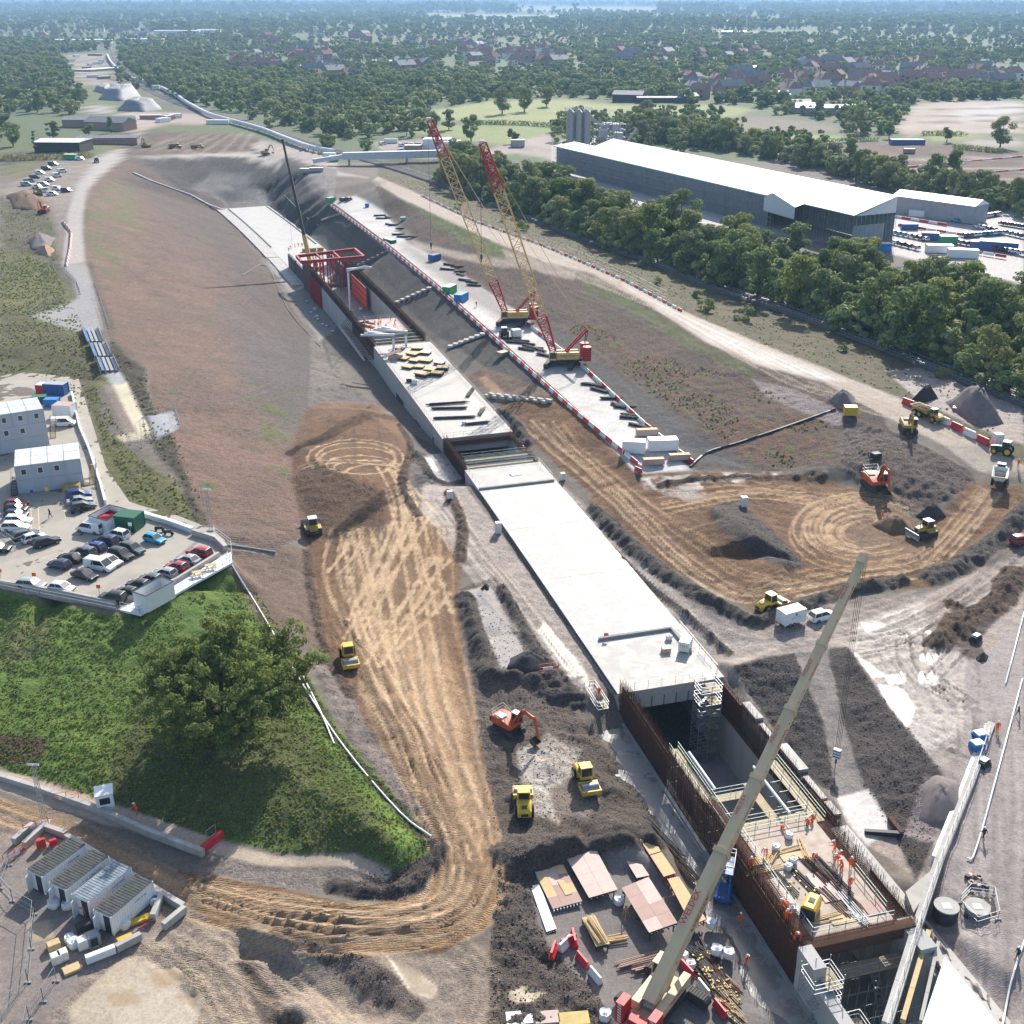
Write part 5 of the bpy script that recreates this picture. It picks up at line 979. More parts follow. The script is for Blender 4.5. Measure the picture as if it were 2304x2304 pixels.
def lattice_crane(label,base,tip,redtip,hookv=None,s=1.):
    t=thing('crawler_crane',label,'crane',base); W=Vector(tip)-Vector(base); hdg=math.atan2(W.y,W.x)
    und=link('undercarriage',None,t,(0,0,0),hdg+R(70))
    for sgn in (-1,1):
        trackloop(MB(),8.6,1.25,1.15,sgn*3.1,6).build('crawler_track','track_steel',und)
    MB().box(-1.6,1.6,-2.8,2.8,.5,1.3).build('car_body','steel_dark',und)
    h=link('superstructure',None,t,(0,0,1.4),hdg)
    MB().box(-5.2,2.6,-1.6,1.6,0,.55).build('turntable_frame','steel_dark',h)
    MB().box(-4.4,1.3,.75,1.65,.55,2.35).build('machinery_house','crane_yellow',h); MB().box(-4.4,1.3,-1.65,-.75,.55,2.35).build('machinery_house','crane_yellow',h)
    text('WELDEX',.95,h,frame((1,0,0),(0,0,1),(-1.4,-1.67,1.45)),'text_red'); text('WELDEX',.95,h,frame((-1,0,0),(0,0,1),(-1.4,1.67,1.45)),'text_red')
    cab(h,1.5,3.3,.9,2.0,.6,2.5,'crane_yellow')
    for y,z in ((-1.5,0),(1.5,0)):
        e=MB()
        for k in range(7): e.tube((-6.3,y*1.25,.3+k*.52),(-6.3,y*1.25,.77+k*.52),1.15,12)
        e.build('counterweight','crane_red',h)
    e=MB();
    for x in (-3.4,-1.9,-.4): e.tube((x,-.7,1.3),(x,.7,1.3),.55,12)
    e.build('winch_drum','galv',h)
    def loc(p): q=Matrix.Rotation(-hdg,4,'Z')@(Vector(p)-Vector(base)); return Vector((q.x,q.y,q.z-1.4))
    foot=Vector((1.6,0,1.0)); tp=loc(tip); d=(tp-foot); Ln=d.length; f0=11/Ln; f1=1-redtip/Ln
    lattice(MB(),foot,foot+d*f0,1.2,2.5,7,.2,(0,1,0) if False else (0,0,1)).build('boom_butt','crane_red',h)
    lattice(MB(),foot+d*f0,foot+d*f1,2.5,2.5,int(Ln*(f1-f0)/2.3),.16).build('boom_section','crane_yellow',h)
    e=MB(); lattice(e,foot+d*f1,tp,2.5,1.6,int(redtip/2),.22); e.build('boom_head','crane_red',h)
    dn=d.normalized(); sd_=dn.cross(Vector((0,0,1))).normalized(); up=sd_.cross(dn)
    e=MB(); e.beam(foot+d*(f1+.35*(1-f1)),foot+d*(f1+.82*(1-f1)),.12,1.1); e.build('name_board','crane_red',h)
    for sg in (-1,1): text('WELDEX',1.15,h,frame(dn*-1,sd_,foot+d*(f1+.58*(1-f1))+up*1.1*0+Vector((0,0,0))+up*1.0) if sg>0 else frame(dn,up,foot+d*(f1+.58*(1-f1))-sd_*.9*sg*-1+sd_*1.8*0),'white_paint')
    e=MB()
    for y in (-.5,.5):
        for o_ in (0,.5): e.tube(tp+Vector((o_,y-.15,.2)),tp+Vector((o_,y+.15,.2)),.5,10)
    e.build('sheave','white_paint',h)
    mt=Vector((-6.6,0,8.0)); e=MB()
    for y in (-.8,.8): e.beam((-.2,y,1.2),(mt.x,y*.9,mt.z),.42,.42)
    for k in range(4): q=.2+.22*k; e.beam((-.2+(mt.x+.2)*q,-.8,1.2+(mt.z-1.2)*q),(-.2+(mt.x+.2)*q,.8,1.2+(mt.z-1.2)*q),.2)
    e.build('a_frame','crane_red',h); e=MB()
    for y in (-.9,.9): e.beam((mt.x,y,mt.z),(-5.6,y,.5),.16);
    e.build('back_stay','steel_dark',h); e=MB()
    for y in (-.6,.6): e.tube((mt.x,y,mt.z),tuple(tp+Vector((0,y,0))),.06,4); e.tube((mt.x,y*.5,mt.z),tuple(foot+d*.62+up*1.3+Vector((0,y,0))),.04,4)
    e.build('pendant_rope','crane_yellow',h)
    if hookv:
        hk=Vector((tp.x+.6,0,tp.z-hookv)); e=MB()
        for y in (-.25,.25): e.tube((tp.x+.6,y,tp.z),(hk.x,y,hk.z),.035,4)
        e.build('hoist_rope','steel_dark',h); MB().cbox((hk.x,0,hk.z-.6),(.5,.7,1.2)).tube((hk.x,0,hk.z-1.2),(hk.x,0,hk.z-2.0),.12,6).build('hook_block','steel_dark',h)
    return t
POSES={}
def make_pose(key):
    lean,la,ra,stride,knee={'stand':(.02,(.1,.05,-.1),(.1,.05,-.1),.05,0),'walk':(.08,(.1,.3,0),(.1,-.25,0),.28,.05),'reach':(.22,(.1,.45,.2),(.1,.5,.15),.1,.05),'bend':(.75,(.12,.35,-.3),(.12,.4,-.3),.1,.08),'sit':(.1,(.12,.3,-.15),(.12,.3,-.15),0,0)}[key]
    v=[];e=[];r=[]
    def A(p,rad,par=None):
        v.append(p); r.append(rad); i=len(v)-1
        if par is not None: e.append((par,i))
        return i
    sit=key=='sit'; ph=.5 if sit else .95
    def T(y,z): return (y+lean*(z),z)
    pel=A((0,0,ph),(.16,.12)); L1=math.cos(lean*1.2); S1=math.sin(lean*1.2)
    def tor(h): return (S1*h,ph+L1*h)
    y,z=tor(.22); wa=A((0,y,z),(.155,.11),pel); y,z=tor(.45); ch=A((0,y,z),(.19,.12),wa); y,z=tor(.56); nk=A((0,y,z),(.065,.065),ch)
    y,z=tor(.63); hb=A((0,y+.02,z),(.085,.095),nk); y,z=tor(.74); A((0,y+.03,z),(.09,.1),hb)
    sy,sz=tor(.5)
    hands=[]
    for s,(ax,ay,az) in ((-1,la),(1,ra)):
        sh=A((s*.2,sy,sz),(.075,.075),ch); el=A((s*(.24+ax*.5),sy+ay*.5,sz-.28+max(0,az)*.3),(.055,.055),sh); wr=A((s*(.23+ax*.3),sy+ay*1.05+.05,sz-.5+az*.5+abs(ay)*.45),(.036,.036),el)
        q=v[wr]; pm=A((q[0],q[1]+.06,q[2]-.06),(.034,.022),wr)
        for k in range(4): A((q[0]+s*(-.03+.02*k),q[1]+.11-.008*abs(k-1.5),q[2]-.13+.01*abs(k-1.5)),(.009,.009),pm)
        A((q[0]-s*.055,q[1]+.1,q[2]-.07),(.01,.01),pm)
    for s in (-1,1):
        hp=A((s*.1,0,ph-.06),(.1,.1),pel)
        if sit: kn=A((s*.12,.42,ph-.02),(.07,.07),hp); an=A((s*.12,.42,.1),(.05,.05),kn)
        else: kn=A((s*.12,s*stride*.5+knee,.5),(.07,.07),hp); an=A((s*.12,s*stride,.1),(.05,.05),kn)
        q=v[an]; A((q[0]+s*.02,q[1]+.16,.045),(.045,.04),an)
    me=bpy.data.meshes.new('body'); me.from_pydata(v,e,[]); o=bpy.data.objects.new('tmp',me); COL.objects.link(o)
    md=o.modifiers.new('s','SKIN');
    for i,sv in enumerate(me.skin_vertices[0].data): sv.radius=r[i]; sv.use_root=(i==0)
    o.modifiers.new('u','SUBSURF').levels=1
    dg=bpy.context.evaluated_depsgraph_get(); m2=bpy.data.meshes.new_from_object(o.evaluated_get(dg)); bpy.data.objects.remove(o)
    m2.name='body';
    for mt in ('hivis','skin','black_boot'): m2.materials.append(M(mt))
    nz=tor(.57)[1]; hv=[Vector(v[i]) for i in range(len(v)) if r[i][0] in (.034,.009,.01)]
    for p in m2.polygons:
        c=p.center; p.use_smooth=True
        if c.z>nz and (Vector((0,)+tor(.66))-c).length<.2: p.material_index=1
        elif c.z<.12: p.material_index=2
        elif min((q-c).length for q in hv)<.035: p.material_index=1
    hy,hz=tor(.78); e=MB(); secs=[]
    for k in range(5):
        a=k/4*math.pi/2; rr=.135*math.cos(a)+.004; secs.append([(rr*math.cos(t),hy+.03+rr*1.15*math.sin(t),hz-.02+.13*math.sin(a)) for t in np.linspace(0,2*math.pi,9)[:-1]])
    e.loft(secs); e.cbox((0,hy+.17,hz-.015),(.18,.1,.015)); hm=e.mesh('helmet','helmet_white',True)
    b0=MB()
    for zz in (.18,.36):
        y,z=tor(zz); b0.tube((0,y,z-.025),(0,y,z+.025),.185,10)
    return m2,hm
def person(pose,label,loc,rz,hel='helmet_white',group=None,cloth=None):
    if pose not in POSES: POSES[pose]=make_pose(pose)
    b,h=POSES[pose]; o=tag(link('person',b,None,loc,rz),label,'person',group); hh=link('helmet',h,o)
    if hel!='helmet_white': hh.material_slots[0].link='OBJECT'; hh.material_slots[0].material=M(hel)
    if cloth: o.material_slots[0].link='OBJECT'; o.material_slots[0].material=M(cloth)
    return o
def leafmat(name,c1,c2,c3,tr=.25):
    m,t,b=newmat(name); N=t.nodes; L=t.links; out=N['Material Output']
    oi=N.new('ShaderNodeObjectInfo'); tc=N.new('ShaderNodeTexCoord'); n=N.new('ShaderNodeTexNoise'); n.inputs['Scale'].default_value=.45; n.inputs['Detail'].default_value=3; L.new(tc.outputs['Object'],n.inputs['Vector'])
    ad=N.new('ShaderNodeMath'); ad.operation='MULTIPLY_ADD'; ad.inputs[1].default_value=.55; L.new(oi.outputs['Random'],ad.inputs[0]); mu=N.new('ShaderNodeMath'); mu.operation='MULTIPLY'; mu.inputs[1].default_value=.5; L.new(n.outputs[0],mu.inputs[0]); L.new(mu.outputs[0],ad.inputs[2])
    r=N.new('ShaderNodeValToRGB'); e=r.color_ramp.elements; e[0].color=(*c1,1); e[1].color=(*c3,1); e[0].position=.1; e[1].position=.95; q=e.new(.5); q.color=(*c2,1); L.new(ad.outputs[0],r.inputs[0]); L.new(r.outputs[0],b.inputs['Base Color']); b.inputs['Roughness'].default_value=.75; b.inputs['Specular IOR Level'].default_value=.15
    tl=N.new('ShaderNodeBsdfTranslucent'); L.new(r.outputs[0],tl.inputs[0]); mx=N.new('ShaderNodeMixShader'); mx.inputs[0].default_value=tr; L.new(b.outputs[0],mx.inputs[1]); L.new(tl.outputs[0],mx.inputs[2]); L.new(mx.outputs[0],out.inputs[0]); return m
leafmat('leaf_wood',(.13,.18,.062),(.19,.245,.08),(.31,.32,.11),.35)
leafmat('leaf_oak',(.16,.21,.055),(.22,.265,.07),(.36,.36,.11),.48)
leafmat('leaf_pale',(.19,.22,.09),(.22,.25,.1),(.3,.3,.12),.3)
leafmat('leaf_far',(.14,.2,.075),(.25,.31,.12),(.45,.46,.19),.3)
leafmat('grass_blade',(.2,.3,.05),(.26,.36,.065),(.38,.4,.1),.5)
leafmat('weed_blade',(.17,.155,.065),(.21,.2,.07),(.28,.23,.11),.45)
def leafmesh(name,lobes,n,size,mat,seed,flat=.75,fill=.55):
    r=np.random.RandomState(seed); wts=np.array([l[3]*l[4] for l in lobes],float); wts/=wts.sum()
    idx=r.choice(len(lobes),n,p=wts); Lb=np.array(lobes)[idx]
    d=r.normal(size=(n,3)); d/=np.linalg.norm(d,axis=1)[:,None]; rad=(fill+(1-fill)*r.rand(n)**.5)*(1+.18*r.randn(n)*.6)
    c=Lb[:,:3]+d*rad[:,None]*np.stack([Lb[:,3],Lb[:,3],Lb[:,4]],1)
    nrm=d*.95+r.normal(size=(n,3))*.33+np.array([0,0,.3]); nrm/=np.linalg.norm(nrm,axis=1)[:,None]
    a=np.cross(nrm,r.normal(size=(n,3))); a/=np.linalg.norm(a,axis=1)[:,None]; b=np.cross(nrm,a); s=size*(.55+.9*r.rand(n))[:,None]
    v=np.stack([c-a*s*.62,c-b*s*.42+nrm*s*.12,c+a*s*.62-nrm*s*.15,c+b*s*.42+nrm*s*.1],1).reshape(-1,3)
    me=bpy.data.meshes.new(name); me.vertices.add(4*n); me.vertices.foreach_set('co',v.astype(np.float32).ravel()); me.loops.add(4*n); me.loops.foreach_set('vertex_index',np.arange(4*n,dtype=np.int32)); me.polygons.add(n); me.polygons.foreach_set('loop_start',np.arange(0,4*n,4,dtype=np.int32)); me.polygons.foreach_set('loop_total',np.full(n,4,np.int32)); me.update(); me.materials.append(M(mat)); return me
def lobeset(seed,h,rad,n,base=.3,kind='round'):
    r=random.Random(seed); L_=[]
    for k in range(n):
        f=r.random(); z=h*(base+(1-base)*f*.88)
        env=math.sqrt(max(.05,1-((z/h-.58)/.5)**2)) if kind=='round' else (1.05-z/h if kind=='cone' else .55)
        a=r.uniform(0,6.28); q=rad*env*math.sqrt(r.random())*.85; s=rad*r.uniform(.24,.42)
        L_.append((q*math.cos(a),q*math.sin(a),z,s,s*r.uniform(.6,.85)))
    return L_
def trunkmesh(name,h,r0,seed,limbs=6,spread=.5):
    r=random.Random(seed); m=MB(); pts=[Vector((0,0,-.4))];
    for k in range(1,5): pts.append(Vector((r.uniform(-.2,.2)*k*.4,r.uniform(-.2,.2)*k*.4,h*.75*k/4)))
    rr=[r0*(1-.8*k/4) for k in range(5)]; rr[0]=r0*1.35
    for k in range(4): m.tube(pts[k],pts[k+1],rr[k],7,rr[k+1],cap=False)
    for k in range(limbs):
        f=r.uniform(.3,.9); i=min(3,int(f*4)); p=pts[i].lerp(pts[i+1],f*4-i); a=r.uniform(0,6.28); l=h*spread*r.uniform(.5,1)*(1.15-f*.5)
        q=p+Vector((math.cos(a)*l*.55,math.sin(a)*l*.55,l*.35)); e=q+Vector((math.cos(a+.3)*l*.45,math.sin(a+.3)*l*.45,l*.25)); w_=r0*.38*(1.1-f*.6)
        m.tube(p,q,w_,5,w_*.65,cap=False); m.tube(q,e,w_*.65,5,w_*.2,cap=False)
        for j in range(2): b_=a+r.uniform(-.9,.9); m.tube(q,q+Vector((math.cos(b_)*l*.35,math.sin(b_)*l*.35,l*.2)),w_*.45,4,w_*.12,cap=False)
    return m.mesh(name,'bark')
TP=[]
for k,(h,rd,nl,kd,mt) in enumerate([(13,5.2,16,'round','leaf_wood'),(15,5.6,20,'round','leaf_wood'),(11,5.0,14,'round','leaf_wood'),(16,4.6,18,'cone','leaf_wood'),(12,5.8,18,'round','leaf_pale'),(14,5.4,18,'round','leaf_oak'),(19,2.4,14,'col','leaf_wood')]):
    TP.append((leafmesh('crown',lobeset(40+k,h,rd,nl,.2,kd),2600,.62,mt,60+k),trunkmesh('trunk',h,.32,80+k),h,rd))
GRP={}
def tree(k,loc,s,label,group=None,rz=None,name='broadleaf_tree'):
    c,tk,h,rd=TP[k]; label=label.replace('KIND',['dark green tree','tall dark green tree','low dark green tree','tapering dark tree','pale green tree','olive green tree','narrow tree'][k]); group=group and group.replace('KIND',str(k)) and label+'s'
    t=thing(name,label,'tree',loc,rv.uniform(0,6.28) if rz is None else rz,group); t.scale=(s*rv.uniform(.9,1.15),s*rv.uniform(.9,1.15),s)
    link('trunk',tk,t); link('crown',c,t); return t
rv=random.Random(21)
def inpoly(x,y,p):
    c=False
    for (x0,y0),(x1,y1) in zip(p,p[1:]+p[:1]):
        if (y0>y)!=(y1>y) and x<(x1-x0)*(y-y0)/(y1-y0)+x0: c=not c
    return c
def fillpoly(poly,n,mind,seed=1):       
    r=random.Random(seed); W=[at(*q) for q in poly]; pw=[(q.x,q.y) for q in W]; x0,x1=min(q[0] for q in pw),max(q[0] for q in pw); y0,y1=min(q[1] for q in pw),max(q[1] for q in pw); o=[]; k=0
    while len(o)<n and k<n*80:
        k+=1; x,y=r.uniform(x0,x1),r.uniform(y0,y1)
        if inpoly(x,y,pw) and all((x-a)**2+(y-b)**2>mind*mind for a,b,_ in o): o.append((x,y,gz(x,y)))
    return o
def tl(q,w_):
    u=proj(q)[0]; s=('at the far left end' if u<300 else 'left of the cranes' if u<950 else 'near the cranes' if u<1180 else 'below the silos' if u<1420 else 'level with mid shed' if u<1750 else 'level with the shed gable' if u<2050 else 'at the right edge'); return 'KIND %s, %s'%(w_,s),'g'
BELT=[(985,415),(1110,462),(1210,500),(1340,552),(1500,606),(1640,662),(1810,716),(2100,830),(2304,912),(2420,950),(2420,770),(2304,705),(2150,668),(1950,628),(1780,592),(1560,545),(1420,505),(1290,455),(1150,405),(1020,365)]
for q in fillpoly(BELT,125,4.5,5): tree(rv.choice([0,1,2,2,4,5,0]),q,rv.uniform(.85,1.25),*tl(q,'in the belt beside the railway'))
BACK=[(1390,318),(1500,322),(1650,342),(1850,388),(2000,430),(2150,462),(2304,490),(2420,510),(2420,470),(2304,450),(2150,425),(1950,388),(1750,345),(1560,308),(1440,295)]
for q in fillpoly(BACK,62,6.5,6): tree(rv.choice([0,1,4,4,5,3]),q,rv.uniform(.85,1.2),*tl(q,'in the row behind the shed'))
for (u,v,k,s,lb) in [(1455,262,4,1.0,'tall pale willow standing at the corner of the sunlit field'),(1130,256,1,1.35,'tall tree casting a shadow on the pale sunlit field'),(1180,252,1,1.3,'tall tree at the left end of the farm field tree line'),(1230,240,0,1.2,'large round tree right of the tall field trees'),
   (1155,322,2,.75,'small round tree alone in the lower green field'),(1010,292,0,1.0,'dark tree just left of the lower green field'),(1060,318,1,1.1,'dark tree behind the head of the nearer lattice crane'),(915,305,2,.8,'single small tree left of the crane heads by the field'),(845,296,0,.9,'rounded tree on the field edge beside the white tents'),
   (1835,262,0,1.0,'tree standing among the farm sheds'),(1925,300,1,1.15,'dark round oak on the grass left of the blue cabins'),(2000,312,2,.9,'smaller oak right of the dark round oak'),(2130,320,2,.8,'round bush tree beside the pale haul route'),(2250,332,1,1.25,'big dark oak by the far right earthworks'),(2235,222,0,.9,'lone tree on the edge of the pale far earthworks'),
   (1560,262,0,1.1,'dark tree at the field corner beside the far farm sheds'),(1600,268,2,1.0,'rounded tree between the field and the bare brown plot'),(1620,345-80,2,.8,'bushy tree at the left edge of the bare brown plot'),(80,345,6,.75,'slim poplar beside the dark walled white shed'),(30,330,1,1.0,'broad tree left of the slim poplar'),(120,312,0,.8,'tree behind the left white roofed shed'),(250,300,3,.7,'dark conifer in front of the low brown sheds'),(200,308,2,.7,'round tree beside the low brown sheds'),
   (15,300,4,1.0,'pale green tree at the left picture edge'),(700,283,4,1.15,'pale bushy willow beside the railway'),(740,296,2,1.0,'green tree right of the pale bushy willow')]:
    tree(k,at(u,v),s,lb)
MIDW=[(270,135),(330,195),(420,230),(540,262),(700,300),(840,318),(990,290),(960,250),(1000,240),(1100,226),(1000,180),(800,170),(620,165),(480,150),(380,120),(300,112)]
for q in fillpoly(MIDW,52,15,8): tree(rv.choice([0,1,1,2,4,5]),q,rv.uniform(.8,1.25),*tl(q,'in the wood right of the railway'))
LEFTW=[(0,262),(180,262),(210,235),(180,205),(130,165),(120,105),(60,95),(0,100)]
for q in fillpoly(LEFTW,30,15,9): tree(rv.choice([0,1,2,5]),q,rv.uniform(.85,1.25),*tl(q,'in the upper left wood'))
HOUSE=[]
for k,(a,b,h,rh,wm,rm) in enumerate([(9,7.5,5,3.2,'brick','roof_tile'),(8,8,5,3.4,'render_cream','roof_tile'),(14,8,5,3.2,'brick','roof_slate'),(8.5,7,3,3,'render_cream','roof_slate')]):
    t=thing('house','p','house'); MB().box(-a/2,a/2,-b/2,b/2,0,h).build('wall',wm,t)
    o=MB().add([(-a/2-.3,-b/2-.4,h),(a/2+.3,-b/2-.4,h),(a/2+.3,b/2+.4,h),(-a/2-.3,b/2+.4,h),(-a/2+(1.5 if k%2 else -.3),0,h+rh),(a/2-(1.5 if k%2 else -.3),0,h+rh)],[(0,1,5,4),(2,3,4,5),(1,2,5),(3,0,4),(3,2,1,0)]).build('roof',rm,t)
    MB().cbox((a*.25,.6,h+rh),(.9,.6,1.8)).build('chimney','brick',o); e=MB()
    for x in (-a*.3,a*.3):
        for z in ((.9,3.2) if h>4 else (.9,)): e.box(x-.8,x+.8,-b/2-.05,-b/2+.05,z,z+1.2)
    e.build('window','glass',t); HOUSE.append([t,False])
rh_=random.Random(31); HPOS=[]
for (u0,u1,v0,v1,n) in [(520,760,118,168,34),(560,900,70,118,22),(1040,1260,110,150,40),(880,1120,92,115,16),(1380,1700,108,150,22),(1550,2000,178,222,42),(1900,2304,178,196,20),(1800,2304,140,178,26),(20,330,40,92,50),(900,960,150,165,4),(700,820,165,180,10)]:
    k=0
    for _ in range(n*12):
        if k>=n: break
        u,v=rh_.uniform(u0,u1),rh_.uniform(v0,v1); p=at(u,v)
        if any((p.x-a)**2+(p.y-b)**2<15*15 for a,b in HPOS): continue
        HPOS.append((p.x,p.y)); k+=1; hk=HOUSE[rh_.choice([0,0,1,1,2,3])]; rz=rh_.choice([0.3,1.9,.8,-.5])+rh_.uniform(-.15,.15)
        kk=HOUSE.index(hk); lb=['small brick house with red tiled roof','small cream house with hipped red roof','long brick terrace with slate roof','small cream bungalow with slate roof'][kk]+' '+('in the far left suburb' if u<420 else 'in the suburb above the dense wood' if u<1000 else 'in the central suburb' if u<1450 else 'behind the far farm fields' if v>176 else 'in the far right suburb')
        if not hk[1]: o=hk[0]; o.location=p; o.rotation_euler=(0,0,rz); hk[1]=True; o['label']=lb
        else: o=copy_tree(hk[0],loc=p,rz=rz,label=lb)
        o['group']=lb+'s'; s=rh_.uniform(1.3,1.9); o.scale=(s,s,s)
HP=np.array(HPOS)
def dense(poly,n,seed):
    r=np.random.RandomState(seed); W=[at(*q) for q in poly]; pw=np.array([(q.x,q.y) for q in W]); x=r.uniform(pw[:,0].min(),pw[:,0].max(),n); y=r.uniform(pw[:,1].min(),pw[:,1].max(),n)
    ins=np.zeros(n,bool)
    for (x0,y0),(x1,y1) in zip(pw,np.roll(pw,-1,0)): ins^=((y0>y)!=(y1>y))&(x<(x1-x0)*(y-y0)/((y1-y0) or 1e-9)+x0)
    return [(a,b,gz(a,b)) for a,b in zip(x[ins],y[ins])]
def scatter(name,pts,scl,protos,label,cat,rz=None,zs=None):
    col=bpy.data.collections.new(name+'_source')
    for p in protos: o=bpy.data.objects.new(name+'_piece',p); col.objects.link(o)
    me=bpy.data.meshes.new(name); me.from_pydata([tuple(map(float,p)) for p in pts],[],[])
    a=me.attributes.new('scl','FLOAT','POINT'); a.data.foreach_set('value',np.array(scl,np.float32))
    g=bpy.data.node_groups.new(name,'GeometryNodeTree'); g.interface.new_socket('Geometry',in_out='INPUT',socket_type='NodeSocketGeometry'); g.interface.new_socket('Geometry',in_out='OUTPUT',socket_type='NodeSocketGeometry')
    gi=g.nodes.new('NodeGroupInput'); go=g.nodes.new('NodeGroupOutput'); ip=g.nodes.new('GeometryNodeInstanceOnPoints'); ci=g.nodes.new('GeometryNodeCollectionInfo'); ci.inputs['Collection'].default_value=col; ci.inputs['Separate Children'].default_value=True; ci.inputs['Reset Children'].default_value=True
    ip.inputs['Pick Instance'].default_value=True; rn=g.nodes.new('FunctionNodeRandomValue'); rn.data_type='FLOAT_VECTOR'; rn.inputs['Min'].default_value=(0,0,0); rn.inputs['Max'].default_value=(.1,.1,6.283); na=g.nodes.new('GeometryNodeInputNamedAttribute'); na.data_type='FLOAT'; na.inputs['Name'].default_value='scl'
    ri=g.nodes.new('FunctionNodeRandomValue'); ri.data_type='INT'; ri.inputs['Min'].default_value=0 if not 0 else 0;
    [s for s in ri.inputs if s.name=='Max' and s.type=='INT'][0].default_value=len(protos)-1; [s for s in ri.inputs if s.name=='Seed'][0].default_value=5
    Lk=g.links.new; Lk(gi.outputs[0],ip.inputs['Points']); Lk(ci.outputs[0],ip.inputs['Instance']); Lk(rn.outputs['Value'],ip.inputs['Rotation']); Lk(na.outputs['Attribute'],ip.inputs['Scale']); Lk([s for s in ri.outputs if s.type=='INT'][0],ip.inputs['Instance Index']); Lk(ip.outputs[0],go.inputs[0])
    o=link(name,me); md=o.modifiers.new('scatter','NODES'); md.node_group=g; return tag(o,label,cat,kind='stuff')
LOW=[leafmesh('far_crown',lobeset(140+k,h,rd,nl,.05,'round'),330,1.55,mt,160+k,fill=.75) for k,(h,rd,nl,mt) in enumerate([(12,5.5,9,'leaf_far'),(14,5.5,10,'leaf_wood'),(10,5.5,8,'leaf_pale'),(11,6,9,'leaf_far')])]
OPEN=[[(850,262),(1110,222),(1270,220),(1700,236),(1690,262),(1450,260),(1320,270),(1180,286),(1240,286),(1245,305),(1170,328),(1100,324),(960,302),(840,290)],[(1540,262),(1700,258),(1890,275),(1900,322),(1690,315)],[(2000,300),(2060,230),(2304,222),(2420,222),(2420,420),(2100,410),(1800,345)],[(245,100),(262,100),(272,140),(330,192),(520,258),(700,318),(620,330),(500,280),(330,215),(255,150)],
 [(140,120),(250,112),(265,190),(330,215),(520,270),(640,320),(760,350),(820,400),(255,400),(240,300),(180,240)],[(960,30),(1270,32),(1270,46),(960,44)],[(1150,12),(1480,14),(1480,28),(1150,26)],[(840,315),(1090,300),(1250,300),(1260,400),(1000,380),(850,350)],[(1560,68),(1800,68),(1900,80),(1700,82)],[(0,260),(240,255),(240,420),(0,420)],[(330,160),(410,162),(400,174),(335,172)]]
def openpx(u,v): return any(inpoly(u,v,q) for q in OPEN)
rn_=np.random.RandomState(4); fp=[];fs=[]
for (ya,yb,n,s0,s1,thin) in [(640,1000,2200,.6,1.0,.3),(1000,1800,6500,.6,1.15,.3),(1800,3500,7600,.7,1.35,.3),(3500,8000,6800,1.2,2.4,.2),(8000,22000,5000,3,5.5,.04)]:
    y=ya*(yb/ya)**rn_.rand(n); x=(rn_.rand(n)*2-1)*y*.47
    cl=fbm(x,y,220*(ya/1000)**.6,3,41)
    for a,b,c in zip(x,y,cl):
        z=gz(a,b); u,v=proj((a,b,z))
        if v>345 or openpx(u,v) or rn_.rand()<thin*(1 if c>-.1 else 2.6): continue
        if HP.size and (((HP[:,0]-a)**2+((HP[:,1]-b)*np.where(HP[:,1]>b,.5,1))**2)<(20*max(1,b/1500))**2).any(): continue
        if b<1250 and ((u>330 and u<1120 and v>225) or (u<250 and v>110)) and rn_.rand()<.5: continue
        fp.append((a,b,z-.5)); fs.append(rn_.uniform(s0,s1)*(1+.3*c))
for poly,n,s0,s1,sd_ in ((MIDW,1500,.7,1.15,71),(LEFTW,900,.75,1.15,72),(BELT,1500,.4,.8,73),(BACK,900,.5,.9,74)):
    for q in dense(poly,n*2,sd_)[:n]: fp.append((q[0],q[1],q[2]-.5)); fs.append(rv.uniform(s0,s1))
scatter('far_woodland',fp,fs,LOW,'hazy woodland and garden trees spreading to the horizon','woodland')
def hedge(px,w,h,label,n,mat='leaf_wood'):
    W=[at(*q) for q in px]; lob=[]; o=W[0]
    for a,b in zip(W[:-1],W[1:]):
        k=max(2,int((b-a).length/(w*.9)))
        for i in range(k): q=a.lerp(b,i/k)-o; lob.append((q.x+rv.uniform(-.3,.3),q.y+rv.uniform(-.3,.3),q.z+h*.5,w*rv.uniform(.5,.75),h*rv.uniform(.45,.62)))
    me_=leafmesh('hedge',lob,n,.7,mat,rv.randrange(999),fill=.8); tag(link('hedge',me_,None,o),label,'hedge')
hedge([(1070,279),(1160,281),(1245,286)],3.5,3,'clipped dark hedge dividing the two green fields',1600)
hedge([(1700,318),(1830,322),(1980,318)],3,2.5,'hedge along the lower edge of the right green field',1200)
hedge([(2150,335),(2260,345)],4,3,'hedge below the big dark oak on the right',900)
hedge([(2080,304),(2180,306)],4,3,'hedge on the small field by the pale haul route',700)
hedge([(0,362),(120,358),(220,352)],6,3,'dark brown scrubby hedge across the upper left',1500,'weed_blade')
BUSH=[leafmesh('bush',lobeset(300+k,1.6,1.5,6,.1),420,.26,m,310+k,fill=.7) for k,m in enumerate(['leaf_wood','leaf_oak','leaf_pale'])]
for k,(u,v,s) in enumerate([(1565,668,1.6),(1590,700,2.0),(1670,720,2.2),(1690,705,1.5),(1175,520,2.2),(1130,500,1.2),(2050,800,1.6),(2120,850,1.4),(1030,470,1.5),(1900,790,1.2),(1480,640,1.2),(1440,600,1.3)]):
    o=link('bush',BUSH[k%3],None,at(u,v),rv.uniform(0,6)); o.scale=(s,s,s); tag(o,'round green bush on the grassy verge between haul road and railway','bush','bushes on the verge')
TUFT=[leafmesh('tuft',[(0,0,.12,.28,.2),(.2,.1,.1,.2,.15)],26,.2,m,330+k,fill=.3) for k,m in enumerate(['grass_blade','grass_blade','weed_blade'])]
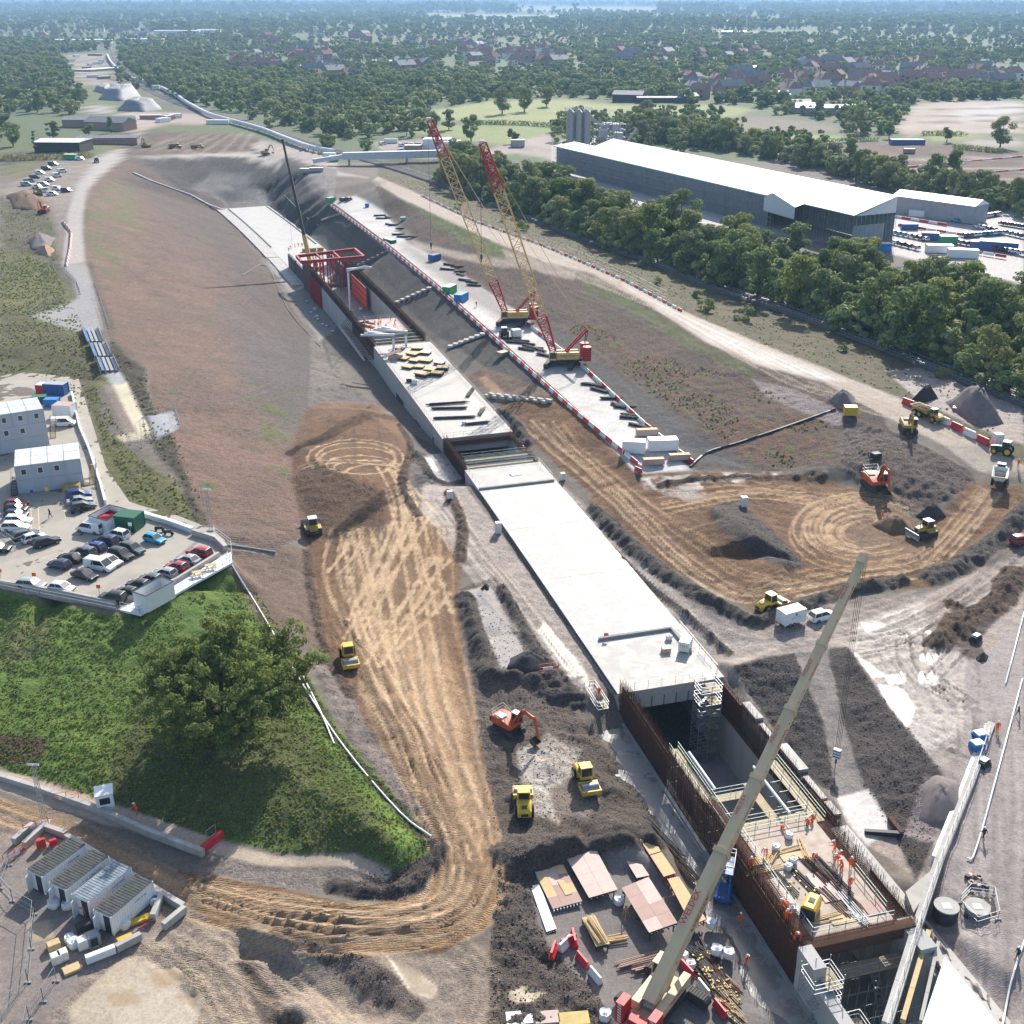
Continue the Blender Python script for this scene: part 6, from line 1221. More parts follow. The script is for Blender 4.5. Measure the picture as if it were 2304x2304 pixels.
GREEN=[(-30,1330),(270,1392),(520,1270),(560,1295),(650,1445),(760,1645),(955,1870),(975,1905),(895,1955),(800,1912),(640,1917),(480,1882),(230,1797),(-30,1712)]
g=dense(GREEN,30000,1); g=[q for q in g if fbm(np.array([q[0]]),np.array([q[1]]),6,2,5)[0]>-.45]; scatter('grass_cover',g,[rv.uniform(.28,.62) for _ in g],TUFT,'rough bright green grass and weeds covering the hill below the car park','grass')
g=[]
for q,n,sd_ in [([(0,560),(120,600),(190,740),(240,860),(180,850),(0,845)],9000,2),([(100,850),(215,866),(300,1020),(420,1120),(430,1170),(290,1120),(210,930)],4500,3),([(u,v+10) for u,v in RAILS[3:-1]]+[(u,v-4) for u,v in RD_R[:-2][::-1]],9000,4),([(0,440),(110,470),(140,640),(0,700)],4000,6),([(1230,690),(1500,800),(1900,945),(1960,1040),(1720,1050),(1480,900),(1300,760)],5000,7),([(250,760),(330,840),(345,920),(400,990),(470,1180),(440,1180),(330,990)],2500,8)]:
    g+=[p for p in dense(q,n,sd_) if fbm(np.array([p[0]]),np.array([p[1]]),9,2,sd_)[0]>(.1 if sd_==7 else -.35)]
TUFT2=[leafmesh('tuft',[(0,0,.12,.25,.16)],22,.2,m,340+k,fill=.3) for k,m in enumerate(['weed_blade','weed_blade','grass_blade'])]
scatter('weed_cover',g,[rv.uniform(.5,1.1) for _ in g],TUFT2,'dry olive weeds scattered over the verges and cutting slopes','weeds')
CL=[MB().blob((0,0,0),(.2,.16,.13),1,.35,random.Random(9+k)).mesh('clod',m) for k,m in enumerate(['soil_dark','soil_brown','gravel_mauve'])]
g=[]
for q,n,sd_ in [([(1130,1890),(1205,1935),(1205,2080),(1300,2170),(1390,2300),(1105,2300),(1100,2150)],5200,11),([(1050,1340),(1080,1330),(1230,1510),(1340,1660),(1480,1870),(1200,1925),(1100,1850),(1070,1600)],4500,12),([(1650,1500),(1790,1475),(1870,1700),(1870,1780),(1700,1580)],2500,13),([(1900,1460),(2110,1725),(2140,1800),(2060,1960),(1940,1760)],2200,14),([(700,1030),(860,1110),(870,1190),(740,1220),(670,1080)],1500,15),([(1900,940),(2050,1000),(2190,1080),(2080,1180),(1900,1060)],2500,16),([(740,1480),(860,1690),(985,1900),(960,1890),(720,1520)],1200,17),([(640,2100),(840,2160),(960,2270),(850,2260),(700,2150)],1200,18),([(820,1970),(960,1925),(995,1940),(900,2030),(780,2010)],900,19),([(1335,1140),(1500,1292),(1690,1402),(1550,1350)],700,20),([(1700,1395),(2030,1303),(2020,1320),(1720,1412)],600,21),([(1600,1145),(1725,1180),(1815,1272),(1690,1245)],800,22)]: g+=dense(q,n,sd_)
scatter('soil_clods',g,[rv.choice([.2,.25,.35,.5,.7]) for _ in g],CL,'loose dark clods of soil and rock on the churned banks','soil')
def make_oak():
    o=at(510,1652); t=thing('oak_tree','large spreading oak standing alone on the green hill','tree',o); r=random.Random(77); m=MB(); tips=[]
    def limb(p,d,l,w,dep):
        q=p+d*l*.5+Vector((r.uniform(-.1,.1)*l,r.uniform(-.1,.1)*l,r.uniform(-.02,.08)*l)); e=q+(d+Vector((r.uniform(-.25,.25),r.uniform(-.25,.25),r.uniform(-.05,.2)))).normalized()*l*.5
        m.tube(p,q,w,6,w*.75,cap=False); m.tube(q,e,w*.75,6,w*.45,cap=False)
        if dep==0: tips.append(e); return
        if dep<=2: tips.append(q.lerp(e,.5))
        for k in range(r.choice((2,3,3))):
            nd=(d+Vector((r.uniform(-.9,.9),r.uniform(-.9,.9),r.uniform(-.25,.5)))).normalized(); limb(e if k<2 else q,nd,l*r.uniform(.55,.8),w*.5,dep-1)
    m.tube((0,0,-.6),(0,0,1.2),1.35,10,.85,cap=False); m.tube((0,0,1.2),(0,0,3.6),.85,10,.72,cap=False)
    for k in range(9):
        a=k*6.283/9+r.uniform(-.2,.2); el=r.uniform(.2,1.0); limb(Vector((0,0,2.6+r.random()*1.2)),Vector((math.cos(a)*math.cos(el),math.sin(a)*math.cos(el),math.sin(el))),r.uniform(4.2,5.6),.36,3)
    limb(Vector((0,0,3.5)),Vector((.1,0,1)),5,.45,3)
    m.build('trunk','bark',t,smooth=60)
    lob=[(q.x,q.y,max(q.z,2.2),r.uniform(.8,1.3),r.uniform(.55,.8)) for q in tips if q.z>1.5]
    for k in range(430):
        d=Vector((r.gauss(0,1),r.gauss(0,1),r.gauss(0,1))).normalized()*r.uniform(.5,1.0)*r.uniform(.85,1.08); z=7.4+d.z*6.2
        if z>2.4: lob.append((d.x*11.2,d.y*11.2,z,r.uniform(.55,1.15),r.uniform(.4,.75)))
    link('crown',leafmesh('crown',lob,56000,.3,'leaf_oak',99,fill=.15),t); return t
make_oak()
hz=MB().box(-17500,17500,-400,32500,-14,128).build('haze','white_paint'); m_,t_,b_=newmat('haze_air'); t_.nodes.remove(b_); pv=t_.nodes.new('ShaderNodeVolumePrincipled'); pv.inputs['Color'].default_value=(.42,.68,1,1); pv.inputs['Density'].default_value=.00011; pv.inputs['Anisotropy'].default_value=0.
t_.links.new(pv.outputs[0],t_.nodes['Material Output'].inputs['Volume']); hz.data.materials.clear(); hz.data.materials.append(m_); tag(hz,'pale blue haze in the air over the whole landscape','haze',kind='stuff')
def crop(ox,oy,sc): return lambda x,y:(ox+x/sc,oy+y/sc)
c8=crop(0,850,3.45); c5=crop(0,1750,3.45); cy=crop(1080,1850,3.22); cr=crop(1600,1850,2.744); cq=crop(1700,1350,3.198); cb=crop(760,700,3.864); cf=crop(600,400,4.293)
b=at(1262,822); lattice_crane('nearer of the two red and yellow lattice boom crawler cranes on the platform',b,onY(1086,322,b.y-2),11.5,26)
b=at(1152,728); tp=onY(967,270,b.y-2); lattice_crane('farther of the two red and yellow lattice boom crawler cranes, left of the nearer one',b,tp,10.5,tp.z-onY(961,545,b.y-2).z)
def tele_near():
    base=at(1490,2262); base.z=2.3; t=thing('crawler_crane','cream telescopic crane with red counterweights at the bottom edge','crane',base,0)
    tip=onY(1940,1262,base.y+36); W=tip-base; hdg=math.atan2(W.y,W.x)
    und=link('undercarriage',None,t,(0,0,0),hdg-R(95))
    for sg in (-1,1):
        o=trackloop(MB(),7.6,1.15,.9,sg*2.6,6).build('crawler_track','track_steel',und); e=MB()
        for x in np.arange(-3.3,3.4,.3): e.box(x-.05,x+.05,sg*2.6-.46,sg*2.6+.46,1.14,1.2)
        e.build('track_shoe','steel_dark',o)
    MB().box(-1.6,1.6,-2.3,2.3,.45,1.25).build('car_body','steel_dark',und)
    h=link('superstructure',None,t,(0,0,1.3),hdg)
    MB().box(-4.6,2.4,-1.4,1.4,0,.5).build('turntable_frame','boom_cream',h)
    MB().box(-3.2,2.6,-1.65,-.85,.5,1.5).build('machinery_house','boom_cream',h); MB().box(-3.6,.6,.75,1.6,.5,1.6).build('machinery_house','boom_cream',h)
    text('WELDEX',.7,h,frame((1,0,0),(0,0,1),(-.4,-1.66,1.0)),'text_red')
    cab(h,1.2,3.0,-.2+1.0,2.0,.4,2.2,'boom_cream'); MB().box(-5.4,-4.4,-1.0,1.0,.2,1.0).build('counterweight_tray','crane_red',h)
    for y in (-1.75,1.75):
        e=MB();
        for k in range(5): e.box(-5.6,-4.1,y-.45,y+.45,.1+k*.5,.57+k*.5)
        o=e.build('counterweight','crane_red',h); e=MB()
        for k in range(7): e.add([(-5.61,y-.2,.2+k*.34),(-5.61,y+.2,.35+k*.34),(-5.61,y+.2,.5+k*.34),(-5.61,y-.2,.35+k*.34)],[(0,1,2,3)])
        e.build('chevron','white_paint',o)
    e=MB().tube((-2.6,-.6,.9),(-2.6,.6,.9),.5,12); e.build('winch_drum','galv',h)
    def loc(p): q=Matrix.Rotation(-hdg,4,'Z')@(Vector(p)-base); return Vector((q.x,q.y,q.z-1.3))
    ft=Vector((-2.8,0,1.3)); tp=loc(tip); d=tp-ft; Ln=d.length; dn=d.normalized(); sd_=dn.cross(Vector((0,0,1))).normalized(); up=sd_.cross(dn)
    fr=[0,.30,.46,.62,.78,1.0]; wd=[1.35,1.2,1.08,.96,.85]
    for k in range(5):
        o=MB().beam(ft+d*fr[k],ft+d*fr[k+1],wd[k],wd[k]*1.15).build('boom_section','boom_cream',h)
        if k<4: MB().beam(ft+d*(fr[k+1]-.006),ft+d*(fr[k+1]+.004),wd[k]*1.16,wd[k]*1.32).build('boom_collar','boom_cream',o)
        e=MB()
        for q in np.linspace(fr[k]+.02,fr[k+1]-.03,5): p=ft+d*q; e.cbox(p+sd_*wd[k]*.505+up*.1,(.1,.1,.1)); e.cbox(p-sd_*wd[k]*.505+up*.1,(.1,.1,.1))
        e.build('bolt','steel_dark',o)
        p=ft+d*(fr[k]*.4+fr[k+1]*.6)
        for sg in (-1,1): text('WELDEX',.62 if k else 1.0,o,frame(dn,up,p+sd_*wd[k]*.51*sg) if sg>0 else frame(-dn,up,p-sd_*wd[k]*.51),'text_red')
        text('WELDEX',.62 if k else 1.0,o,frame(dn,-sd_,p-up*wd[k]*.6+sd_*.2),'text_red')
        text('WELDEX',.6 if k else .95,o,frame(dn,sd_*-1,p+up*(wd[k]*.575+.01)-sd_*wd[k]*.18),'text_red')
    MB().tube(ft+Vector((3.4,.0,-1.0)),ft+d*.2-up*.5,.28,8).build('luffing_ram','boom_cream',h)
    e=MB().cbox(tp+up*.1,(1.3,.9,1.2),0,0,-math.atan2(d.z,d.x)); e.tube(tp+sd_*.3+dn*.5,tp-sd_*.3+dn*.5,.45,10); e.build('boom_head','boom_cream',h)
    hk=loc(onY(1884,1700,tip.y)); tz=tp+dn*.6; e=MB()
    for q in (-.35,-.12,.12,.35): e.tube(tz+sd_*q,Vector((tz.x,tz.y,hk.z+.6))+sd_*q*.8,.025,4)
    e.build('hoist_rope','steel_dark',h)
    e=MB(); e.cbox((tz.x,tz.y,hk.z),(.5,.9,1.3)); o=e.build('hook_block','white_paint',h); e=MB()
    for k in range(3): e.cbox((tz.x,tz.y,hk.z-.4+k*.4),(.53,.93,.16))
    e.tube((tz.x,tz.y,hk.z-.65),(tz.x,tz.y,hk.z-1.5),.12,6); e.build('hook','text_dark',o)
    e=MB().tube((tz.x,tz.y,hk.z-1.5),(tz.x,tz.y,hk.z-7.5),.05,4); e.build('lifting_chain','steel_dark',h)
tele_near()
def tele_far():
    base=B(452,9,-3.85); t=thing('mobile_crane','mobile crane with tall dark telescopic boom behind the red formwork frame','crane',base,0)
    tip=onY(636,316,base.y); hdg=math.atan2(tip.y-base.y,tip.x-base.x)
    h=link('superstructure',None,t,(0,0,1.2),0); MB().box(-4,4,-1.3,1.3,-.6,.3).build('carrier','crane_yellow',h); MB().box(-2.5,-1,-1.2,1.2,.3,1.8).build('counterweight','crane_yellow',h); cab(h,.3,1.8,-1.2,0,.3,2.0,'crane_yellow')
    for x in (-3,-1.2,1.2,3):
        for y in (-1.2,1.2): MB().tube((x,y-.2,-.6),(x,y+.2,-.6),.6,12).build('wheel','rubber',h)
    ft=Vector((-1.2,0,1.2)); tp=tip-base-Vector((0,0,1.2)); d=tp-ft; fr=[0,.24,.5,.76,1]; wd=[1.5,1.15,.95,.75]
    for k in range(4): MB().beam(ft+d*fr[k],ft+d*fr[k+1],wd[k],wd[k],up=(0,1,0)).build('boom_section','crane_yellow' if k==0 else 'mast_grey',h)
    MB().cbox(tp,(1,.9,1)).build('boom_head','mast_grey',h); MB().tube(tp+Vector((.5,0,0)),(tp.x+.5,0,8),.04,4).build('hoist_rope','steel_dark',h)
tele_far()
def shed():
    ez=24.0; E0=P(1251,328,ez); E1=P(1927,484,ez); ax=(E1-E0).normalized(); L_=(E1-E0).length; nx=Vector((-ax.y,ax.x,0));
    if nx.y<0: nx=-nx
    Wv=P(2003,473,ez)-E1; W=abs(Wv.dot(nx)); t=thing('long_shed','very long white roofed shed with scaffold clad side wall','shed',(E0.x,E0.y,12)); o=Vector((E0.x,E0.y,12))
    def q(s,w_,z): return ax*s+nx*w_+Vector((0,0,z))
    def panel(mb,pts,th=.25): mb.add(pts,[tuple(range(len(pts)))]); return mb
    ls=L_*.12
    n=26
    for k in range(n):
        a,b_=ls+(L_-ls)*k/n+.05,ls+(L_-ls)*(k+1)/n-.05
        MB().add([q(a,-1,12),q(b_,-1,12),q(b_,W,17.5),q(a,W,17.5),q(a,-1,11.7),q(b_,-1,11.7),q(b_,W,17.2),q(a,W,17.2)],[(0,1,2,3),(7,6,5,4),(0,4,5,1),(1,5,6,2),(2,6,7,3),(3,7,4,0)]).build('roof_panel','shed_roof',t)
    e=MB(); e.add([q(0,-1,12),q(ls,-1,12),q(ls,W*.6,13.6),q(0,W*.6,13.6),q(0,-1,11.6),q(ls,-1,11.6),q(ls,W*.6,13.2),q(0,W*.6,13.2)],[(0,1,2,3),(7,6,5,4),(0,4,5,1),(1,5,6,2),(2,6,7,3),(3,7,4,0)]); e.build('roof_panel','shed_roof',t)
    for s in (ls,L_):
        e=MB(); e.add([q(s,0,11.6),q(s,W,11.6),q(s,W,17.2)],[(0,1,2)]); d_=ax*.3*(-1 if s==ls else 1); e.add([q(s,0,11.6)-d_,q(s,W,11.6)-d_,q(s,W,17.2)-d_],[(0,2,1)]); e.build('gable','shed_gable',t)
    e=MB(); e.add([q(0,.3,0),q(L_*.78,.3,0),q(L_*.78,.3,11.7),q(0,.3,11.7)],[(0,1,2,3)]); e.add([q(ls,W,0),q(L_,W,0),q(L_,W,17.2),q(ls,W,17.2)],[(0,1,2,3)]); e.add([q(L_-1,0,2),q(L_-1,W*.8,2),q(L_-1,W*.8,8),q(L_-1,0,8)],[(0,1,2,3)]); e.build('side_wall','shed_wall',t)
    e=MB(); e.beam(q(0,-1.05,11.8),q(L_*.8,-1.05,11.8),.3,.5); e.build('eaves_trim','teal_edge',t)
    for k in range(12):                    
        e=MB(); s0,s1=L_*.8*k/12,L_*.8*(k+1)/12; m_=8
        for i in range(m_+1):
            s=s0+(s1-s0)*i/m_
            for w_ in (-.2,-1.5): e.tube(q(s,w_,0),q(s,w_,11.4),.07,4,cap=False)
        for z in (2,4,6,8,10):
            for w_ in (-.2,-1.5): e.tube(q(s0,w_,z),q(s1,w_,z),.06,4,cap=False)
            e.tube(q(s0,-1.5,z),q(s0+(s1-s0)/2,-1.5,z+1.6),.05,4,cap=False); e.tube(q(s1,-1.5,z),q(s0+(s1-s0)/2,-1.5,z+1.6),.05,4,cap=False)
        e.build('scaffold_bay','galv',t); e=MB()
        for z in (4,8): e.beam(q(s0,-.85,z),q(s1,-.85,z),1.1,.06)
        e.build('scaffold_boards','cabin_grey',t)
    a,b_=L_*.785,L_*.88; mid=(a+b_)/2-3; e=MB(); e.add([q(a,-5,11.2),q(mid,-5,14.3),q(b_,-5,11),q(b_,W*.2,13),q(mid,W*.32,15.2),q(a,W*.2,13)],[(0,1,4,5),(1,2,3,4)]); e.build('porch_roof','shed_roof',t)
    e=MB(); e.add([q(a+3,-5,7),q(b_,-5,6.5),q(b_,-5,11),q(mid,-5,14.2),q(a+3,-5,12)],[(0,1,2,3,4)]); e.build('porch_gable','shed_gable',t)
    e=MB()
    for s in np.linspace(L_*.88,L_,9):
        for w_ in (-.8,.4): e.tube(q(s,w_,0),q(s,w_,11.5),.08,4,cap=False)
    for z in (3,6,9): e.tube(q(L_*.88,-.8,z),q(L_,-.8,z),.07,4,cap=False)
    for w_ in np.linspace(0,W,10): e.tube(q(L_+.6,w_,0),q(L_+.6,w_,11.5),.08,4,cap=False)
    e.build('scaffold_bay','galv',t)
    t.location=o
shed()
t=thing('low_warehouse','low white roofed warehouse right of the long shed','warehouse',P(2090,490,12)); a=P(2004,478,12)-t.location; b=P(2190,505,12)-t.location; d=(b-a); n=Vector((-d.y,d.x,0)).normalized()*10
e=MB(); e.add([a,b,b+n,a+n,a+Vector((0,0,7)),b+Vector((0,0,7)),b+n+Vector((0,0,7)),a+n+Vector((0,0,7))],[(0,1,5,4),(1,2,6,5),(2,3,7,6),(3,0,4,7)]); e.build('wall','shed_wall',t); up=Vector((0,0,7.02)); e=MB(); e.add([a+up-n*.05,b+up-n*.05,b+n*1.05+up,a+n*1.05+up,a+n*.5+up+Vector((0,0,2)),b+n*.5+up+Vector((0,0,2))],[(0,1,5,4),(3,4,5,2),(0,4,3),(1,2,5),(3,2,1,0)]); e.build('roof','shed_roof',t)
t=thing('silo_group','cluster of tall steel silos with roof walkways at the far end of the long shed','silos',P(1300,352,12));
for k in range(6):
    x,y=(k%3)*4.6-4.6,(k//3)*5-2; o=MB().tube((x,y,0),(x,y,24),2.1,16).build('silo','galv',t,smooth=40); MB().tube((x,y,24),(x,y,25.4),2.1,16,.5).build('silo_cone','galv',o)
    e=MB()
    for z in (6,12,18): e.tube((x,y,z),(x,y,z+.25),2.18,16)
    e.build('silo_band','shed_wall',o)
rails(MB(),[(-7.4,-4.5,25),(7.4,-4.5,25),(7.4,5.5,25),(-7.4,5.5,25),(-7.4,-4.5,25)],1.3,.08).build('roof_railing','galv',t)
t=thing('batching_plant','grey steel batching plant tower beside the silos','plant',P(1345,352,12),.2); e=MB()
for x in range(0,17,4):
    for y in (0,5,10): e.tube((x,y,0),(x,y,20-abs(x-8)*.4),.22,5)
for z in (5,10,14,17):
    for x in range(0,17,4): e.tube((x,0,z),(x,10,z),.18,4)
    for y in (0,5,10): e.tube((0,y,z),(16,y,z),.18,4)
for k in range(4):
    for z in (0,5,10): e.tube((k*4,0,z),(k*4+4,0,z+5),.12,4)
e.build('steel_frame','galv',t);
for (x,y,z,a,b_,c) in [(2,3,10,4,4,5),(9,4,13,5,5,4),(6,1,3,4,4,6),(12,5,6,4,5,6),(4,6,15,6,3,2.5),(13,2,0,3,3,5)]: MB().box(x,x+a,y,y+b_,z,z+c).build('hopper','cabin_grey',t)
e=MB(); e.beam((-6,2,20),(3,4,18),1.2,1.2); e.beam((16,5,4),(24,5,14),1.2,1.2); e.build('feed_conveyor','galv',t)
def conveyor(px,z,label,w=2.4,h=2.4):
    W=[at(*q) for q in catmull(px,5)]; o=W[0]; t=thing('conveyor',label,'conveyor',o); n=0
    for a,b in zip(W[:-1],W[1:]):
        a1=a-o+Vector((0,0,z)); b1=b-o+Vector((0,0,z)); d=(b1-a1).normalized(); MB().beam(a1,b1-d*.15,w,h).build('gallery','cabin_roof',t)
        MB().beam(a1+Vector((0,0,h*.5+.15)),b1-d*.15+Vector((0,0,h*.5+.15)),w*.5,.3).build('roof_ridge','shed_gable',t)
        if z>1.6: m=(a1+b1)/2; MB().beam((m.x,m.y,-.5),(m.x,m.y,z-h/2),.5,.5).build('trestle','galv',t)
    return t
conveyor([(752,350),(700,340),(640,318),(590,298),(520,278),(470,263),(420,236),(395,218),(340,192),(290,178),(262,156),(248,140),(242,126)],2.2,'long pale covered conveyor snaking beside the railway to the distance',2.3,2.1)
t=thing('conveyor_bridge','straight grey enclosed conveyor bridge crossing behind the lattice cranes','bridge',at(900,362)); a=P(772,352,16)-t.location; b=P(1030,345,16)-t.location; MB().beam(a,b,3.4,3.4).build('gallery','cabin_roof',t); MB().beam(a+Vector((0,0,1.85)),b+Vector((0,0,1.85)),3.6,.3).build('roof','shed_gable',t)
MB().beam(a-(b-a)*.26-Vector((0,0,2)),a,2.6,2.2).build('gallery','cabin_roof',t)
for f in (.05,.55): q=a.lerp(b,f); MB().beam((q.x,q.y,-4),(q.x,q.y,q.z-1.6),1.2,1.2).build('pier','concrete',t)
for k,(u,v,s) in enumerate([(352,190,1),(410,196,1)]): MB().cbox((0,0,3.2),(7,5,3.6)).build('transfer_house','cabin_roof',None,at(u,v+14)).location.z+=0
for o in [q for q in bpy.data.objects if q.name.startswith('transfer_house')]: tag(o,'small pale transfer house on the covered conveyor','conveyor house','conveyor transfer houses')
def railway():
    t=thing('railway_track','twin railway tracks curving past the tree belt','railway',(0,0,0)); W=[at(*q) for q in catmull([(245,105),(255,135),(280,160),(340,205),(430,243)]+RAILS,8)]
    for k,(a,b) in enumerate(zip(W[:-1],W[1:])): pass
    pts=[(q.x,q.y,q.z) for q in W]
    def off(d,z):
        o_=[]
        for i,q in enumerate(W):
            tg=(W[min(i+1,len(W)-1)]-W[max(i-1,0)]).normalized(); nn=Vector((-tg.y,tg.x,0)).normalized(); o_.append(q+nn*d+Vector((0,0,z)))
        return o_
    for c in (-2.0,2.0):
        e=MB(); A=off(c-1.7,.42);Bq=off(c+1.7,.42); C_=off(c-2.3,.0); D=off(c+2.3,.0)
        for i in range(len(W)-1): e.add([A[i],A[i+1],Bq[i+1],Bq[i],C_[i],C_[i+1],D[i+1],D[i]],[(0,1,2,3),(4,5,1,0),(3,2,6,7)])
        e.build('ballast','ballast',t)
        for g in (-.72,.72):
            A=off(c+g,.55); e=MB()
            for a,b in zip(A[:-1],A[1:]): e.beam(a,b,.12,.16)
            e.build('rail','galv',t)
    sm=MB().box(-1.3,1.3,-.13,.13,0,.12).mesh('sleeper','concrete_grey'); n=0
    for c in (-2.0,2.0):
        A=off(c,.40)
        for a,b in zip(A[:-1],A[1:]):
            if not (60<(a.y)<470 and a.x>20): continue
            for k in range(max(1,int((b-a).length/1.6))):
                if n>=280: break
                q=a.lerp(b,k*1.6/(b-a).length); link('sleeper',sm,t,q,math.atan2(b.y-a.y,b.x-a.x)+math.pi/2); n+=1
railway()
def mound(name,px,h,mat,label,cat='stockpile',seed=1,flat=.25):
    W=[at(*q) for q in px]; c=sum(W,Vector())/len(W); r=random.Random(seed); secs=[]; n=20; ring=[]
    for k in range(n):
        f=k/n*len(W); i=int(f); q=W[i%len(W)].lerp(W[(i+1)%len(W)],f-i)-c; ring.append(q)
    for f,z in ((1.08,-.5),(1,0.),(1-(1-flat)*.3,.3),(1-(1-flat)*.65,.66),(1-(1-flat)*.88,.9),(flat,1.0),(flat*.5,1.03),(.04,1.03)):
        secs.append([(q.x*f*(1+r.uniform(-.05,.05)),q.y*f*(1+r.uniform(-.05,.05)),(q.z*f if f<=1 else q.z)+z*h*(1+(r.uniform(-.1,.1) if z>0 else 0))) for q in ring])
    o=MB().loft(secs).build(name,mat,None,c,smooth=70); return tag(o,label,cat)
for k,(px,h,lb) in enumerate([([(262,250),(300,232),(345,238),(365,246),(320,252)],9,'front pale grey covered stockpile pyramid in the distance'),([(222,225),(250,208),(310,206),(318,220),(270,228)],11,'rear pale grey covered stockpile pyramid in the distance'),([(210,205),(230,195),(255,200),(240,212)],6,'small grey stockpile left of the rear pyramid')]): mound('stockpile',px,h*.8,'roof_slate',lb,seed=k,flat=.6)
mound('gravel_heap',[(1140,1505),(1150,1478),(1190,1465),(1225,1480),(1235,1500),(1190,1515)],1.5,'gravel_dark','black gravel heap on the pale pad beside the tunnel roof',seed=4)
mound('gravel_heap',[(1080,1326),(1090,1316),(1102,1318),(1100,1328)],.6,'gravel_dark','small black gravel heap at the head of the pale pad',seed=5)
mound('gravel_heap',[(2050,900),(2075,876),(2100,888),(2112,898),(2080,906)],2.5,'gravel_dark','dark gravel heap on the pink compound by the railway',seed=6)
mound('sand_heap',[(2125,905),(2180,890),(2240,920),(2258,955),(2200,962),(2150,930)],5,'gravel_mauve','large mauve sand heap beside the railway',seed=7)
mound('sand_heap',[(1860,900),(1890,880),(1925,895),(1920,920),(1880,918)],2.2,'gravel_mauve','grey heap at the top of the cutting slope left of the haul road',seed=8)
mound('spoil_heap',[(10,440),(60,425),(110,455),(80,475),(30,470)],3,'soil_brown','brown spoil heap in the upper left compound',seed=9); mound('spoil_heap',[(60,545),(85,525),(125,535),(110,560),(70,562)],2.6,'gravel_mauve','grey spoil heap beside the upper left haul path',seed=10); mound('spoil_heap',[(75,570),(95,552),(125,562),(110,580)],2.2,'soil_tan','tan spoil heap in front of the grey one',seed=11)
mound('spoil_heap',[(1960,1180),(2000,1160),(2050,1175),(2060,1200),(2000,1205)],1.8,'soil_brown','brown spoil heap in front of the bulldozer',seed=12)
mound('spoil_heap',[(2060,1160),(2085,1140),(2125,1145),(2130,1165),(2090,1175)],1.8,'soil_dark','dark spoil heap right behind the bulldozer',seed=13)
mound('sand_heap',[(2080,1760),(2110,1740),(2160,1760),(2165,1830),(2120,1870),(2070,1850)],1.6,'gravel_mauve','mauve gravel heap against the white barrier wall',seed=14)
mound('spoil_heap',[(2195,1480),(2205,1468),(2225,1475),(2220,1488),(2200,1490)],.8,'soil_dark','small dark soil heap beside the puddles on the right',seed=15)
def farshed(u,v,a,b_,h,rz,label,rm='roof_pale',wm='shed_wall',rh=None,name='farm_shed'):
    t=thing(name,label,'shed',at(u,v),rz); rh=rh or a*.12; MB().box(-a/2,a/2,-b_/2,b_/2,-1,h).build('wall',wm,t); MB().add([(-a/2-.5,-b_/2-.5,h),(a/2+.5,-b_/2-.5,h),(a/2+.5,b_/2+.5,h),(-a/2-.5,b_/2+.5,h),(-a/2-.5,0,h+rh),(a/2+.5,0,h+rh)],[(0,1,5,4),(2,3,4,5),(1,2,5),(3,0,4),(3,2,1,0)]).build('roof',rm,t); return t
farshed(146,340,26,20,6,-.05,'white roofed shed with dark walls on the upper left','shed_roof','steel_dark',1.0)
farshed(245,322,36,10,3.5,.1,'long low dull roofed shed right of the white roofed shed','roof_slate','brick',1.2)
farshed(225,284,46,16,5,.05,'long brown roofed farm building on the upper left','roof_slate','brick',2); farshed(250,290,30,16,5,-.3,'brown gabled barn beside the long farm building','roof_slate','brick',3)
farshed(1415,228,26,16,6,-.3,'grey barn with pitched roof at the top of the green field','roof_slate','steel_dark',3); farshed(1485,230,40,10,4,0,'long low shed right of the grey barn','roof_slate','steel_dark',1); farshed(1545,229,16,14,5,.3,'small barn at the right end of the green field','roof_slate','steel_dark',2.5)
farshed(1748,225,18,16,5,.2,'grey farm building among trees left of the curved roof barn','roof_pale','shed_wall',3); farshed(1800,243,16,16,4,.2,'brown roofed farm building by the trees','roof_slate','brick',3); farshed(1812,252,20,16,4,0,'pale curved roof barn in the farm group','shed_gable','shed_wall',3.5); farshed(1868,256,42,14,5,.05,'long grey striped roof farm shed','roof_pale','shed_wall',2)
for k,(u,v,a,b_,h,r_,lb) in enumerate([(690,158,22,12,5,.1,'distant white roofed building beyond the left wood'),(400,78,110,14,9,.02,'long pale apartment block across the far left suburb'),(470,76,60,14,9,.02,'pale apartment block right of the longest far block'),(310,73,14,12,8,0,'small white far building left of the apartment blocks'),(470,50,60,40,8,.1,'white multi ridged far industrial roof'),(1650,78,60,20,7,.1,'white flat roofed far building on the right'),(1610,51,120,20,6,.05,'long white far building near the horizon on the right'),(980,28,200,30,9,0,'long pale far building beside the airfield'),(1940,12,300,60,10,0,'long white far building close to the horizon'),(1380,35,80,30,10,0,'far pale hangar right of the airfield'),(860,148,26,12,6,.1,'white walled building among the central suburban trees'),(160,98,160,16,7,.05,'long flat far building left of the conveyor end'),(330,95,70,14,6,0,'far low flat roofed building by the station'),(380,17,400,60,9,0,'long pale building on the far left horizon'),(1690,160,20,12,5,.2,'white gabled house right of the tall poplars')]): farshed(u,v,a,b_,h,r_,lb,'shed_roof','render_cream',1.5,'distant_building')
for k,(u,v) in enumerate([(1640,175),(1650,172),(1662,174),(1560,168),(1568,164)]): tree(6,at(u,v),1.5,'tall narrow poplar rising above the suburb','poplars above the suburb',name='poplar_tree')
def pslab(name,px,z,th,mat,label,cat,kind='structure'):
    W=[P(u,v,z) for u,v in px]; m=MB(); m.prism([(q.x,q.y) for q in W],z-th,z,'z'); return tag(m.build(name,mat),label,cat,kind=kind)
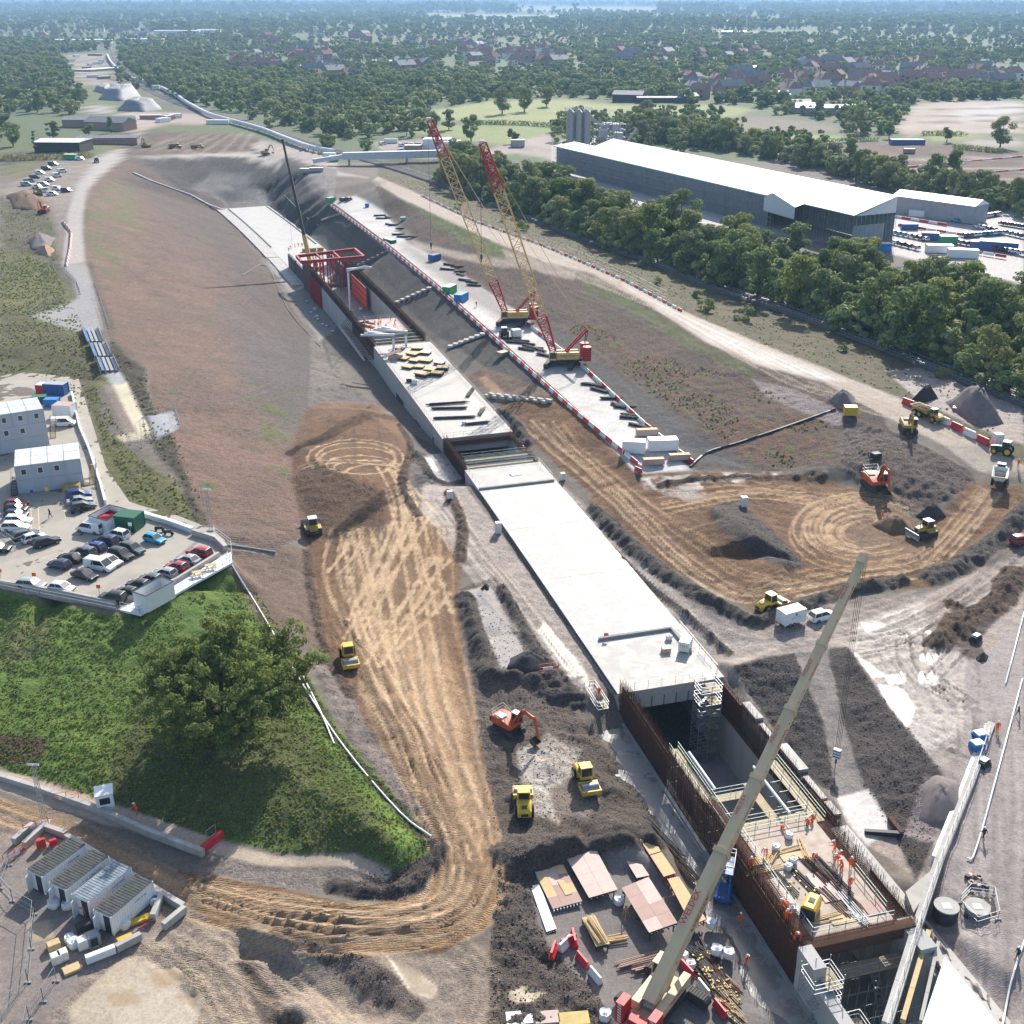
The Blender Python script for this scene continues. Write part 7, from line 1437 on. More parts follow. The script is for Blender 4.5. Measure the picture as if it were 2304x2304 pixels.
pslab('car_park',[(-260,1275),(0,1318),(120,1343),(268,1372),(520,1266),(505,1215),(480,1192),(400,1160),(318,1138),(290,1128),(238,1050),(176,850),(140,846),(60,838),(-60,850),(-300,960)],10.06,.5,'car_park_slab','pale worn car park surface with cars in rows','car park')
def wallrun(name,px,z,h,w,mat,label,cat='wall',seg=2.4,capm=None,zf=None):
    W=[(P(u,v,z) if z is not None else at(u,v)) for u,v in px]; o=W[0]; t=thing(name,label,cat,o); t['kind']='thing'
    for a,b in zip(W[:-1],W[1:]):
        n=max(1,int(round((b-a).length/seg)))
        for k in range(n):
            p=a.lerp(b,k/n)-o; q=a.lerp(b,(k+1)/n)-o; d=(q-p).normalized()*.02; MB().beam(p+d+Vector((0,0,h/2)),q-d+Vector((0,0,h/2)),w,h*(1+rb.uniform(-.01,.01))).build('block',mat,t)
    return t
wallrun('block_wall',[(-80,1304),(0,1323),(90,1338),(160,1350),(262,1372)],9.3,1.5,.5,'concrete','pale concrete wall along the front edge of the car park')
wallrun('block_wall',[c8(930,1745),c8(1150,1690),c8(1370,1590),c8(1700,1385)],10.06,.8,.5,'concrete','low concrete wall behind the cars along the picnic deck')
wallrun('block_wall',[c8(1110,1075),c8(1300,1130),c8(1500,1200)],10.06,.9,.8,'white_paint','row of white barrier blocks on the right rim of the car park')
wallrun('block_wall',[c8(1500,1215),c8(1680,1270),c8(1755,1345)],10.06,1.0,.7,'concrete','pinkish concrete wall at the right corner of the car park')
wallrun('block_wall',[c8(560,130),c8(620,400),c8(690,560),c8(780,830),c8(820,985)],10.06,.9,.4,'white_paint','white barrier wall beside the cabins and grass strip')
pslab('picnic_deck',[c8(930,1800),c8(1090,1835),c8(1500,1600),c8(1810,1430),c8(1790,1350),c8(1700,1400),c8(1350,1610),c8(1040,1740)],10.1,.35,'white_paint','pale deck strip with picnic tables outside the low wall','deck')
fe=thing('deck_railing','grey handrail round the picnic deck of the car park','railing',P(*c8(1090,1835),10.1)); part(rails(MB(),[P(*c8(*q),10.1) for q in ((935,1790),(1085,1828),(1500,1597),(1805,1430),(1795,1300),(1650,1190))],1.1,.04,2.2),'rail','cabin_grey',fe)
fe=thing('wall_railing','thin grey handrail on the front wall of the car park','railing',P(0,1323,10.1)); part(rails(MB(),[P(*q,10.4) for q in ((-60,1311),(90,1340),(262,1375))],.8,.035,2.5),'rail','cabin_grey',fe)
for k,(x,y) in enumerate([(1540,1535),(1640,1480)]):
    t=thing('picnic_table','wooden picnic table %s on the car park deck'%('nearer the white enclosure' if k==0 else 'farther from the white enclosure'),'table',P(*c8(x,y),10.1),.5); MB().box(-.9,.9,-.4,.4,.7,.76).build('table_top','timber',t)
    for s in (-.75,.75): MB().box(-.9,.9,s-.14,s+.14,.42,.47).build('bench','timber',t)
    for s in (-.6,.6): MB().box(s-.05,s+.05,-.75,.75,.36,.42).beam((s,-.3,.7),(s,-.6,0),.08).beam((s,.3,.7),(s,.6,0),.08).build('leg_frame','timber',t)
CZ=10.06
cl=[('hatch','red',30,985,225,985,'red hatchback at the top of the left parking row by the cabins'),('hatch','black',30,1022,222,1022,'black hatchback second from the top of the left parking row'),('hatch','navy',35,1068,220,1068,'dark blue hatchback third in the left parking row'),('suv','white',40,1118,255,1118,'white car fourth in the left parking row'),('suv','white',20,1170,230,1168,'white sport utility car fifth in the left parking row'),
('estate','grey',105,1250,290,1200,'grey estate at an angle below the left parking row'),('hatch','white',182,1272,350,1225,'white hatchback between the grey estate and the black saloon'),('estate','black',255,1310,465,1250,'black estate at an angle beside the wire enclosure'),
('suv','blue',530,925,695,905,'bright blue car nearest the two storey cabin'),('saloon','silver',520,975,720,945,'silver blue car second from the two storey cabin'),('estate','grey',545,1020,745,985,'dark grey car beside the motorcycles'),
('van','white',800,1195,605,1165,'white minibus van in front of the white skip enclosure'),('suv','white',1000,1245,820,1205,'white car in front of the green container'),('suv','navy',915,1295,725,1250,'blue grey car behind the white minibus'),('hatch','blue',825,1340,640,1300,'bright blue hatchback in the middle of the centre row'),('suv','grey',742,1385,560,1340,'dark grey car left of the bright blue hatchback'),('saloon','black',640,1425,458,1385,'black saloon fifth along the centre row'),('hatch','navy',550,1475,370,1435,'navy hatchback at the front end of the centre row'),
('suv','grey',940,1310,1125,1365,'grey car at the back of the second centre row'),('suv','black',850,1355,1035,1410,'dark sport utility car second in the second centre row'),('saloon','white',765,1400,948,1455,'white saloon beside the white chevron van'),('van','white',670,1450,885,1490,'white van with yellow chevrons on its rear'),('saloon','black',555,1510,762,1565,'black saloon at the front of the second centre row'),
('hatch','teal',1115,1235,1290,1280,'bright turquoise hatchback alone by the motorcycles'),('suv','red',1645,1390,1450,1345,'dark red car at the right end of the deck row'),('saloon','silver',1552,1440,1370,1400,'silver saloon next to the dark red car on the deck row'),('hatch','red',1462,1495,1280,1455,'bright red hatchback in the deck row'),('hatch','silver',1380,1545,1185,1500,'silver hatchback fourth in the deck row'),('hatch','grey',1250,1585,1090,1550,'grey hatchback fifth in the deck row'),('hatch','black',1160,1630,990,1595,'black hatchback just behind the long white enclosure'),('hatch','black',1062,1690,910,1650,'black hatchback second from the front of the deck row'),('suv','black',970,1730,780,1700,'black car at the front end of the deck row'),
('estate','silver',140,1600,348,1620,'silver estate nearest the front wall on the left'),('hatch','white',390,1625,578,1650,'white hatchback beside the front wall of the car park'),('saloon','black',-70,1330,25,1330,'dark car cut by the left picture edge')]
for k,c,x0,y0,x1,y1,lb in cl:
    loc,rz=hd(*c8(x0,y0),*c8(x1,y1),z=CZ+.35); loc.z=CZ; o=make_car(k,c,lb,loc,rz)
    if 'chevrons' in lb:
        for i in range(5): MB().add([(-2.52,-.8+i*.32,.4),(-2.52,-.64+i*.32,.4),(-2.52,-.8+i*.32+.3,1.05),(-2.52,-.96+i*.32+.3,1.05)],[(0,1,2,3)]).build('chevron','plant_yellow' if i%2 else 'text_red',o)
def motorbike(label,loc,rz):
    t=thing('motorcycle',label,'motorcycle',loc,rz)
    for x in (-.7,.7): MB().tube((x,-.06,.32),(x,.06,.32),.32,12).build('wheel','rubber',t)
    MB().loft([[(x,-w_,z0),(x,w_,z0),(x,w_*.7,z1),(x,-w_*.7,z1)] for x,w_,z0,z1 in ((-.9,.08,.6,.75),(-.3,.18,.4,.85),(.3,.2,.4,1.0),(.6,.1,.6,.9))]).build('body','paint_black',t); MB().beam((.7,0,.32),(.45,0,1.05),.08).beam((.45,-.35,1.05),(.45,.35,1.05),.05).build('handlebar','steel_dark',t)
for k,(x,y,r_,lb) in enumerate([(600,1055,.3,'black motorcycle left of three by the skip enclosure'),(640,1035,.3,'black motorcycle in the middle of three by the skip enclosure'),(680,1020,.3,'black motorcycle right of three by the skip enclosure'),(1240,1190,-.3,'black motorcycle behind the turquoise car'),(1310,1218,-.3,'black motorcycle right of the turquoise car')]): motorbike(lb,P(*c8(x,y),CZ),r_)
def enclosure(pl,z,h,mat,label,inner=None):
    W=[P(*c8(*q),z+h) for q in pl]; o=Vector((W[0].x,W[0].y,z)); t=thing('screen_enclosure',label,'enclosure',o)
    for a,b in zip(W,W[1:]+W[:1]):
        a1=Vector((a.x,a.y,z+h/2))-o; b1=Vector((b.x,b.y,z+h/2))-o; MB().beam(a1,b1,.1,h).build('panel',mat,t); MB().beam(a1+Vector((0,0,h/2)),b1+Vector((0,0,h/2)),.16,.1).build('top_rail','steel_dark',t)
    if inner:
        d=(W[1]-W[0]);
    return t,W
t,W=enclosure([(685,1070),(850,985),(990,1020),(825,1110)],CZ,2.6,'white_paint','white panel enclosure holding two red skips')
for k,(x,y) in enumerate([(815,1060),(880,1035)]):
    p=P(*c8(x,y),CZ+1.6); p.z=CZ; q=thing('skip','red lidded skip %s inside the white enclosure'%('in front' if k==0 else 'at the back'),'skip',p,.35); MB().prism([(-1.2,.0),(1.2,.0),(1.4,1.5),(-1.4,1.5)],-.8,.8,'y').build('bin','paint_brightred',q); MB().box(-1.35,1.35,-.82,.82,1.5,1.62).build('lid','red_plastic',q)
t,W=enclosure([(1030,1660),(1245,1545),(1345,1580),(1130,1695)],CZ,2.8,'white_paint','long white panel enclosure on the front deck with dark shelving inside')
def box_thing(name,mats,label,cat,p,sz,rz,ribs=0,roof=None,doors=True,legs=False):
    t=thing(name,label,cat,p,rz); a,b_,h=sz; z0=.15
    MB().box(-a/2,a/2,-b_/2,b_/2,z0,h).build('shell',mats,t); MB().box(-a/2-.03,a/2+.03,-b_/2-.03,b_/2+.03,h,h+.06).build('roof',roof or mats,t)
    if ribs:
        e=MB(); n=int(a/.35)
        for k in range(n): x=-a/2+.2+k*(a-.4)/(n-1); e.box(x-.07,x+.07,-b_/2-.05,-b_/2,z0+.1,h-.1); e.box(x-.07,x+.07,b_/2,b_/2+.05,z0+.1,h-.1)
        tag(e.build('side_corrugation',mats,t),kind='stuff'); e=MB()
        for k in range(n): x=-a/2+.2+k*(a-.4)/(n-1); e.box(x-.07,x+.07,-b_/2+.1,b_/2-.1,h+.06,h+.1)
        tag(e.build('roof_corrugation',roof or mats,t),kind='stuff')
    if doors:
        for s in (-1,1): MB().box(-a/2-.06,-a/2,s*b_/4-b_/4+.08,s*b_/4+b_/4-.08,z0+.15,h-.15).build('door',mats,t)
    e=MB()
    for x in (-a/2,a/2):
        for y in (-b_/2,b_/2): e.cbox((x,y,(h+z0)/2),(.16,.16,h-z0+.1))
    e.build('corner_post',mats,t); return t
box_thing('storage_container','green_paint','dark green container beside the white skip enclosure','container',P(*c8(1010,1165),CZ),(4.0,3.2,2.7),-.25,1)
def cabin(label,base,rz,nx,nz,md,mw=2.9,dep=2,pw=6.0,wins=()):
    t=thing('modular_cabin',label,'cabin',base,rz); h=2.7
    for i in range(nx):
        for j in range(nz):
            x0=i*mw+.03; o=MB().box(x0,x0+mw-.06,0,dep*pw-.05,j*h+.02,(j+1)*h-.03).build('module',md,t); e=MB()
            for x in (x0,x0+mw-.06): e.box(x-.05,x+.05,-.05,.05,j*h,(j+1)*h)
            e.box(x0,x0+mw-.06,-.05,.02,(j+1)*h-.16,(j+1)*h); e.build('module_frame','white_plastic' if md!='cabin_grey' else 'cabin_grey',o)
            if (i,j) in wins:
                w_=MB().box(x0+mw/2-.5,x0+mw/2+.5,-.1,.0,j*h+.95,j*h+2.15).build('window_frame','white_paint',o); MB().box(x0+mw/2-.4,x0+mw/2+.4,-.13,-.1,j*h+1.05,j*h+2.05).build('window_pane','glass',w_)
        for k in range(dep):
            r_=MB().box(i*mw+.05,(i+1)*mw-.05,k*pw+.05,(k+1)*pw-.1,nz*h,nz*h+.12).build('roof_panel','cabin_roof',t); e=MB()
            for q in range(7): x=i*mw+.3+q*(mw-.6)/6; e.box(x-.03,x+.03,k*pw+.1,(k+1)*pw-.15,nz*h+.12,nz*h+.18)
            e.build('roof_rib','white_paint',r_)
    return t
a=P(43,1112,10.06); b=P(190,1093,10.06); rz=math.atan2(b.y-a.y,b.x-a.x); cabin('two storey grey site cabin block with ribbed pale roof beside the parked cars',a,rz,4,2,'cabin_grey',(b-a).length/4,2,4.6,((0,1),(1,1),(2,1)))
a=P(-108,1040,10.06); b=P(112,1005,10.06); rz=math.atan2(b.y-a.y,b.x-a.x); cabin('three storey grey site cabin block behind the two storey one',a+Vector((0,0,0)),rz,6,3,'cabin_grey',(b-a).length/6,2,4.2,((3,2),(4,2),(5,2),(3,1),(4,1),(2,2),(2,1)))
for k,(u,v,sz,rz,m,rf,lb) in enumerate([(128,886,(5,2.4,2.6),-.15,'blue_paint','roof_pale','blue container behind the three storey cabin'),(102,884,(3,2.4,2.2),-.15,'red_plastic','white_paint','red container with white roof left of the blue container'),(118,912,(3,2,1.6),0,'blue_bright',None,'blue skip container beside the cabin stairs'),(148,935,(4.2,3,2.7),-.12,'white_paint','ply_pale','open canteen hut with timber roof beside the cabins'),(90,905,(3,2.2,1.5),.2,'green_paint',None,'green skip at the back of the cabins')]): box_thing('storage_container',m,lb,'container',P(u,v,CZ),sz,rz,0,rf)
make_car('van','white','small white van parked behind the canteen hut',P(*c8(495,372),CZ),.1)
def stairs(label,p,rz,n,w,rise=.2,run=.26,mat='timber'):
    t=thing('access_stairs',label,'stairs',p,rz)
    for k in range(n): MB().box(k*run,k*run+run*1.05,-w/2,w/2,k*rise+.1,k*rise+.16).build('tread',mat,t)
    for s in (-w/2,w/2): MB().beam((0,s,.1),(n*run,s,n*rise+.1),.06,.2).beam((0,s,1.1),(n*run,s,n*rise+1.1),.05).build('stringer','steel_dark',t)
stairs('timber stairs on the right side of the two storey cabin',P(*c8(720,830),CZ),math.pi*.56,14,1.1); stairs('timber stairs on the side of the three storey cabin',P(*c8(410,470),CZ),math.pi*.56,14,1.1); stairs('dark stairs at the left end of the two storey cabin',P(*c8(110,920),CZ),math.pi*.56,13,1.1,mat='steel_dark')
o=MB().prism([(-1.6,0),(1.6,0),(1.6,1.3),(-1.3,1.1)],-.8,.8,'y').build('skip','dull_yellow',None,P(*c8(555,875),CZ),.15); tag(o,'yellow skip against the two storey cabin','skip')
o=MB().tube((0,0,0),(0,0,.06),.5,4).tube((0,0,0.06),(0,0,1.3),.42,8,.05).build('traffic_cone','orange_plastic',None,P(*c8(612,875),CZ)); tag(o,'tall orange cone beside the yellow skip','cone')
def sign(p,w_,h,z,mat,label,rz=0.):
    t=thing('sign_post',label,'sign',p,rz); MB().tube((0,0,0),(0,0,z),.04,5).build('post','galv',t); MB().box(-w_/2,w_/2,-.04,.04,z-h,z).build('board',mat,t)
for x,y,m,lb in [(15,1590,'orange_plastic','orange lamp post sign on the front wall, leftmost of three'),(280,1620,'orange_plastic','orange lamp post sign on the front wall, middle of three'),(778,1715,'orange_plastic','orange lamp post sign on the front wall, rightmost of three'),(693,1400,'white_paint','white sign post in the centre of the parking rows'),(1020,1225,'white_paint','white sign post beside the green container'),(260,965,'text_blue','blue and white sign board facing the left parking row'),(375,950,'plant_yellow','yellow sign board in front of the cabin')]: sign(P(*c8(x,y),CZ),.6,.6,2.4,m,lb)
person('walk','person in blue jacket and dark trousers walking across the car park',P(*c8(393,1088),CZ),2.6,cloth='navy_cloth',hel='black_boot')
for k in range(14):
    f=k/13; a=P(*c8(330+f*900-0*f,1390+f*60),CZ+.006);
LN=MB()
for (x0,y0,x1,y1) in [(240,1000,245,1180),(295,980,305,1180),(485,960,510,1100),(1040,1300,1190,1260),(1130,1270,1270,1310),(440,1360,330,1400),(960,1440,860,1500)]:
    a,b=P(*c8(x0,y0),CZ+.006),P(*c8(x1,y1),CZ+.006); d=(b-a).normalized(); n=Vector((-d.y,d.x,0))*.07; LN.add([a-n,b-n,b+n,a+n],[(0,1,2,3)])
LN.build('line_marking','line_yellow',bpy.data.objects['car_park'])
def mast(p,h,label,head=True):
    t=thing('lighting_mast',label,'lamp',p,0.); lattice(MB(),(0,0,0),(0,0,h),.5,.35,int(h/.8),.03,(0,1,0)).build('mast','galv',t);
    for s in (-.35,.35): MB().cbox((s,0,h+.2),(.6,.15,.45),0,.5).build('floodlight','white_paint',t)
    MB().box(-.6,.6,-.6,.6,0,.25).build('base','concrete',t)
mast(at(475,1193),7.5,'slim lighting mast behind the right corner of the car park')
mast(P(*c5(350,360),3.1),8.5,'lattice lighting mast beside the white containers');
cc=[((225,700),(350,752),(650,530),(525,480),'furthest back of the four white containers, with greenest roof'),((405,805),(525,855),(825,620),(700,570),'second of the four white containers from the back'),((575,900),(705,945),(1000,705),(870,660),'third of the four white containers, with bluish roof'),((745,1010),(880,1065),(1165,820),(1035,765),'nearest of the four white containers, with dark roof')]
for k,(a,b,c,d,lb) in enumerate(cc):
    zt=3.05+2.6; A,Bq,C_,D=[P(*c5(*q),zt) for q in (a,b,c,d)]; ctr=(A+Bq+C_+D)/4; v=(C_-Bq); rz=math.atan2(v.y,v.x); ctr.z=3.05
    m=['roof_moss','roof_moss','roof_bluish','roof_moss'][k]
    if m not in MATS: mk('roof_moss',(.07,.075,.07),.8,var=.4,scale=1.5); mk('roof_bluish',(.22,.26,.29),.6,var=.35,scale=1.2)
    t=box_thing('storage_container','white_paint','white container, '+lb,'container',ctr,(6.06,2.44,2.6),rz,1,m,doors=False)
    MB().box(-3.09,-3.03,-.95,-.1,.2,2.4).build('doorway_shade','text_dark',t); MB().cbox((-3.45,.65,1.3),(.9,.06,2.2),.3).build('door','white_paint',t)  # flat dark panel paints the shade inside the open container
    text('mobile storage',.3,t,frame((1,0,0),(0,0,1),(1.1,-1.3,1.95)),'text_blue')
wallrun('block_wall',[c5(-60,0),c5(300,110),c5(760,270),c5(1160,450),c5(1585,610)],3.1,.95,.6,'concrete','long low concrete block wall between footpath and haul road')
for a,b,lb in [((345,405),(520,465),'behind the containers'),((520,480),(1430,1030),'along the haul road side of the containers'),((110,520),(260,390),'by the red pedestrian gate on the far left'),((190,550),(335,415),'beside the lighting mast'),((1270,1180),(1440,1040),'at the near corner of the container compound'),((670,1440),(900,1350),'at the front of the materials, white painted'),((905,1350),(1100,1250),'at the front of the materials, grey'),((1190,1110),(1260,940),'standing near the nearest container')]:
    wallrun('block_wall',[c5(*a),c5(*b)],3.05,.9,.6,'concrete' if 'white' not in lb else 'white_paint','concrete block wall '+lb)
t=thing('gate_hut','small white security hut on the footpath','hut',P(*c5(825,225),3.2),.35); MB().box(-1,1,-1,1,0,2.4).build('shell','white_paint',t); MB().box(-1.1,1.1,-1.1,1.1,2.4,2.52).build('roof','white_paint',t)
for (a,b,c,d) in ((-.6,.6,-1.03,-1.0),(1.0,1.03,-.6,.6)): MB().box(a,b,c,d,1.1,2.0).build('window','glass',t)
person('reach','orange suited worker bending over beside the footpath wall',P(*c5(1065,285),3.15),1.6); person('reach','orange suited worker at the door of the third white container',P(*c5(675,1085),3.05),.9)
t=thing('site_gate','red barrier gate with white framed panel at the end of the footpath wall','gate',P(*c5(1650,520),3.1),1.0); MB().box(-1.6,1.6,-.25,.25,0,1.0).build('barrier','red_plastic',t); e=MB()
for x in (-.6,.9): e.tube((x,.2,.9),(x,.2,2.3),.04,5)
e.tube((-.6,.2,2.3),(.9,.2,2.3),.04,5); e.tube((-.6,.2,1.1),(.9,.2,1.1),.04,5); e.build('panel_frame','galv',t); MB().tube((-1.7,-.5,0),(-1.7,-.5,1.6),.05,5).tube((-1.9,-.9,0),(-1.9,-.9,1.2),.05,5).build('post','crane_red',t)
def pgate(u,v,rz,lb,n=2):
    t=thing('pedestrian_gate',lb,'gate',at(u,v),rz); e=MB()
    for x in np.linspace(-1.4,1.4,n+1): e.tube((x,0,0),(x,0,1.3),.04,5)
    for z in (.2,.75,1.3): e.tube((-1.4,0,z),(1.4,0,z),.035,5)
    e.build('frame','orange_plastic',t); MB().box(-.9,.6,-.03,.03,.25,.7).build('sign_board','white_paint',t)
pgate(*c5(520,175),.3,'red framed pedestrian gate at the footpath wall opening'); pgate(*c5(120,620),.9,'red framed pedestrian gate at the left end of the compound'); pgate(*c5(285,400),.5,'red pedestrian gate by the lighting mast'); pgate(1235,1510,.2,'red pedestrian gate at the stair head beside the tunnel roof')
def fence(px,label,z=None,h=1.9,seg=3.2,mat='galv'):
    W=[at(u,v) for u,v in px]; o=W[0]; t=thing('mesh_fence',label,'fence',o); t['kind']='thing'
    for a,b in zip(W[:-1],W[1:]):
        n=max(1,int((b-a).length/seg))
        for k in range(n):
            p=a.lerp(b,k/n)-o; q=a.lerp(b,(k+1)/n)-o; U=Vector((0,0,1)); e=MB()
            for s in (p,q): e.tube(s,s+U*h,.035,4,cap=False)
            for zz in (.15,h*.5,h): e.tube(p+U*zz,q+U*zz,.03,4,cap=False)
            for j in range(1,8): s=p.lerp(q,j/8); e.tube(s+U*.15,s+U*h,.008,3,cap=False)
            e.build('panel',mat,t); f=MB(); f.cbox(p+Vector((0,0,.07)),(.7,.25,.14)); f.build('foot','concrete_grey',t)
fence([c5(75,680),c5(10,860),c5(100,960),c5(270,1060),c5(245,1330),c5(220,1590),c5(20,1890)],'wire mesh fence zigzag left of the white containers')
fence([c5(440,1580),c5(340,1740),c5(230,1880),c5(200,2000)],'short wire mesh fence run by the stacked white crates'); fence([c8(0,1240),c8(130,1330),c8(250,1270)],'mesh fence round the tank behind the black estate')
fence([(70,712),(100,690),(180,662),(172,640),(135,605)],'wire fence on the left edge of the gravel path'); fence([(212,640),(232,700),(246,745)],'wire fence on the right edge of the gravel path'); fence([(330,985),(322,940),(392,924),(405,965)],'wire fence round the blue grey path bend'); fence([c8(985,435),c8(1010,520),c8(1100,545),c8(1195,480),c8(1170,420)],'wire fence round the small white slab on the path end')
def bag(u,v,s,label,mat='bag_white',z=None):
    p=at(u,v) if z is None else P(u,v,z); r=random.Random(int(u*7+v)); e=MB(); a0=r.uniform(0,3); e.loft([[(s*k*math.cos(t+a0)/max(abs(math.cos(t)),abs(math.sin(t)))**.75*(1+r.uniform(-.1,.1)),s*k*math.sin(t+a0)/max(abs(math.cos(t)),abs(math.sin(t)))**.75*(1+r.uniform(-.1,.1)),(zz+r.uniform(-.06,.06)*(zz>.3))*s) for t in np.linspace(0,6.283,13)[:-1]] for k,zz in ((.4,0),(.48,.12),(.5,.5),(.46,.78),(.3,.7),(.12,.82))]); return tag(e.build('bulk_bag',mat,None,p,smooth=60),label,'bag')
for (x,y,s,lb) in [(425,1000,1.3,'flattened white bulk bag with yellow rope outside the second container'),(530,1010,1.2,'white bulk bag with debris right of the flattened one'),(970,1160,1.3,'white bulk bag at the side of the nearest container'),(575,1310,1.2,'small white bulk bag left of the white cube stack'),(545,1270,1.0,'pale green wrapped bale beside the white bags')]: bag(*c5(x,y),s,lb)
for (x,y,sz,m,lb) in [(655,1310,(1.3,1.1,1.1),'white_plastic','white cube container by the black drum'),(730,1280,(1.3,1.2,1.2),'galv','caged grey cube tank behind the black drum'),(440,1430,(1.0,1.0,1.0),'white_plastic','left white crate of the pair on the near left'),(492,1405,(1.0,1.0,1.0),'white_plastic','right white crate of the pair on the near left'),(420,1320,(1.3,1.0,.7),'timber','timber box of yellow fittings near the mesh fence'),(325,545,(1.0,.5,1.2),'red_plastic','red cabinet beside the lighting mast'),(415,525,(.8,.5,.8),'red_plastic','small red cabinet behind the first container'),(775,1120,(.7,.7,1.5),'red_plastic','red gas bottle cage at the corner of the nearest container'),(555,1490,(1.7,1.2,.2),'timber','timber pallet with white scraps by the crates'),(970,1265,(1.6,.7,.5),'plant_yellow','yellow box lying before the block wall'),(1140,1085,(1.8,1.0,.15),'plant_yellow','yellow board lying right of the nearest container'),(1065,1115,(1.7,.9,.2),'plant_yellow','yellow board lying left of the other yellow board'),(660,1180,(1.6,1.0,.9),'steel_dark','black skip stand outside the nearest container'),(735,1300,(.7,.7,1.0),'steel_dark','black drum beside the white cube container')]:
    t=thing('site_box' if 'board' not in lb else 'board',lb,'crate' if 'board' not in lb else 'board',P(*c5(x,y),3.05),.6); a,b_,h=sz; MB().box(-a/2,a/2,-b_/2,b_/2,.08,h).build('body',m,t); e=MB(); e.box(-a/2-.03,a/2+.03,-b_/2-.03,-b_/2+.08,0,.12); e.box(-a/2-.03,a/2+.03,b_/2-.08,b_/2+.03,0,.12); e.build('bearer','scaffold_board',t); MB().box(-a/2+.06,a/2-.06,-b_/2+.06,b_/2-.06,h,h+.05).build('lid',m,t)
for k in range(7): x,y=1060+k*14,1200-k*10; e=MB().beam((-1.2,0,.08+k*.03),(1.2,0,.08+k*.03),.14,.1); tag(e.build('scaffold_tube','galv' if k%3 else 'crane_red',None,P(*c5(x,y),3.05),.9),'metal or red tube in the pile before the nearest container','tube','tubes by the nearest container')
for (x,y,lb) in [(1215,955,'blue pipe coil leaning by the wall beside the nearest container'),(1200,990,'grey pipe coil below the blue one')]: tag(MB().tube((0,-.15,.45),(0,.15,.45),.45,14).tube((0,-.2,.45),(0,.2,.45),.2,10).build('pipe_coil','blue_bright' if 'blue pipe' in lb else 'white_plastic',None,P(*c5(x,y),3.05),.5),lb,'coil')
def put(f,lb,px,**k): loc,rz=hd(*px); return f(lb,loc,rz,**k)
put(make_roller,'yellow soil roller with steel drum on the left edge of the haul road',(777,1462,794,1518)); put(make_roller,'yellow soil roller in the pit, nearest the tunnel walkway',(1305,1738,1331,1796)); put(make_roller,'yellow soil roller in the pit seen from behind, left of the other',(1180,1846,1176,1785)); put(make_roller,'yellow soil roller in front of the white trailer on the right',(1706,1380,1764,1360))
put(make_excavator,'orange red excavator reaching into the muddy pit left of the tunnel',(1132,1630,1160,1655),swing=.25,s=.88,boom=((1,1.9),(3.2,5),(5.6,4.6)),stick=(6.2,1.4))
put(make_excavator,'orange excavator with big bucket beside the bulldozer on the right',(1958,1085,1978,1112),s=1.15,boom=((1,1.9),(2.6,5.0),(4.4,4.6)),stick=(5.0,1.6))
put(make_excavator,'yellow excavator working at the edge of the upper haul road',(2035,955,2050,985),col='dull_yellow',boom=((1,1.9),(2.2,4.6),(3.8,4.2)),stick=(4.2,1.2),rail=False)
put(make_dumper,'articulated dump truck with pale empty body driving up the brown ramp',(2243,1108,2252,1055),load=1,s=.92); put(make_dumper,'yellow dump truck on the upper haul road behind the yellow excavator',(2066,932,2108,952),s=.85)
put(make_dozer,'bulldozer with white cab roof spreading soil on the right',(2104,1200,2052,1212)); put(make_dozer,'bulldozer with mud covered blade at the left edge of the brown fill',(710,1214,698,1180),s=1.05)
put(make_tractor,'green tractor with yellow wheels at the right picture edge',(2276,1026,2236,1018)); put(make_tractor,'green tractor on the crane platform behind the nearer lattice crane',(1140,768,1128,748),rim='rim')
loc,rz=hd(1814,1402,1884,1384); make_car('suv','white','white pickup with canopy towing the white box trailer',loc,rz,name='pickup_truck')
loc,rz=hd(1752,1410,1804,1395); t=box_thing('box_trailer','white_paint','white box trailer parked behind the white pickup','trailer',loc+Vector((0,0,.35)),(3.9,2.1,2.2),rz,0)
for x in (-.1,-.9):
    for y in (-1,1): wheel(t,x,y,.32,.2).location.z=0.
text('plant hire services',.26,t,frame((1,0,0),(0,0,1),(.2,-1.1,1.2)),'text_dark'); MB().box(.0,.3,-1.09,-1.07,1.5,1.85).build('emblem','text_dark',t)
t=box_thing('box_trailer','white_paint','small white trailer with yellow chevrons on the tunnel roof','trailer',P(1541,1462,5),(1.9,1.5,1.7),1.2,0)
for i in range(4): MB().add([(-1.03,-.6+i*.32,.9),(-1.03,-.44+i*.32,.9),(-1.03,-.32+i*.32,1.35),(-1.03,-.48+i*.32,1.35)],[(0,1,2,3)]).build('chevron','plant_yellow',t)
make_car('suv','red','red car at the right picture edge on the pink ground',at(2300,1222),.3)
for (u1,v1,u2,v2,lb) in [(388,334,402,333,'far yellow dump truck on the brown ground at the head of the cutting, left'),(438,336,452,335,'far yellow dump truck on the brown ground at the head of the cutting, right')]: put(make_dumper,lb,(u1,v1,u2,v2),s=.9)
for (u,v,r_,lb,c) in [(330,332,2.5,'far yellow excavator at the left of the brown ground','dull_yellow'),(598,348,.5,'far yellow excavator loading at the right of the brown ground','dull_yellow'),(86,440,-1.0,'yellow excavator in the upper left compound','dull_yellow'),(100,478,-1.6,'orange excavator below the yellow one in the upper left compound','plant_orange')]: make_excavator(lb,at(u,v),r_,col=c,rail=False,boom=((1,1.9),(2.6,5.0),(4.4,4.6)),stick=(5.0,1.6))
put(make_tractor,'tractor driving on the pale haul road at the upper left',(216,372,220,360),rim='rim')
BRM={}
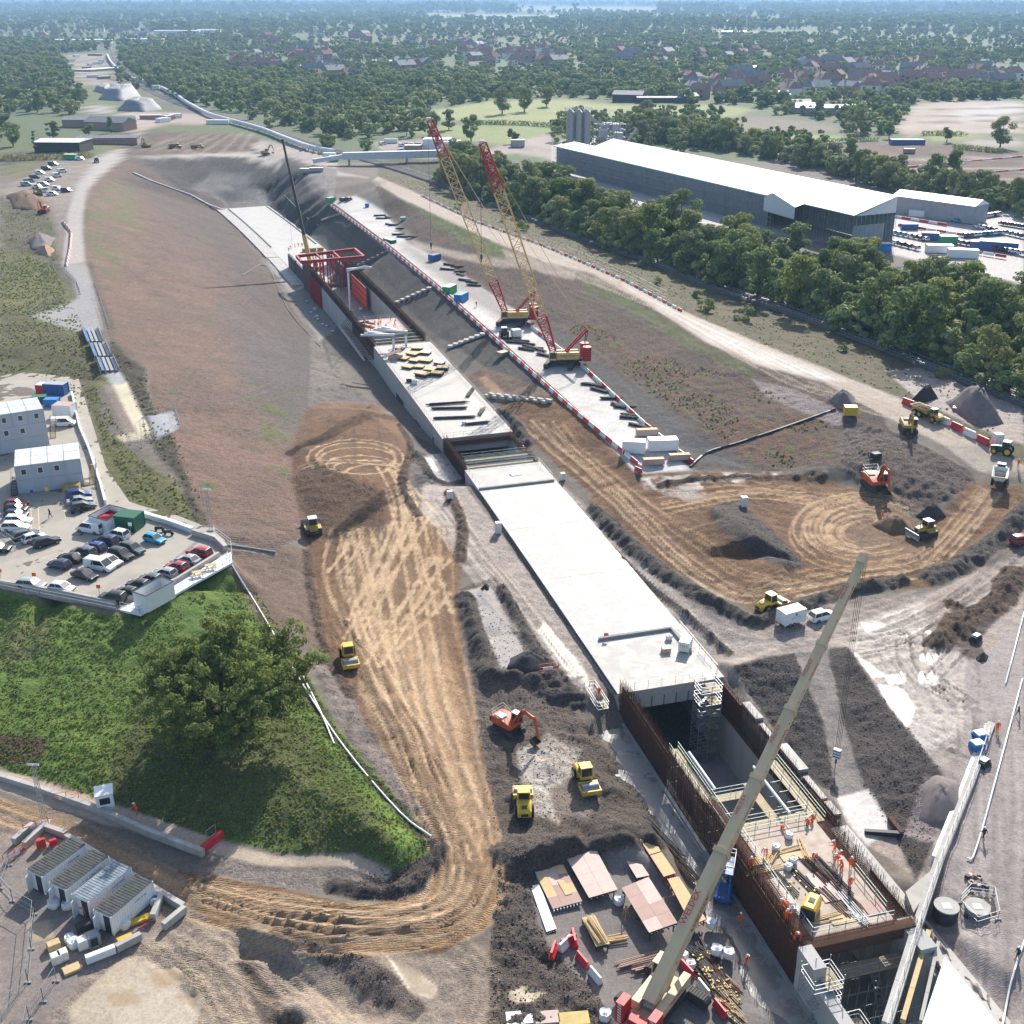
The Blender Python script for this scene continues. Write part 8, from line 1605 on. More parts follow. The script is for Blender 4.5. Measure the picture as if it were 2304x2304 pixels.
def barrier(col,p,rz,lb,grp,L_=2.0,sc=1.):
    k=(col,L_)
    if k not in BRM: BRM[k]=MB().loft([[(x,-.3,0),(x,.3,0),(x,.3,.18),(x,.12,.5),(x,.1,.95),(x,-.1,.95),(x,-.12,.5),(x,-.3,.18)] for x in (-L_/2+.02,L_/2-.02)]).mesh('plastic_barrier',col)
    o=link('plastic_barrier',BRM[k],None,p,rz); o.scale=(1,sc,sc); return tag(o,lb,'barrier',grp)
def brow(px,cols,where,sp=2.05,L_=2.0,z=None,sc=1.,mx=999):
    W=[(at(u,v) if z is None else P(u,v,z)) for u,v in px]; n=0
    for a,b in zip(W[:-1],W[1:]):
        k=max(1,int((b-a).length/sp)); rz=math.atan2(b.y-a.y,b.x-a.x)
        for i in range(k):
            c=cols[n%len(cols)]; nm='red' if 'red' in c else 'white' if 'white' in c else 'cream'; barrier(c,a.lerp(b,(i+.5)/k),rz,'%s plastic barrier in the row %s'%(nm,where),'%s barriers %s'%(nm,where),L_,sc); n+=1
RW=['red_plastic','white_plastic']
brow([(742,462),(862,550),(974,641),(1109,762),(1277,914),(1435,1048)],RW,'along the left edge of the crane platform',3.1,3.0)
brow([(947,441),(1074,501),(1212,550),(1299,586),(1407,633),(1535,702)],['white_plastic','red_plastic','concrete'],'along the upper haul road',3.1,2.4,sc=.75)
brow([(1178,725),(1317,833),(1451,958),(1560,1045)],RW[::-1]+['white_plastic'],'along the right edge of the crane platform',3.1,3.0)
brow([(2023,903),(2063,921),(2110,945),(2226,1005)],RW,'of thick segments beside the dump truck',3.2,3.1,sc=1.5)
brow([cy(695,965),cy(885,1190)],RW,'leading to the crane in the yard',2.0,1.95,2.3); brow([cy(1440,1020),cy(1560,1150),cy(1800,1450)],RW,'right of the cream crane',2.0,1.95,2.2)
brow([(141,500),(161,525),(158,560),(150,600)],RW[::-1],'curving along the upper left path',2.6,2.5); brow([(1440,1065),(1432,1058)],RW,'at the end of the crane platform')
for k,(u,v,c,lb) in enumerate([(*cy(640,885),'red_plastic','red barrier lying on the white one at the yard edge'),(*cy(615,905),'white_plastic','white barrier under the red one at the yard edge'),(*cy(530,955),'red_plastic','red and white barrier alone at the yard edge'),(*cy(680,865),'red_plastic','red barrier leaning at the top of the yard edge pile')]): barrier(c,P(u,v,2.4),.5+k*.4,lb,None,1.9,1.15)
for k in range(4): brow([(1990+k*30,486+k*22),(2130+k*45,508+k*24)],RW,'in the compound right of the shed',4,3.9,12)
for a,b in (((1790,330),(1960,318)),((2040,378),(2320,352)),((2130,398),(2320,382))): brow([a,b],RW,'on the far right earthworks',9,8.8)
fp_=[(947,434),(1074,494),(1212,543),(1299,579),(1407,625),(1500,672)]; fence(fp_,'long mesh fence behind the red and white barriers of the upper haul road',seg=7,h=2.2)
wallrun('kerb_wall',[(752,460),(872,550),(984,641),(1119,762),(1287,914),(1443,1054)],None,.7,.5,'concrete','low concrete edge wall inside the left barriers of the crane platform',seg=6)
wallrun('kerb_wall',[(300,390),(345,410),(430,440),(470,462),(505,474)],None,.6,1.0,'concrete','broken line of pale concrete channel down the big left slope',seg=9)
t=thing('block_wall','two course wall of pale concrete blocks across the ramp beside the tunnel','wall',at(1094,892)); t['kind']='thing'; a=at(1094,893); b=at(1241,909)
for r_ in range(2):
    for k in range(8): q=a.lerp(b,(k+.5*(r_%2)+.2)/8)-t.location; MB().cbox(q+Vector((0,r_*.7-.3,.35+r_*.3)),(1.7,.8,.7),math.atan2(b.y-a.y,b.x-a.x)+rb.uniform(-.1,.1)).build('block','concrete',t)
for k,(u0,v0,u1,v1,w_) in enumerate([(805,600,882,564,'nearest the red formwork frame'),(889,684,972,648,'in the middle of the dark slope'),(1008,784,1092,752,'closest to the timber stacked roof'),(726,497,764,484,'farthest up the cutting')]):
    a,b=at(u0,v0),at(u1,v1); t=thing('drain_steps','pale drain blocks down the dark slope, '+w_,'drain',a); d=(b-a); n=Vector((-d.y,d.x,0)).normalized()*1.3
    for s in (-1,1): MB().beam(n*s+Vector((0,0,.3)),d+n*s+Vector((0,0,.3)),.25,.3).build('rail','galv' if k!=3 else 'soil_tan',t)
    for j in range(7): q=d*((j+.5)/7); MB().cbox(q+Vector((0,0,.35)),(1.5,1.7,.6),math.atan2(d.y,d.x)).build('block','concrete',t)
for (u,v,sz,rz,m,rf,lb) in [(744,456,(4,2.4,2.4),1.0,'green_bright','roof_pale','green container at the far end of the crane platform'),(1012,660,(5,2.4,2.5),1.15,'green_bright','white_paint','green container with white roof beside the blue one'),(1038,678,(5,2.4,2.5),1.15,'blue_bright',None,'bright blue container beside the green one'),(978,586,(4,2.4,2.2),.9,'blue_paint','text_dark','dark navy skip at the platform junction'),(877,545,(6,2.3,1.2),2.2,'green_paint','galv','flatbed trailer with green headboard on the platform'),(1426,1018,(4.6,2.2,2.7),-.15,'white_paint',None,'square white cabin at the near end of the platform'),(1490,1012,(6,2.4,2.5),.1,'white_paint','galv','white container at the near end of the platform'),(1455,980,(4.5,1.2,1.5),.1,'ply_pale','timber','timber formwork crate behind the white container'),(1470,1045,(4.2,1.2,1.3),.12,'ply_pale','timber','left timber formwork crate at the platform end'),(1528,1035,(4.2,1.2,1.3),.12,'ply_pale','timber','right timber formwork crate at the platform end'),(1912,934,(2.6,1.8,2),-.1,'plant_yellow','plant_yellow','yellow generator box at the top of the slope'),(1161,757,(2.4,1.8,2),.4,'white_plastic','white_plastic','white concrete mixer tank beside the green tractor'),(1132,800,(3,2,1.1),.8,'galv','timber','trailer bed behind the green tractor'),(907,495,(2,1.6,1.2),.3,'teal_edge',None,'teal box among the yellow tagged tubes'),(826,466,(1.6,1.2,1.6),.2,'blue_bright',None,'small blue cabinet at the far right of the platform'),(2243,1000,(1.5,1.5,2.3),.1,'white_paint','white_paint','white portable toilet beside the green tractor'),(1121,1200,(.9,.9,2.2),.2,'white_plastic','white_paint','tall white cabinet beside the left edge of the tunnel roof'),(1673,1140,(1,1,2),.2,'white_plastic','white_paint','white cabinet at the top of the dark spoil mound'),(1012,1122,(.9,.8,1.6),.3,'white_plastic','white_paint','small pale cabinet on the muddy strip left of the roof'),(1266,1080,(.8,.8,1.5),.3,'white_plastic','plant_yellow','small pale cabinet right of the tunnel roof'),(1970,1032,(1.6,1.2,1.2),.4,'steel_dark',None,'dark metal bin behind the orange excavator'),(2160,925,(3,1.6,.8),-.4,'red_plastic','white_plastic','red and white boxes stacked behind the thick barriers')]: box_thing('site_cabin' if sz[2]>2 else 'storage_box',m,lb,'container' if sz[0]>3.5 else 'box',at(u,v),sz,rz,0,rf)
for k,(u,v) in enumerate([(772,452),(785,451)]): make_car('suv','navy','dark blue car parked at the far end of the platform, %s of two'%('left','right')[k],at(u,v),1.2)
BTM=None
def bundle(u,v,rz,lb,grp,z=None,n=9,mat='steel_dark',L_=5.,fit=True):
    p=at(u,v) if z is None else P(u,v,z); t=thing('tube_bundle',lb,'tubes',p,rz,grp); r=random.Random(int(u*3+v))
    e=MB()
    for k in range(n): y=-.5+(k%5)*.22+r.uniform(-.03,.03); zz=.12+(k//5)*.2; l=L_*r.uniform(.75,1); e.tube((-l/2,y,zz),(l/2,y+r.uniform(-.2,.2),zz),.07,5)
    e.build('tubes',mat,t)
    if fit:
        e=MB()
        for k in range(7): e.cbox((r.uniform(-L_/2.2,L_/2.2),r.uniform(-.6,.6),.42),(.2,.14,.12),r.uniform(0,3))
        tag(e.build('fittings','plant_yellow' if mat=='steel_dark' else 'dull_yellow',t),kind='stuff')
rk=random.Random(17)
for (u0,v0,u1,v1,n,w_) in [(850,474,925,538,9,'along the far right side of the platform'),(1000,592,1070,640,8,'right of the green and blue containers'),(1150,765,1230,800,10,'in front of the nearer lattice crane'),(1318,850,1450,962,9,'along the near right side of the platform')]:
    for k in range(n): f=(k+.5)/n; bundle(u0+(u1-u0)*f+rk.uniform(-9,9),v0+(v1-v0)*f+rk.uniform(-7,7)+(4 if n==9 else 0),rk.uniform(-1,.2),'bundle of dark scaffold tubes with yellow tags '+w_,'tube bundles '+w_,L_=5.5,n=14)
def hose(px,r,mat,lb,z=.15,name='hose'):
    W=[at(*q) for q in catmull(px,4)]; o=W[0].copy(); tag(MB().pipe([q-o+Vector((0,0,z)) for q in W],r,6).build(name,mat,None,o,smooth=60),lb,'pipe')
hose([(1553,1052),(1590,1020),(1660,998),(1750,968),(1830,940),(1880,922)],.28,'pipe_black','thick black hose climbing the right cutting slope'); hose([(440,1222),(520,1229),(620,1244)],.2,'concrete_grey','pale pipe lying across the foot of the big left slope')
hose([(520,1270),(600,1400),(680,1540),(780,1690),(900,1830),(970,1884)],.12,'white_paint','long white pipe along the right side of the oak hill'); hose([(680,1520),(720,1600),(752,1675)],.12,'white_paint','short white pipe left of the long one on the oak hill'); hose([(545,620),(600,600),(650,700),(720,780)],.12,'pipe_black','black hose along the foot of the big left slope'); hose([(640,440),(690,490),(720,510)],.2,'green_paint','green hose at the far right corner of the base slab')
for k in range(3):
    p=B(486,13+k*3.2,-3.85); o=MB().prism([(-1.2,0),(1.2,0),(1.4,1.4),(-1.4,1.4)],-.9,.9,'y').build('skip','dull_yellow',None,p,.3); tag(o,'yellow skip, %s of three on the far base slab'%('left','middle','right')[k],'skip')
def ftable(y,t,sz,lb,z=5.,m='timber',rz=0.,h=.55):
    o=thing('formwork_table',lb,'formwork',B(y,t,z),Brz(y)*-1+rz); a,b_=sz; MB().box(-a/2,a/2,-b_/2,b_/2,h,h+.06).build('deck_sheet',m,o)
    for k in range(int(a/.5)+1): x=-a/2+.1+k*(a-.2)/max(1,int(a/.5)); MB().box(x-.06,x+.06,-b_/2-.2,b_/2+.2,h-.22,h-.01).build('joist','dull_yellow',o)
    for s in (-1,1): MB().box(-a/2,a/2,s*b_/3-.07,s*b_/3+.07,.02,h-.23).build('bearer','steel_dark',o)
TB=[(300,5,3.4,2.6,'timber'),(303,8.5,3.2,2.4,'timber'),(303,12,3,2.2,'galv'),(297,7.5,2.8,2.4,'timber'),(296,10.5,3,2.4,'timber'),(292,4.5,3,2.2,'timber'),(291.5,7.4,2.6,2.2,'timber'),(288.5,9.5,3,2.4,'timber'),(288,12.8,3,2.4,'timber'),(284.5,6.5,3.6,2.6,'timber'),(284,10.2,3.2,2.4,'timber'),(309,6,3,1.6,'ply_red'),(308,11,3.2,2,'timber'),(281,2.6,2.2,1.4,'galv'),(293,13.3,2.6,2.2,'galv')]
for k,(y,tt,a,b_,m) in enumerate(TB): ftable(y,tt,(a,b_),'%s formwork table stack on the far tunnel roof'%{'timber':'timber topped','galv':'grey metal','ply_red':'red plywood'}[m],5.,m,rk.uniform(-.25,.25),rk.choice([.5,.6,.9]));
for o in bpy.data.objects:
    if o.name.startswith('formwork_table') and o.parent is None: o['group']=o['label']+'s'
t=thing('formwork_hut','open formwork box with tilted red plywood lid on the far roof','formwork',B(301,3.2,5),.3); MB().box(-1.8,1.8,-1.1,1.1,0,1.3).build('box','ply_pale',t); MB().cbox((-.3,.2,1.75),(4,2.6,.08),0,0,-.3).build('lid','ply_red',t)
for (y,tt,r_,l,lb) in [(262,7,.2,11,'long row of dark beams across the far roof, upper'),(258.5,6.5,.05,9,'dark beam bundle on the far roof, middle'),(252,6,.1,10,'dark beam bundle on the far roof, lower'),(247,10,.3,6,'yellow tagged tubes near the front of the far roof'),(254,13,1.4,6,'tube bundle along the right side of the far roof'),(268,14.3,1.4,8,'tube bundle at the right edge of the far roof')]: q=B(y,tt,5); u,v=proj(q); bundle(u,v,r_,lb,None,5.,12,'steel_dark',l)
bag(*proj(B(247.5,7,5)),.9,'white bag alone on the front of the far roof',z=5); bag(*proj(B(279,3,5)),1.4,'heap of white sheeting on the far roof',z=5)
def placing_boom(y,t,lb,rz,mh=3.5,zb=5.,L_=9.):
    o=thing('placing_boom',lb,'concrete boom',B(y,t,zb),rz); MB().tube((0,0,0),(0,0,mh),.35,8).build('mast','white_paint',o)
    for k in range(4): a=k*math.pi/2; MB().beam((0,0,.6),(math.cos(a)*1.6,math.sin(a)*1.6,.1),.2).build('leg','white_paint',o)
    MB().cbox((0,0,mh+.5),(1.1,1.0,1.2)).build('slew_head','galv',o)
    for k in range(3): MB().beam((.2,-.35+.35*k,mh+1.0-.2*k),(-L_*(1-.12*k),-.35+.35*k,mh+1.4+.25*k),.35,.6).build('boom_arm','white_paint',o)
    e=MB(); e.tube((0,-.7,mh+.6),(-L_,-.7,mh+1.2),.1,6); e.build('concrete_pipe','galv',o)
placing_boom(309,4.6,'left of the two folded white placing booms on the far roof',.25); placing_boom(311,8.6,'right of the two folded white placing booms on the far roof',-.1); placing_boom(388,8.5,'tall white placing boom standing inside the red formwork frame',math.pi+.1,13.5,-4.3,8)
t=thing('formwork_traveller','red steel formwork travelling frame spanning the far trough','formwork',B(398,8,-4.3)); FZ=11.2
cs=[P(667,577,7.2),P(798,561,7.2),P(819,578,7.2),P(679,590,7.2)]
for a,b in zip(cs,cs[1:]+cs[:1]): part(MB().beam(a,b,.7,1.1),'top_beam','crane_red',t)
for f in (.33,.62): part(MB().beam(cs[0].lerp(cs[1],f),cs[3].lerp(cs[2],f),.5,.8),'cross_beam','crane_red',t)
for f in (.3,.42,.62,.75):
    for a,b in ((cs[0],cs[1]),(cs[3],cs[2])):
        q=a.lerp(b,f); e=MB(); lattice(e,(q.x,q.y,-4.3),(q.x,q.y,6.8),1.1,1.1,7,.1,(0,1,0)); part(e,'leg_tower','crane_red',t)
for (y0,y1,tt) in ((386,408,13.8),(386,412,2.2)): part(bslab(MB(),y0,y1,tt,tt+.35,-3.8,3.8),'wall_form','plant_orange',t);
for z in (-3,-1,1,3): e=MB(); bslab(e,386,408,13.55,13.8,z,z+.2); part(e,'waler','crane_red',t)
for y in np.arange(394,412,3.): part(bslab(MB(),y,y+.3,-1.0,-.1,-4.2,4),'outer_soldier','crane_red',t)
part(bslab(MB(),393,413,-.1,-.02,-4,3.6),'outer_form','steel_dark',t)
for k,(u,v) in enumerate([(655,562),(664,558),(672,556),(680,556),(650,566)]): person(rk.choice(['stand','reach','bend']),'orange suited worker on the deck behind the red formwork frame',P(u,v,4.2),rk.uniform(0,6),group='workers behind the red frame')
for k in range(12): person(rk.choice(['bend','reach','stand','walk']),'orange suited worker on the far working deck',B(rk.uniform(334,344),rk.uniform(2.5,14),3.9),rk.uniform(0,6),group='workers on the far deck')
for k in range(5): q=B(337+k*1.6,rk.uniform(2,5),3.9); u,v=proj(q); bundle(u,v,rk.uniform(0,3),'rod bundle on the far working deck','rods on the far deck',3.9,6,'rust',4,False)
for k in range(9): bag(*proj(B(352+k*5,rk.uniform(3,13) if k%2 else -2.6-rk.random()*2,-4)),rk.uniform(.9,1.4),'white bag or bundle %s the far trough'%('inside' if k%2 else 'beside'),z=-4.2)['group']='bags %s the far trough'%('inside' if k%2 else 'beside')
for k in range(6): q=at(*[(650,600),(655,625),(690,680),(700,705),(715,720),(735,735)][k]); t=thing('prop_stack','stack of blue steel props beside the far trough','props',q,rk.uniform(0,3),'prop stacks beside the far trough'); [MB().tube((-1.1,y,.12),(1.1,y,.12),.08,5).build('prop','tarp_blue',t) for y in (-.3,-.1,.1,.3)]; MB().box(-.3,.3,-.4,.4,.2,.5).build('crate','bag_white',t)
bag(*proj(B(149,12.8,5)),1.0,'white bag near the corner upstand of the near roof',z=5); t=thing('formwork_block','small timber formwork box on the near roof','formwork',B(146,11,5),.2); MB().box(-.6,.6,-.5,.5,0,.7).build('box','timber',t); MB().box(-.7,.7,-.6,.6,.7,.76).build('lid','ply_pale',t)
tag(MB().tube((0,0,0),(0,0,1.2),.03,5).prism([(-.05,.6),(.7,.75),(.6,1.2),(-.05,1.2)],-.02,.02,'y').build('warning_flag','orange_plastic',None,B(151.5,3.3,5)),'orange flag on the upstand of the near roof','flag')
t=thing('shutter_stack','stack of pale shutter boards near the far end of the clean roof','boards',B(216.5,9.5,5),.4)
for k in range(3): MB().box(-1.2,1.2,-.8+k*.5,-.35+k*.5,.05+.08*k,.12+.08*k).build('board','white_plastic',t)
def tower(y,t0,w_,d,z0,z1,lb):
    t=thing('scaffold_tower',lb,'scaffold',B(y,t0,z0));
    def q(i,j,z): p=B(y+j*d,t0+i*w_,z); return p
    e=MB()
    for i in (0,.5,1):
        for j in (0,1): e.tube(q(i,j,z0),q(i,j,z1+1),.05,5)
    part(e,'standards','galv',t)
    for z in np.arange(z0+2,z1+.1,2.0):
        e=MB()
        for zz in (z,z+.55,z+1.1):
            e.tube(q(0,0,zz),q(1,0,zz),.04,4); e.tube(q(0,1,zz),q(1,1,zz),.04,4); e.tube(q(0,0,zz),q(0,1,zz),.04,4); e.tube(q(1,0,zz),q(1,1,zz),.04,4)
        e.tube(q(0,0,z-2),q(1,0,z),.035,4); e.tube(q(1,1,z-2),q(0,1,z),.035,4); part(e,'lift_frame','galv',t)
        e=MB(); a,b,c,dd=q(.5,0,z),q(1,0,z),q(1,1,z),q(.5,1,z); e.add([a,b,c,dd],[(0,1,2,3)]); part(e,'platform','scaffold_board',t)
        e=MB()
        for k in range(8): f=k/8; p=q(.05+.8*f if int(z)%4 else .85-.8*f,.3,z-2+2*f); e.cbox(p,(.3,.7,.04))
        part(e,'stair_flight','galv',t)
tower(133.5,10.8,3.2,2.4,-6.5,5.6,'tall scaffold stair tower at the mouth of the covered tunnel'); tower(83.5,-.8,3.2,2.6,1.8,6.5,'wrap round scaffold at the near left abutment'); tower(80.5,1.8,2.4,2.4,-6,2.,'lower scaffold in front of the near left abutment')
tower(136.2,-3.4,1.6,5.5,1.8,3.9,'low scaffold stair beside the left wall of the tunnel mouth')
person('stand','orange suited worker climbing the scaffold stair left of the tunnel mouth',B(138.5,-2.4,4.2),3.)
def U(x,y,z=DZ): u,v=cr(x,y); return P(u,v,z)
for k,(x,y,ps,lb) in enumerate([(762,190,'reach','at the far right corner of the near deck, rearmost'),(772,255,'bend','second back in the group on the right of the near deck'),(800,275,'bend','in the middle of the group on the right of the near deck'),(808,305,'reach','at the front of the group on the right of the near deck'),(858,290,'stand','right of the group against the near rebar wall'),(852,405,'reach','alone by the steel rails on the right of the near deck'),(335,205,'bend','crouching at the back left of the near deck'),(632,232,'bend','at the back middle of the near deck'),(465,560,'bend','kneeling left of the yellow generator'),(460,625,'reach','at the left front railing of the near deck'),(528,722,'bend','at the front left corner of the near deck'),(243,290,'stand','on the left wall walkway above the blue lift'),(590,45,'stand','on the right hand walkway behind the near deck'),(430,65,'bend','on the middle gangway behind the near deck'),(620,20,'stand','beside the other on the right hand walkway')]): person(ps,'orange suited worker '+lb,U(x,y,DZ if y>120 else 5.5),rk.uniform(0,6))
person('walk','orange suited worker at the front right walkway of the tunnel end',U(1152,715,3.15),2.); person('walk','orange suited worker on the wet walkway beside the blue lift',U(182,640,1.78),.5); person('walk','orange suited worker on the wet walkway near the white bags',U(213,895,1.78),4)
t=thing('generator','yellow and black generator on the near deck','generator',U(612,560),Brz(95)*-1+1.3); MB().loft([[(x,-.75,.35),(x,.75,.35),(x,.75,1.5),(x,.5,1.75),(x,-.5,1.75),(x,-.75,1.5)] for x in (-1.2,-1.1,.9,1.1)]).build('canopy','plant_yellow',t); MB().box(-1.3,-1.1,-.78,.78,.2,1.4).build('end_panel','steel_dark',t); MB().box(-1.3,1.2,-.7,.7,.1,.4).build('skid','steel_dark',t); MB().box(-.4,.3,-.3,.3,1.76,1.82).build('hatch','steel_dark',t)
for (x,y,r_,l,m,n) in [(740,330,1.95,7,'steel_dark',6),(800,420,1.95,8,'rust',5),(560,360,2.0,6,'steel_dark',7),(450,380,2.0,5,'steel_dark',5),(640,300,2.0,5,'rust',6),(760,500,2.0,6,'rust',4),(380,200,1.0,4,'timber',6),(450,170,.4,5,'timber',4),(560,170,1.6,4,'timber',4),(860,520,1.9,5,'galv',5),(520,560,2.1,4,'galv',3),(700,590,.3,4,'timber',4),(330,290,.3,5,'timber',3),(900,600,2.3,3,'galv',4)]: u,v=cr(x,y); bundle(u,v,r_,{'steel_dark':'dark steel beams','rust':'rusty reinforcing bars','timber':'timber battens','galv':'scaffold tubes'}[m]+' lying on the near tunnel deck',{'steel_dark':'dark beams','rust':'bars','timber':'battens','galv':'tubes'}[m]+' on the near deck',DZ,n,m,l,m=='steel_dark' and x<700)
for (x,y,a,b_,m,lb) in [(700,400,2.2,4.5,'ply_pale','long plywood sheet in the middle of the near deck'),(440,450,1.4,5,'ply_pale','plywood strip along the left of the near deck'),(1000,530,2,2,'ply_red','tilted plywood panel at the right of the near deck'),(820,600,3,1.2,'timber','timber sheets at the front of the near deck'),(520,210,3.4,1.2,'timber','timber sheets at the back of the near deck'),(300,240,2.2,1.2,'timber','pale boards at the back left of the near deck')]: t=thing('plywood',lb,'plywood',U(x,y),.25); MB().box(-a/2,a/2,-b_/2,b_/2,.06,.1).build('sheet',m,t); MB().box(-a/2+.1,a/2-.1,-b_/2+.1,-b_/2+.2,0,.06).box(-a/2+.1,a/2-.1,b_/2-.2,b_/2-.1,0,.06).build('batten','timber',t)
for (x,y,lb) in [(400,170,'white bag at the back of the near deck'),(480,95,'white plastic tub on the middle gangway'),(505,250,'white box with red top on the near deck'),(475,290,'white sheet heap left on the near deck'),(500,550,'white sheet by the yellow generator')]: bag(*cr(x,y),.9,lb,z=DZ)
t=thing('scissor_lift','blue scissor lift raised beside the rebar wall','lift',U(75,460,1.8),Brz(98)*-1+math.pi/2); MB().box(-1.3,1.3,-.9,.9,.3,.9).build('chassis','blue_paint',t)
for x in (-.95,.95):
    for y in (-.85,.85): wheel(t,x,y,.4,.3)
for k in range(4):
    for y in (-.6,.6): z=.95+k*.85; MB().beam((-1.1,y,z),(1.1,y,z+.8),.12).beam((1.1,y,z),(-1.1,y,z+.8),.12).build('scissor_arm','blue_bright',t)
MB().box(-1.5,1.5,-.9,.9,4.4,4.55).build('platform','blue_paint',t); rails(MB(),[(-1.5,-.9,4.55),(1.5,-.9,4.55),(1.5,.9,4.55),(-1.5,.9,4.55),(-1.5,-.9,4.55)],1.1,.04,1.0).build('guard_rail','white_paint',t)
for k,(dx,lb) in enumerate([(-.5,'left'),(.6,'right')]): q=t.matrix_basis@Vector((dx,.1,4.55)); person('reach','orange suited worker on the %s of the blue lift platform'%lb,q,rk.uniform(0,6))
wp=[(2228,1640),(2183,1768),(2110,1950),(2060,2100),(1992,2320)]
wallrun('parapet_wall',wp,5.0,1.1,.95,'concrete','long pale concrete parapet wall running down the right side',seg=3)
wallrun('barrier_wall',[(2215,1640),(2170,1762),(2098,1940)],5.0,.9,.4,'white_paint','white barrier units on the outer side of the parapet wall',seg=2.4)
fe=thing('parapet_railing','galvanised handrail on top of the right parapet wall','railing',P(2110,1950,6.1)); part(rails(MB(),[P(u,v,6.1) for u,v in wp],1.1,.03,2.4),'rail','galv',fe)
wallrun('kerb_wall',[cr(1340,690),cr(1180,1245)],4.9,.6,.5,'timber','narrow timber edged concrete channel beside the parapet',seg=4); wallrun('kerb_wall',[cr(1400,760),cr(1290,1250)],4.9,.6,.35,'concrete','outer concrete kerb beside the triangular ramp',seg=4)
m=MB(); W=[P(*cr(*q),z) for q,z in (((1440,845),5.3),((1770,1260),5.3),((1300,1260),5.3))]; m.prism([(q.x,q.y) for q in W],4.2,5.6,'z'); tag(m.build('concrete_ramp','shed_gable'),'triangular concrete slab at the bottom right, sun glare painted in as white','slab')  # whiter than the other concrete, sun glare is put into the colour
m=MB(); W=[P(*cr(*q),5.1) for q in ((1380,280),(1200,430),(1250,560),(1330,420))]; m.prism([(q.x,q.y) for q in W],4.2,5.15,'z'); tag(m.build('concrete_apron','concrete'),'pale concrete apron between the tunnel end and parapet wall','slab')
for (x,y,h,lb) in [(1440,530,1.6,'concrete manhole ring with pale lid standing beside the parapet'),(1640,545,.5,'concrete manhole ring in the fenced pit')]:
    t=thing('manhole_ring',lb,'manhole',at(*cr(x,y+ (60 if h>1 else 0)))); MB().tube((0,0,0),(0,0,h),1.3,20).build('ring','steel_dark' if h>1 else 'concrete_grey',t,smooth=40); MB().tube((0,0,h),(0,0,h+.12),1.32,20).build('lid','concrete',t,smooth=40); MB().box(-.5,.4,-.5,.3,h+.12,h+.16).build('hatch','white_paint',t)
mound('soil_bank',[cr(1540,520),cr(1600,450),cr(1730,450),cr(1770,560),cr(1690,600),cr(1560,590)],.25,'soil_dark','dark soil round the fenced manhole',seed=31)
fence([cr(1535,500),cr(1600,430),cr(1740,450),cr(1770,600),cr(1640,640),cr(1540,540)],'galvanised fence round the manhole pit',seg=2.5,h=1.2)
for px,lb in [([(2304,1380),(2262,1540)],'thin white kerb pipe at the right edge, upper'),([(2300,1530),(2200,1900),(2175,1935)],'long pale pipe barrier along the right track')]: hose(px,.1,'white_paint',lb,.25)
hose([(2304,2120),(2275,2210),(2255,2310)],.1,'white_paint','pale pipe at the lower right edge',.25)
for (u,v,ps,lb,c) in [(2243,1648,'stand','orange suited worker standing on the right track',None),(2290,1612,'walk','person in dark clothes on the far right track','navy_cloth'),(2212,1890,'walk','person in dark clothes walking below the pipe barrier','navy_cloth'),(2288,2160,'stand','person in dark clothes at the lower right edge','navy_cloth'),(1985,1168,'walk','orange suited worker guiding the orange excavator',None),(2290,1052,'stand','orange suited worker behind the green tractor',None),(1072,690,'stand','orange suited worker on the crane platform by the farther crane',None),(1178,1020,'walk','orange suited worker at the right end of the roof gap',None),(1150,985,'reach','orange suited worker at the front right of the far roof',None)]: person(ps,lb,at(u,v) if v not in (985,) else P(u,v,5),rk.uniform(0,6),cloth=c)
for k,(x,y) in enumerate([(1610,955),(1590,1025)]): t=thing('portable_cooler','blue and white plastic tank %s beside the barrier wall'%('farther up' if k==0 else 'nearer'),'tank',at(*cq(x,y+40)),.3); MB().box(-.8,.8,-.7,.7,0,.8).build('tank','blue_bright',t); MB().box(-.7,.7,-.6,.6,.8,1.0).build('lid','white_paint',t)
t=thing('steel_girders','dark steel frame lying on the pale pad beside the tunnel','frame',at(*cq(920,1690)),-.1); MB().box(-2.2,2.2,-.3,.2,0,.6).build('beam','steel_dark',t); MB().cbox((1.6,1.3,.4),(.5,3.0,.6),.3).build('beam','rust',t)
t=thing('rubble_pile','heap of bricks and scrap by the pipe barrier','rubble',at(2195,1985)); [MB().cbox((rk.uniform(-1.2,1.2),rk.uniform(-1,1),.2),(.5,.4,.35),rk.uniform(0,3)).build('lump',rk.choice(['brick','steel_dark','ply_pale']),t) for _ in range(12)]
for (u,v,lb) in [(2212,1722,'small tracked dark machine on the right track'),(2195,1440,'small black machine with grey lid by the muddy bank')]: t=thing('compact_machine',lb,'machine',at(u,v),.7); MB().box(-.8,.8,-.5,.5,.2,.8).build('body','steel_dark',t); MB().box(-.5,.6,-.4,.4,.8,.95).build('lid','galv',t); [trackloop(MB(),1.7,.4,.25,s*.55,4).build('crawler_track','track_steel',t) for s in (-1,1)]
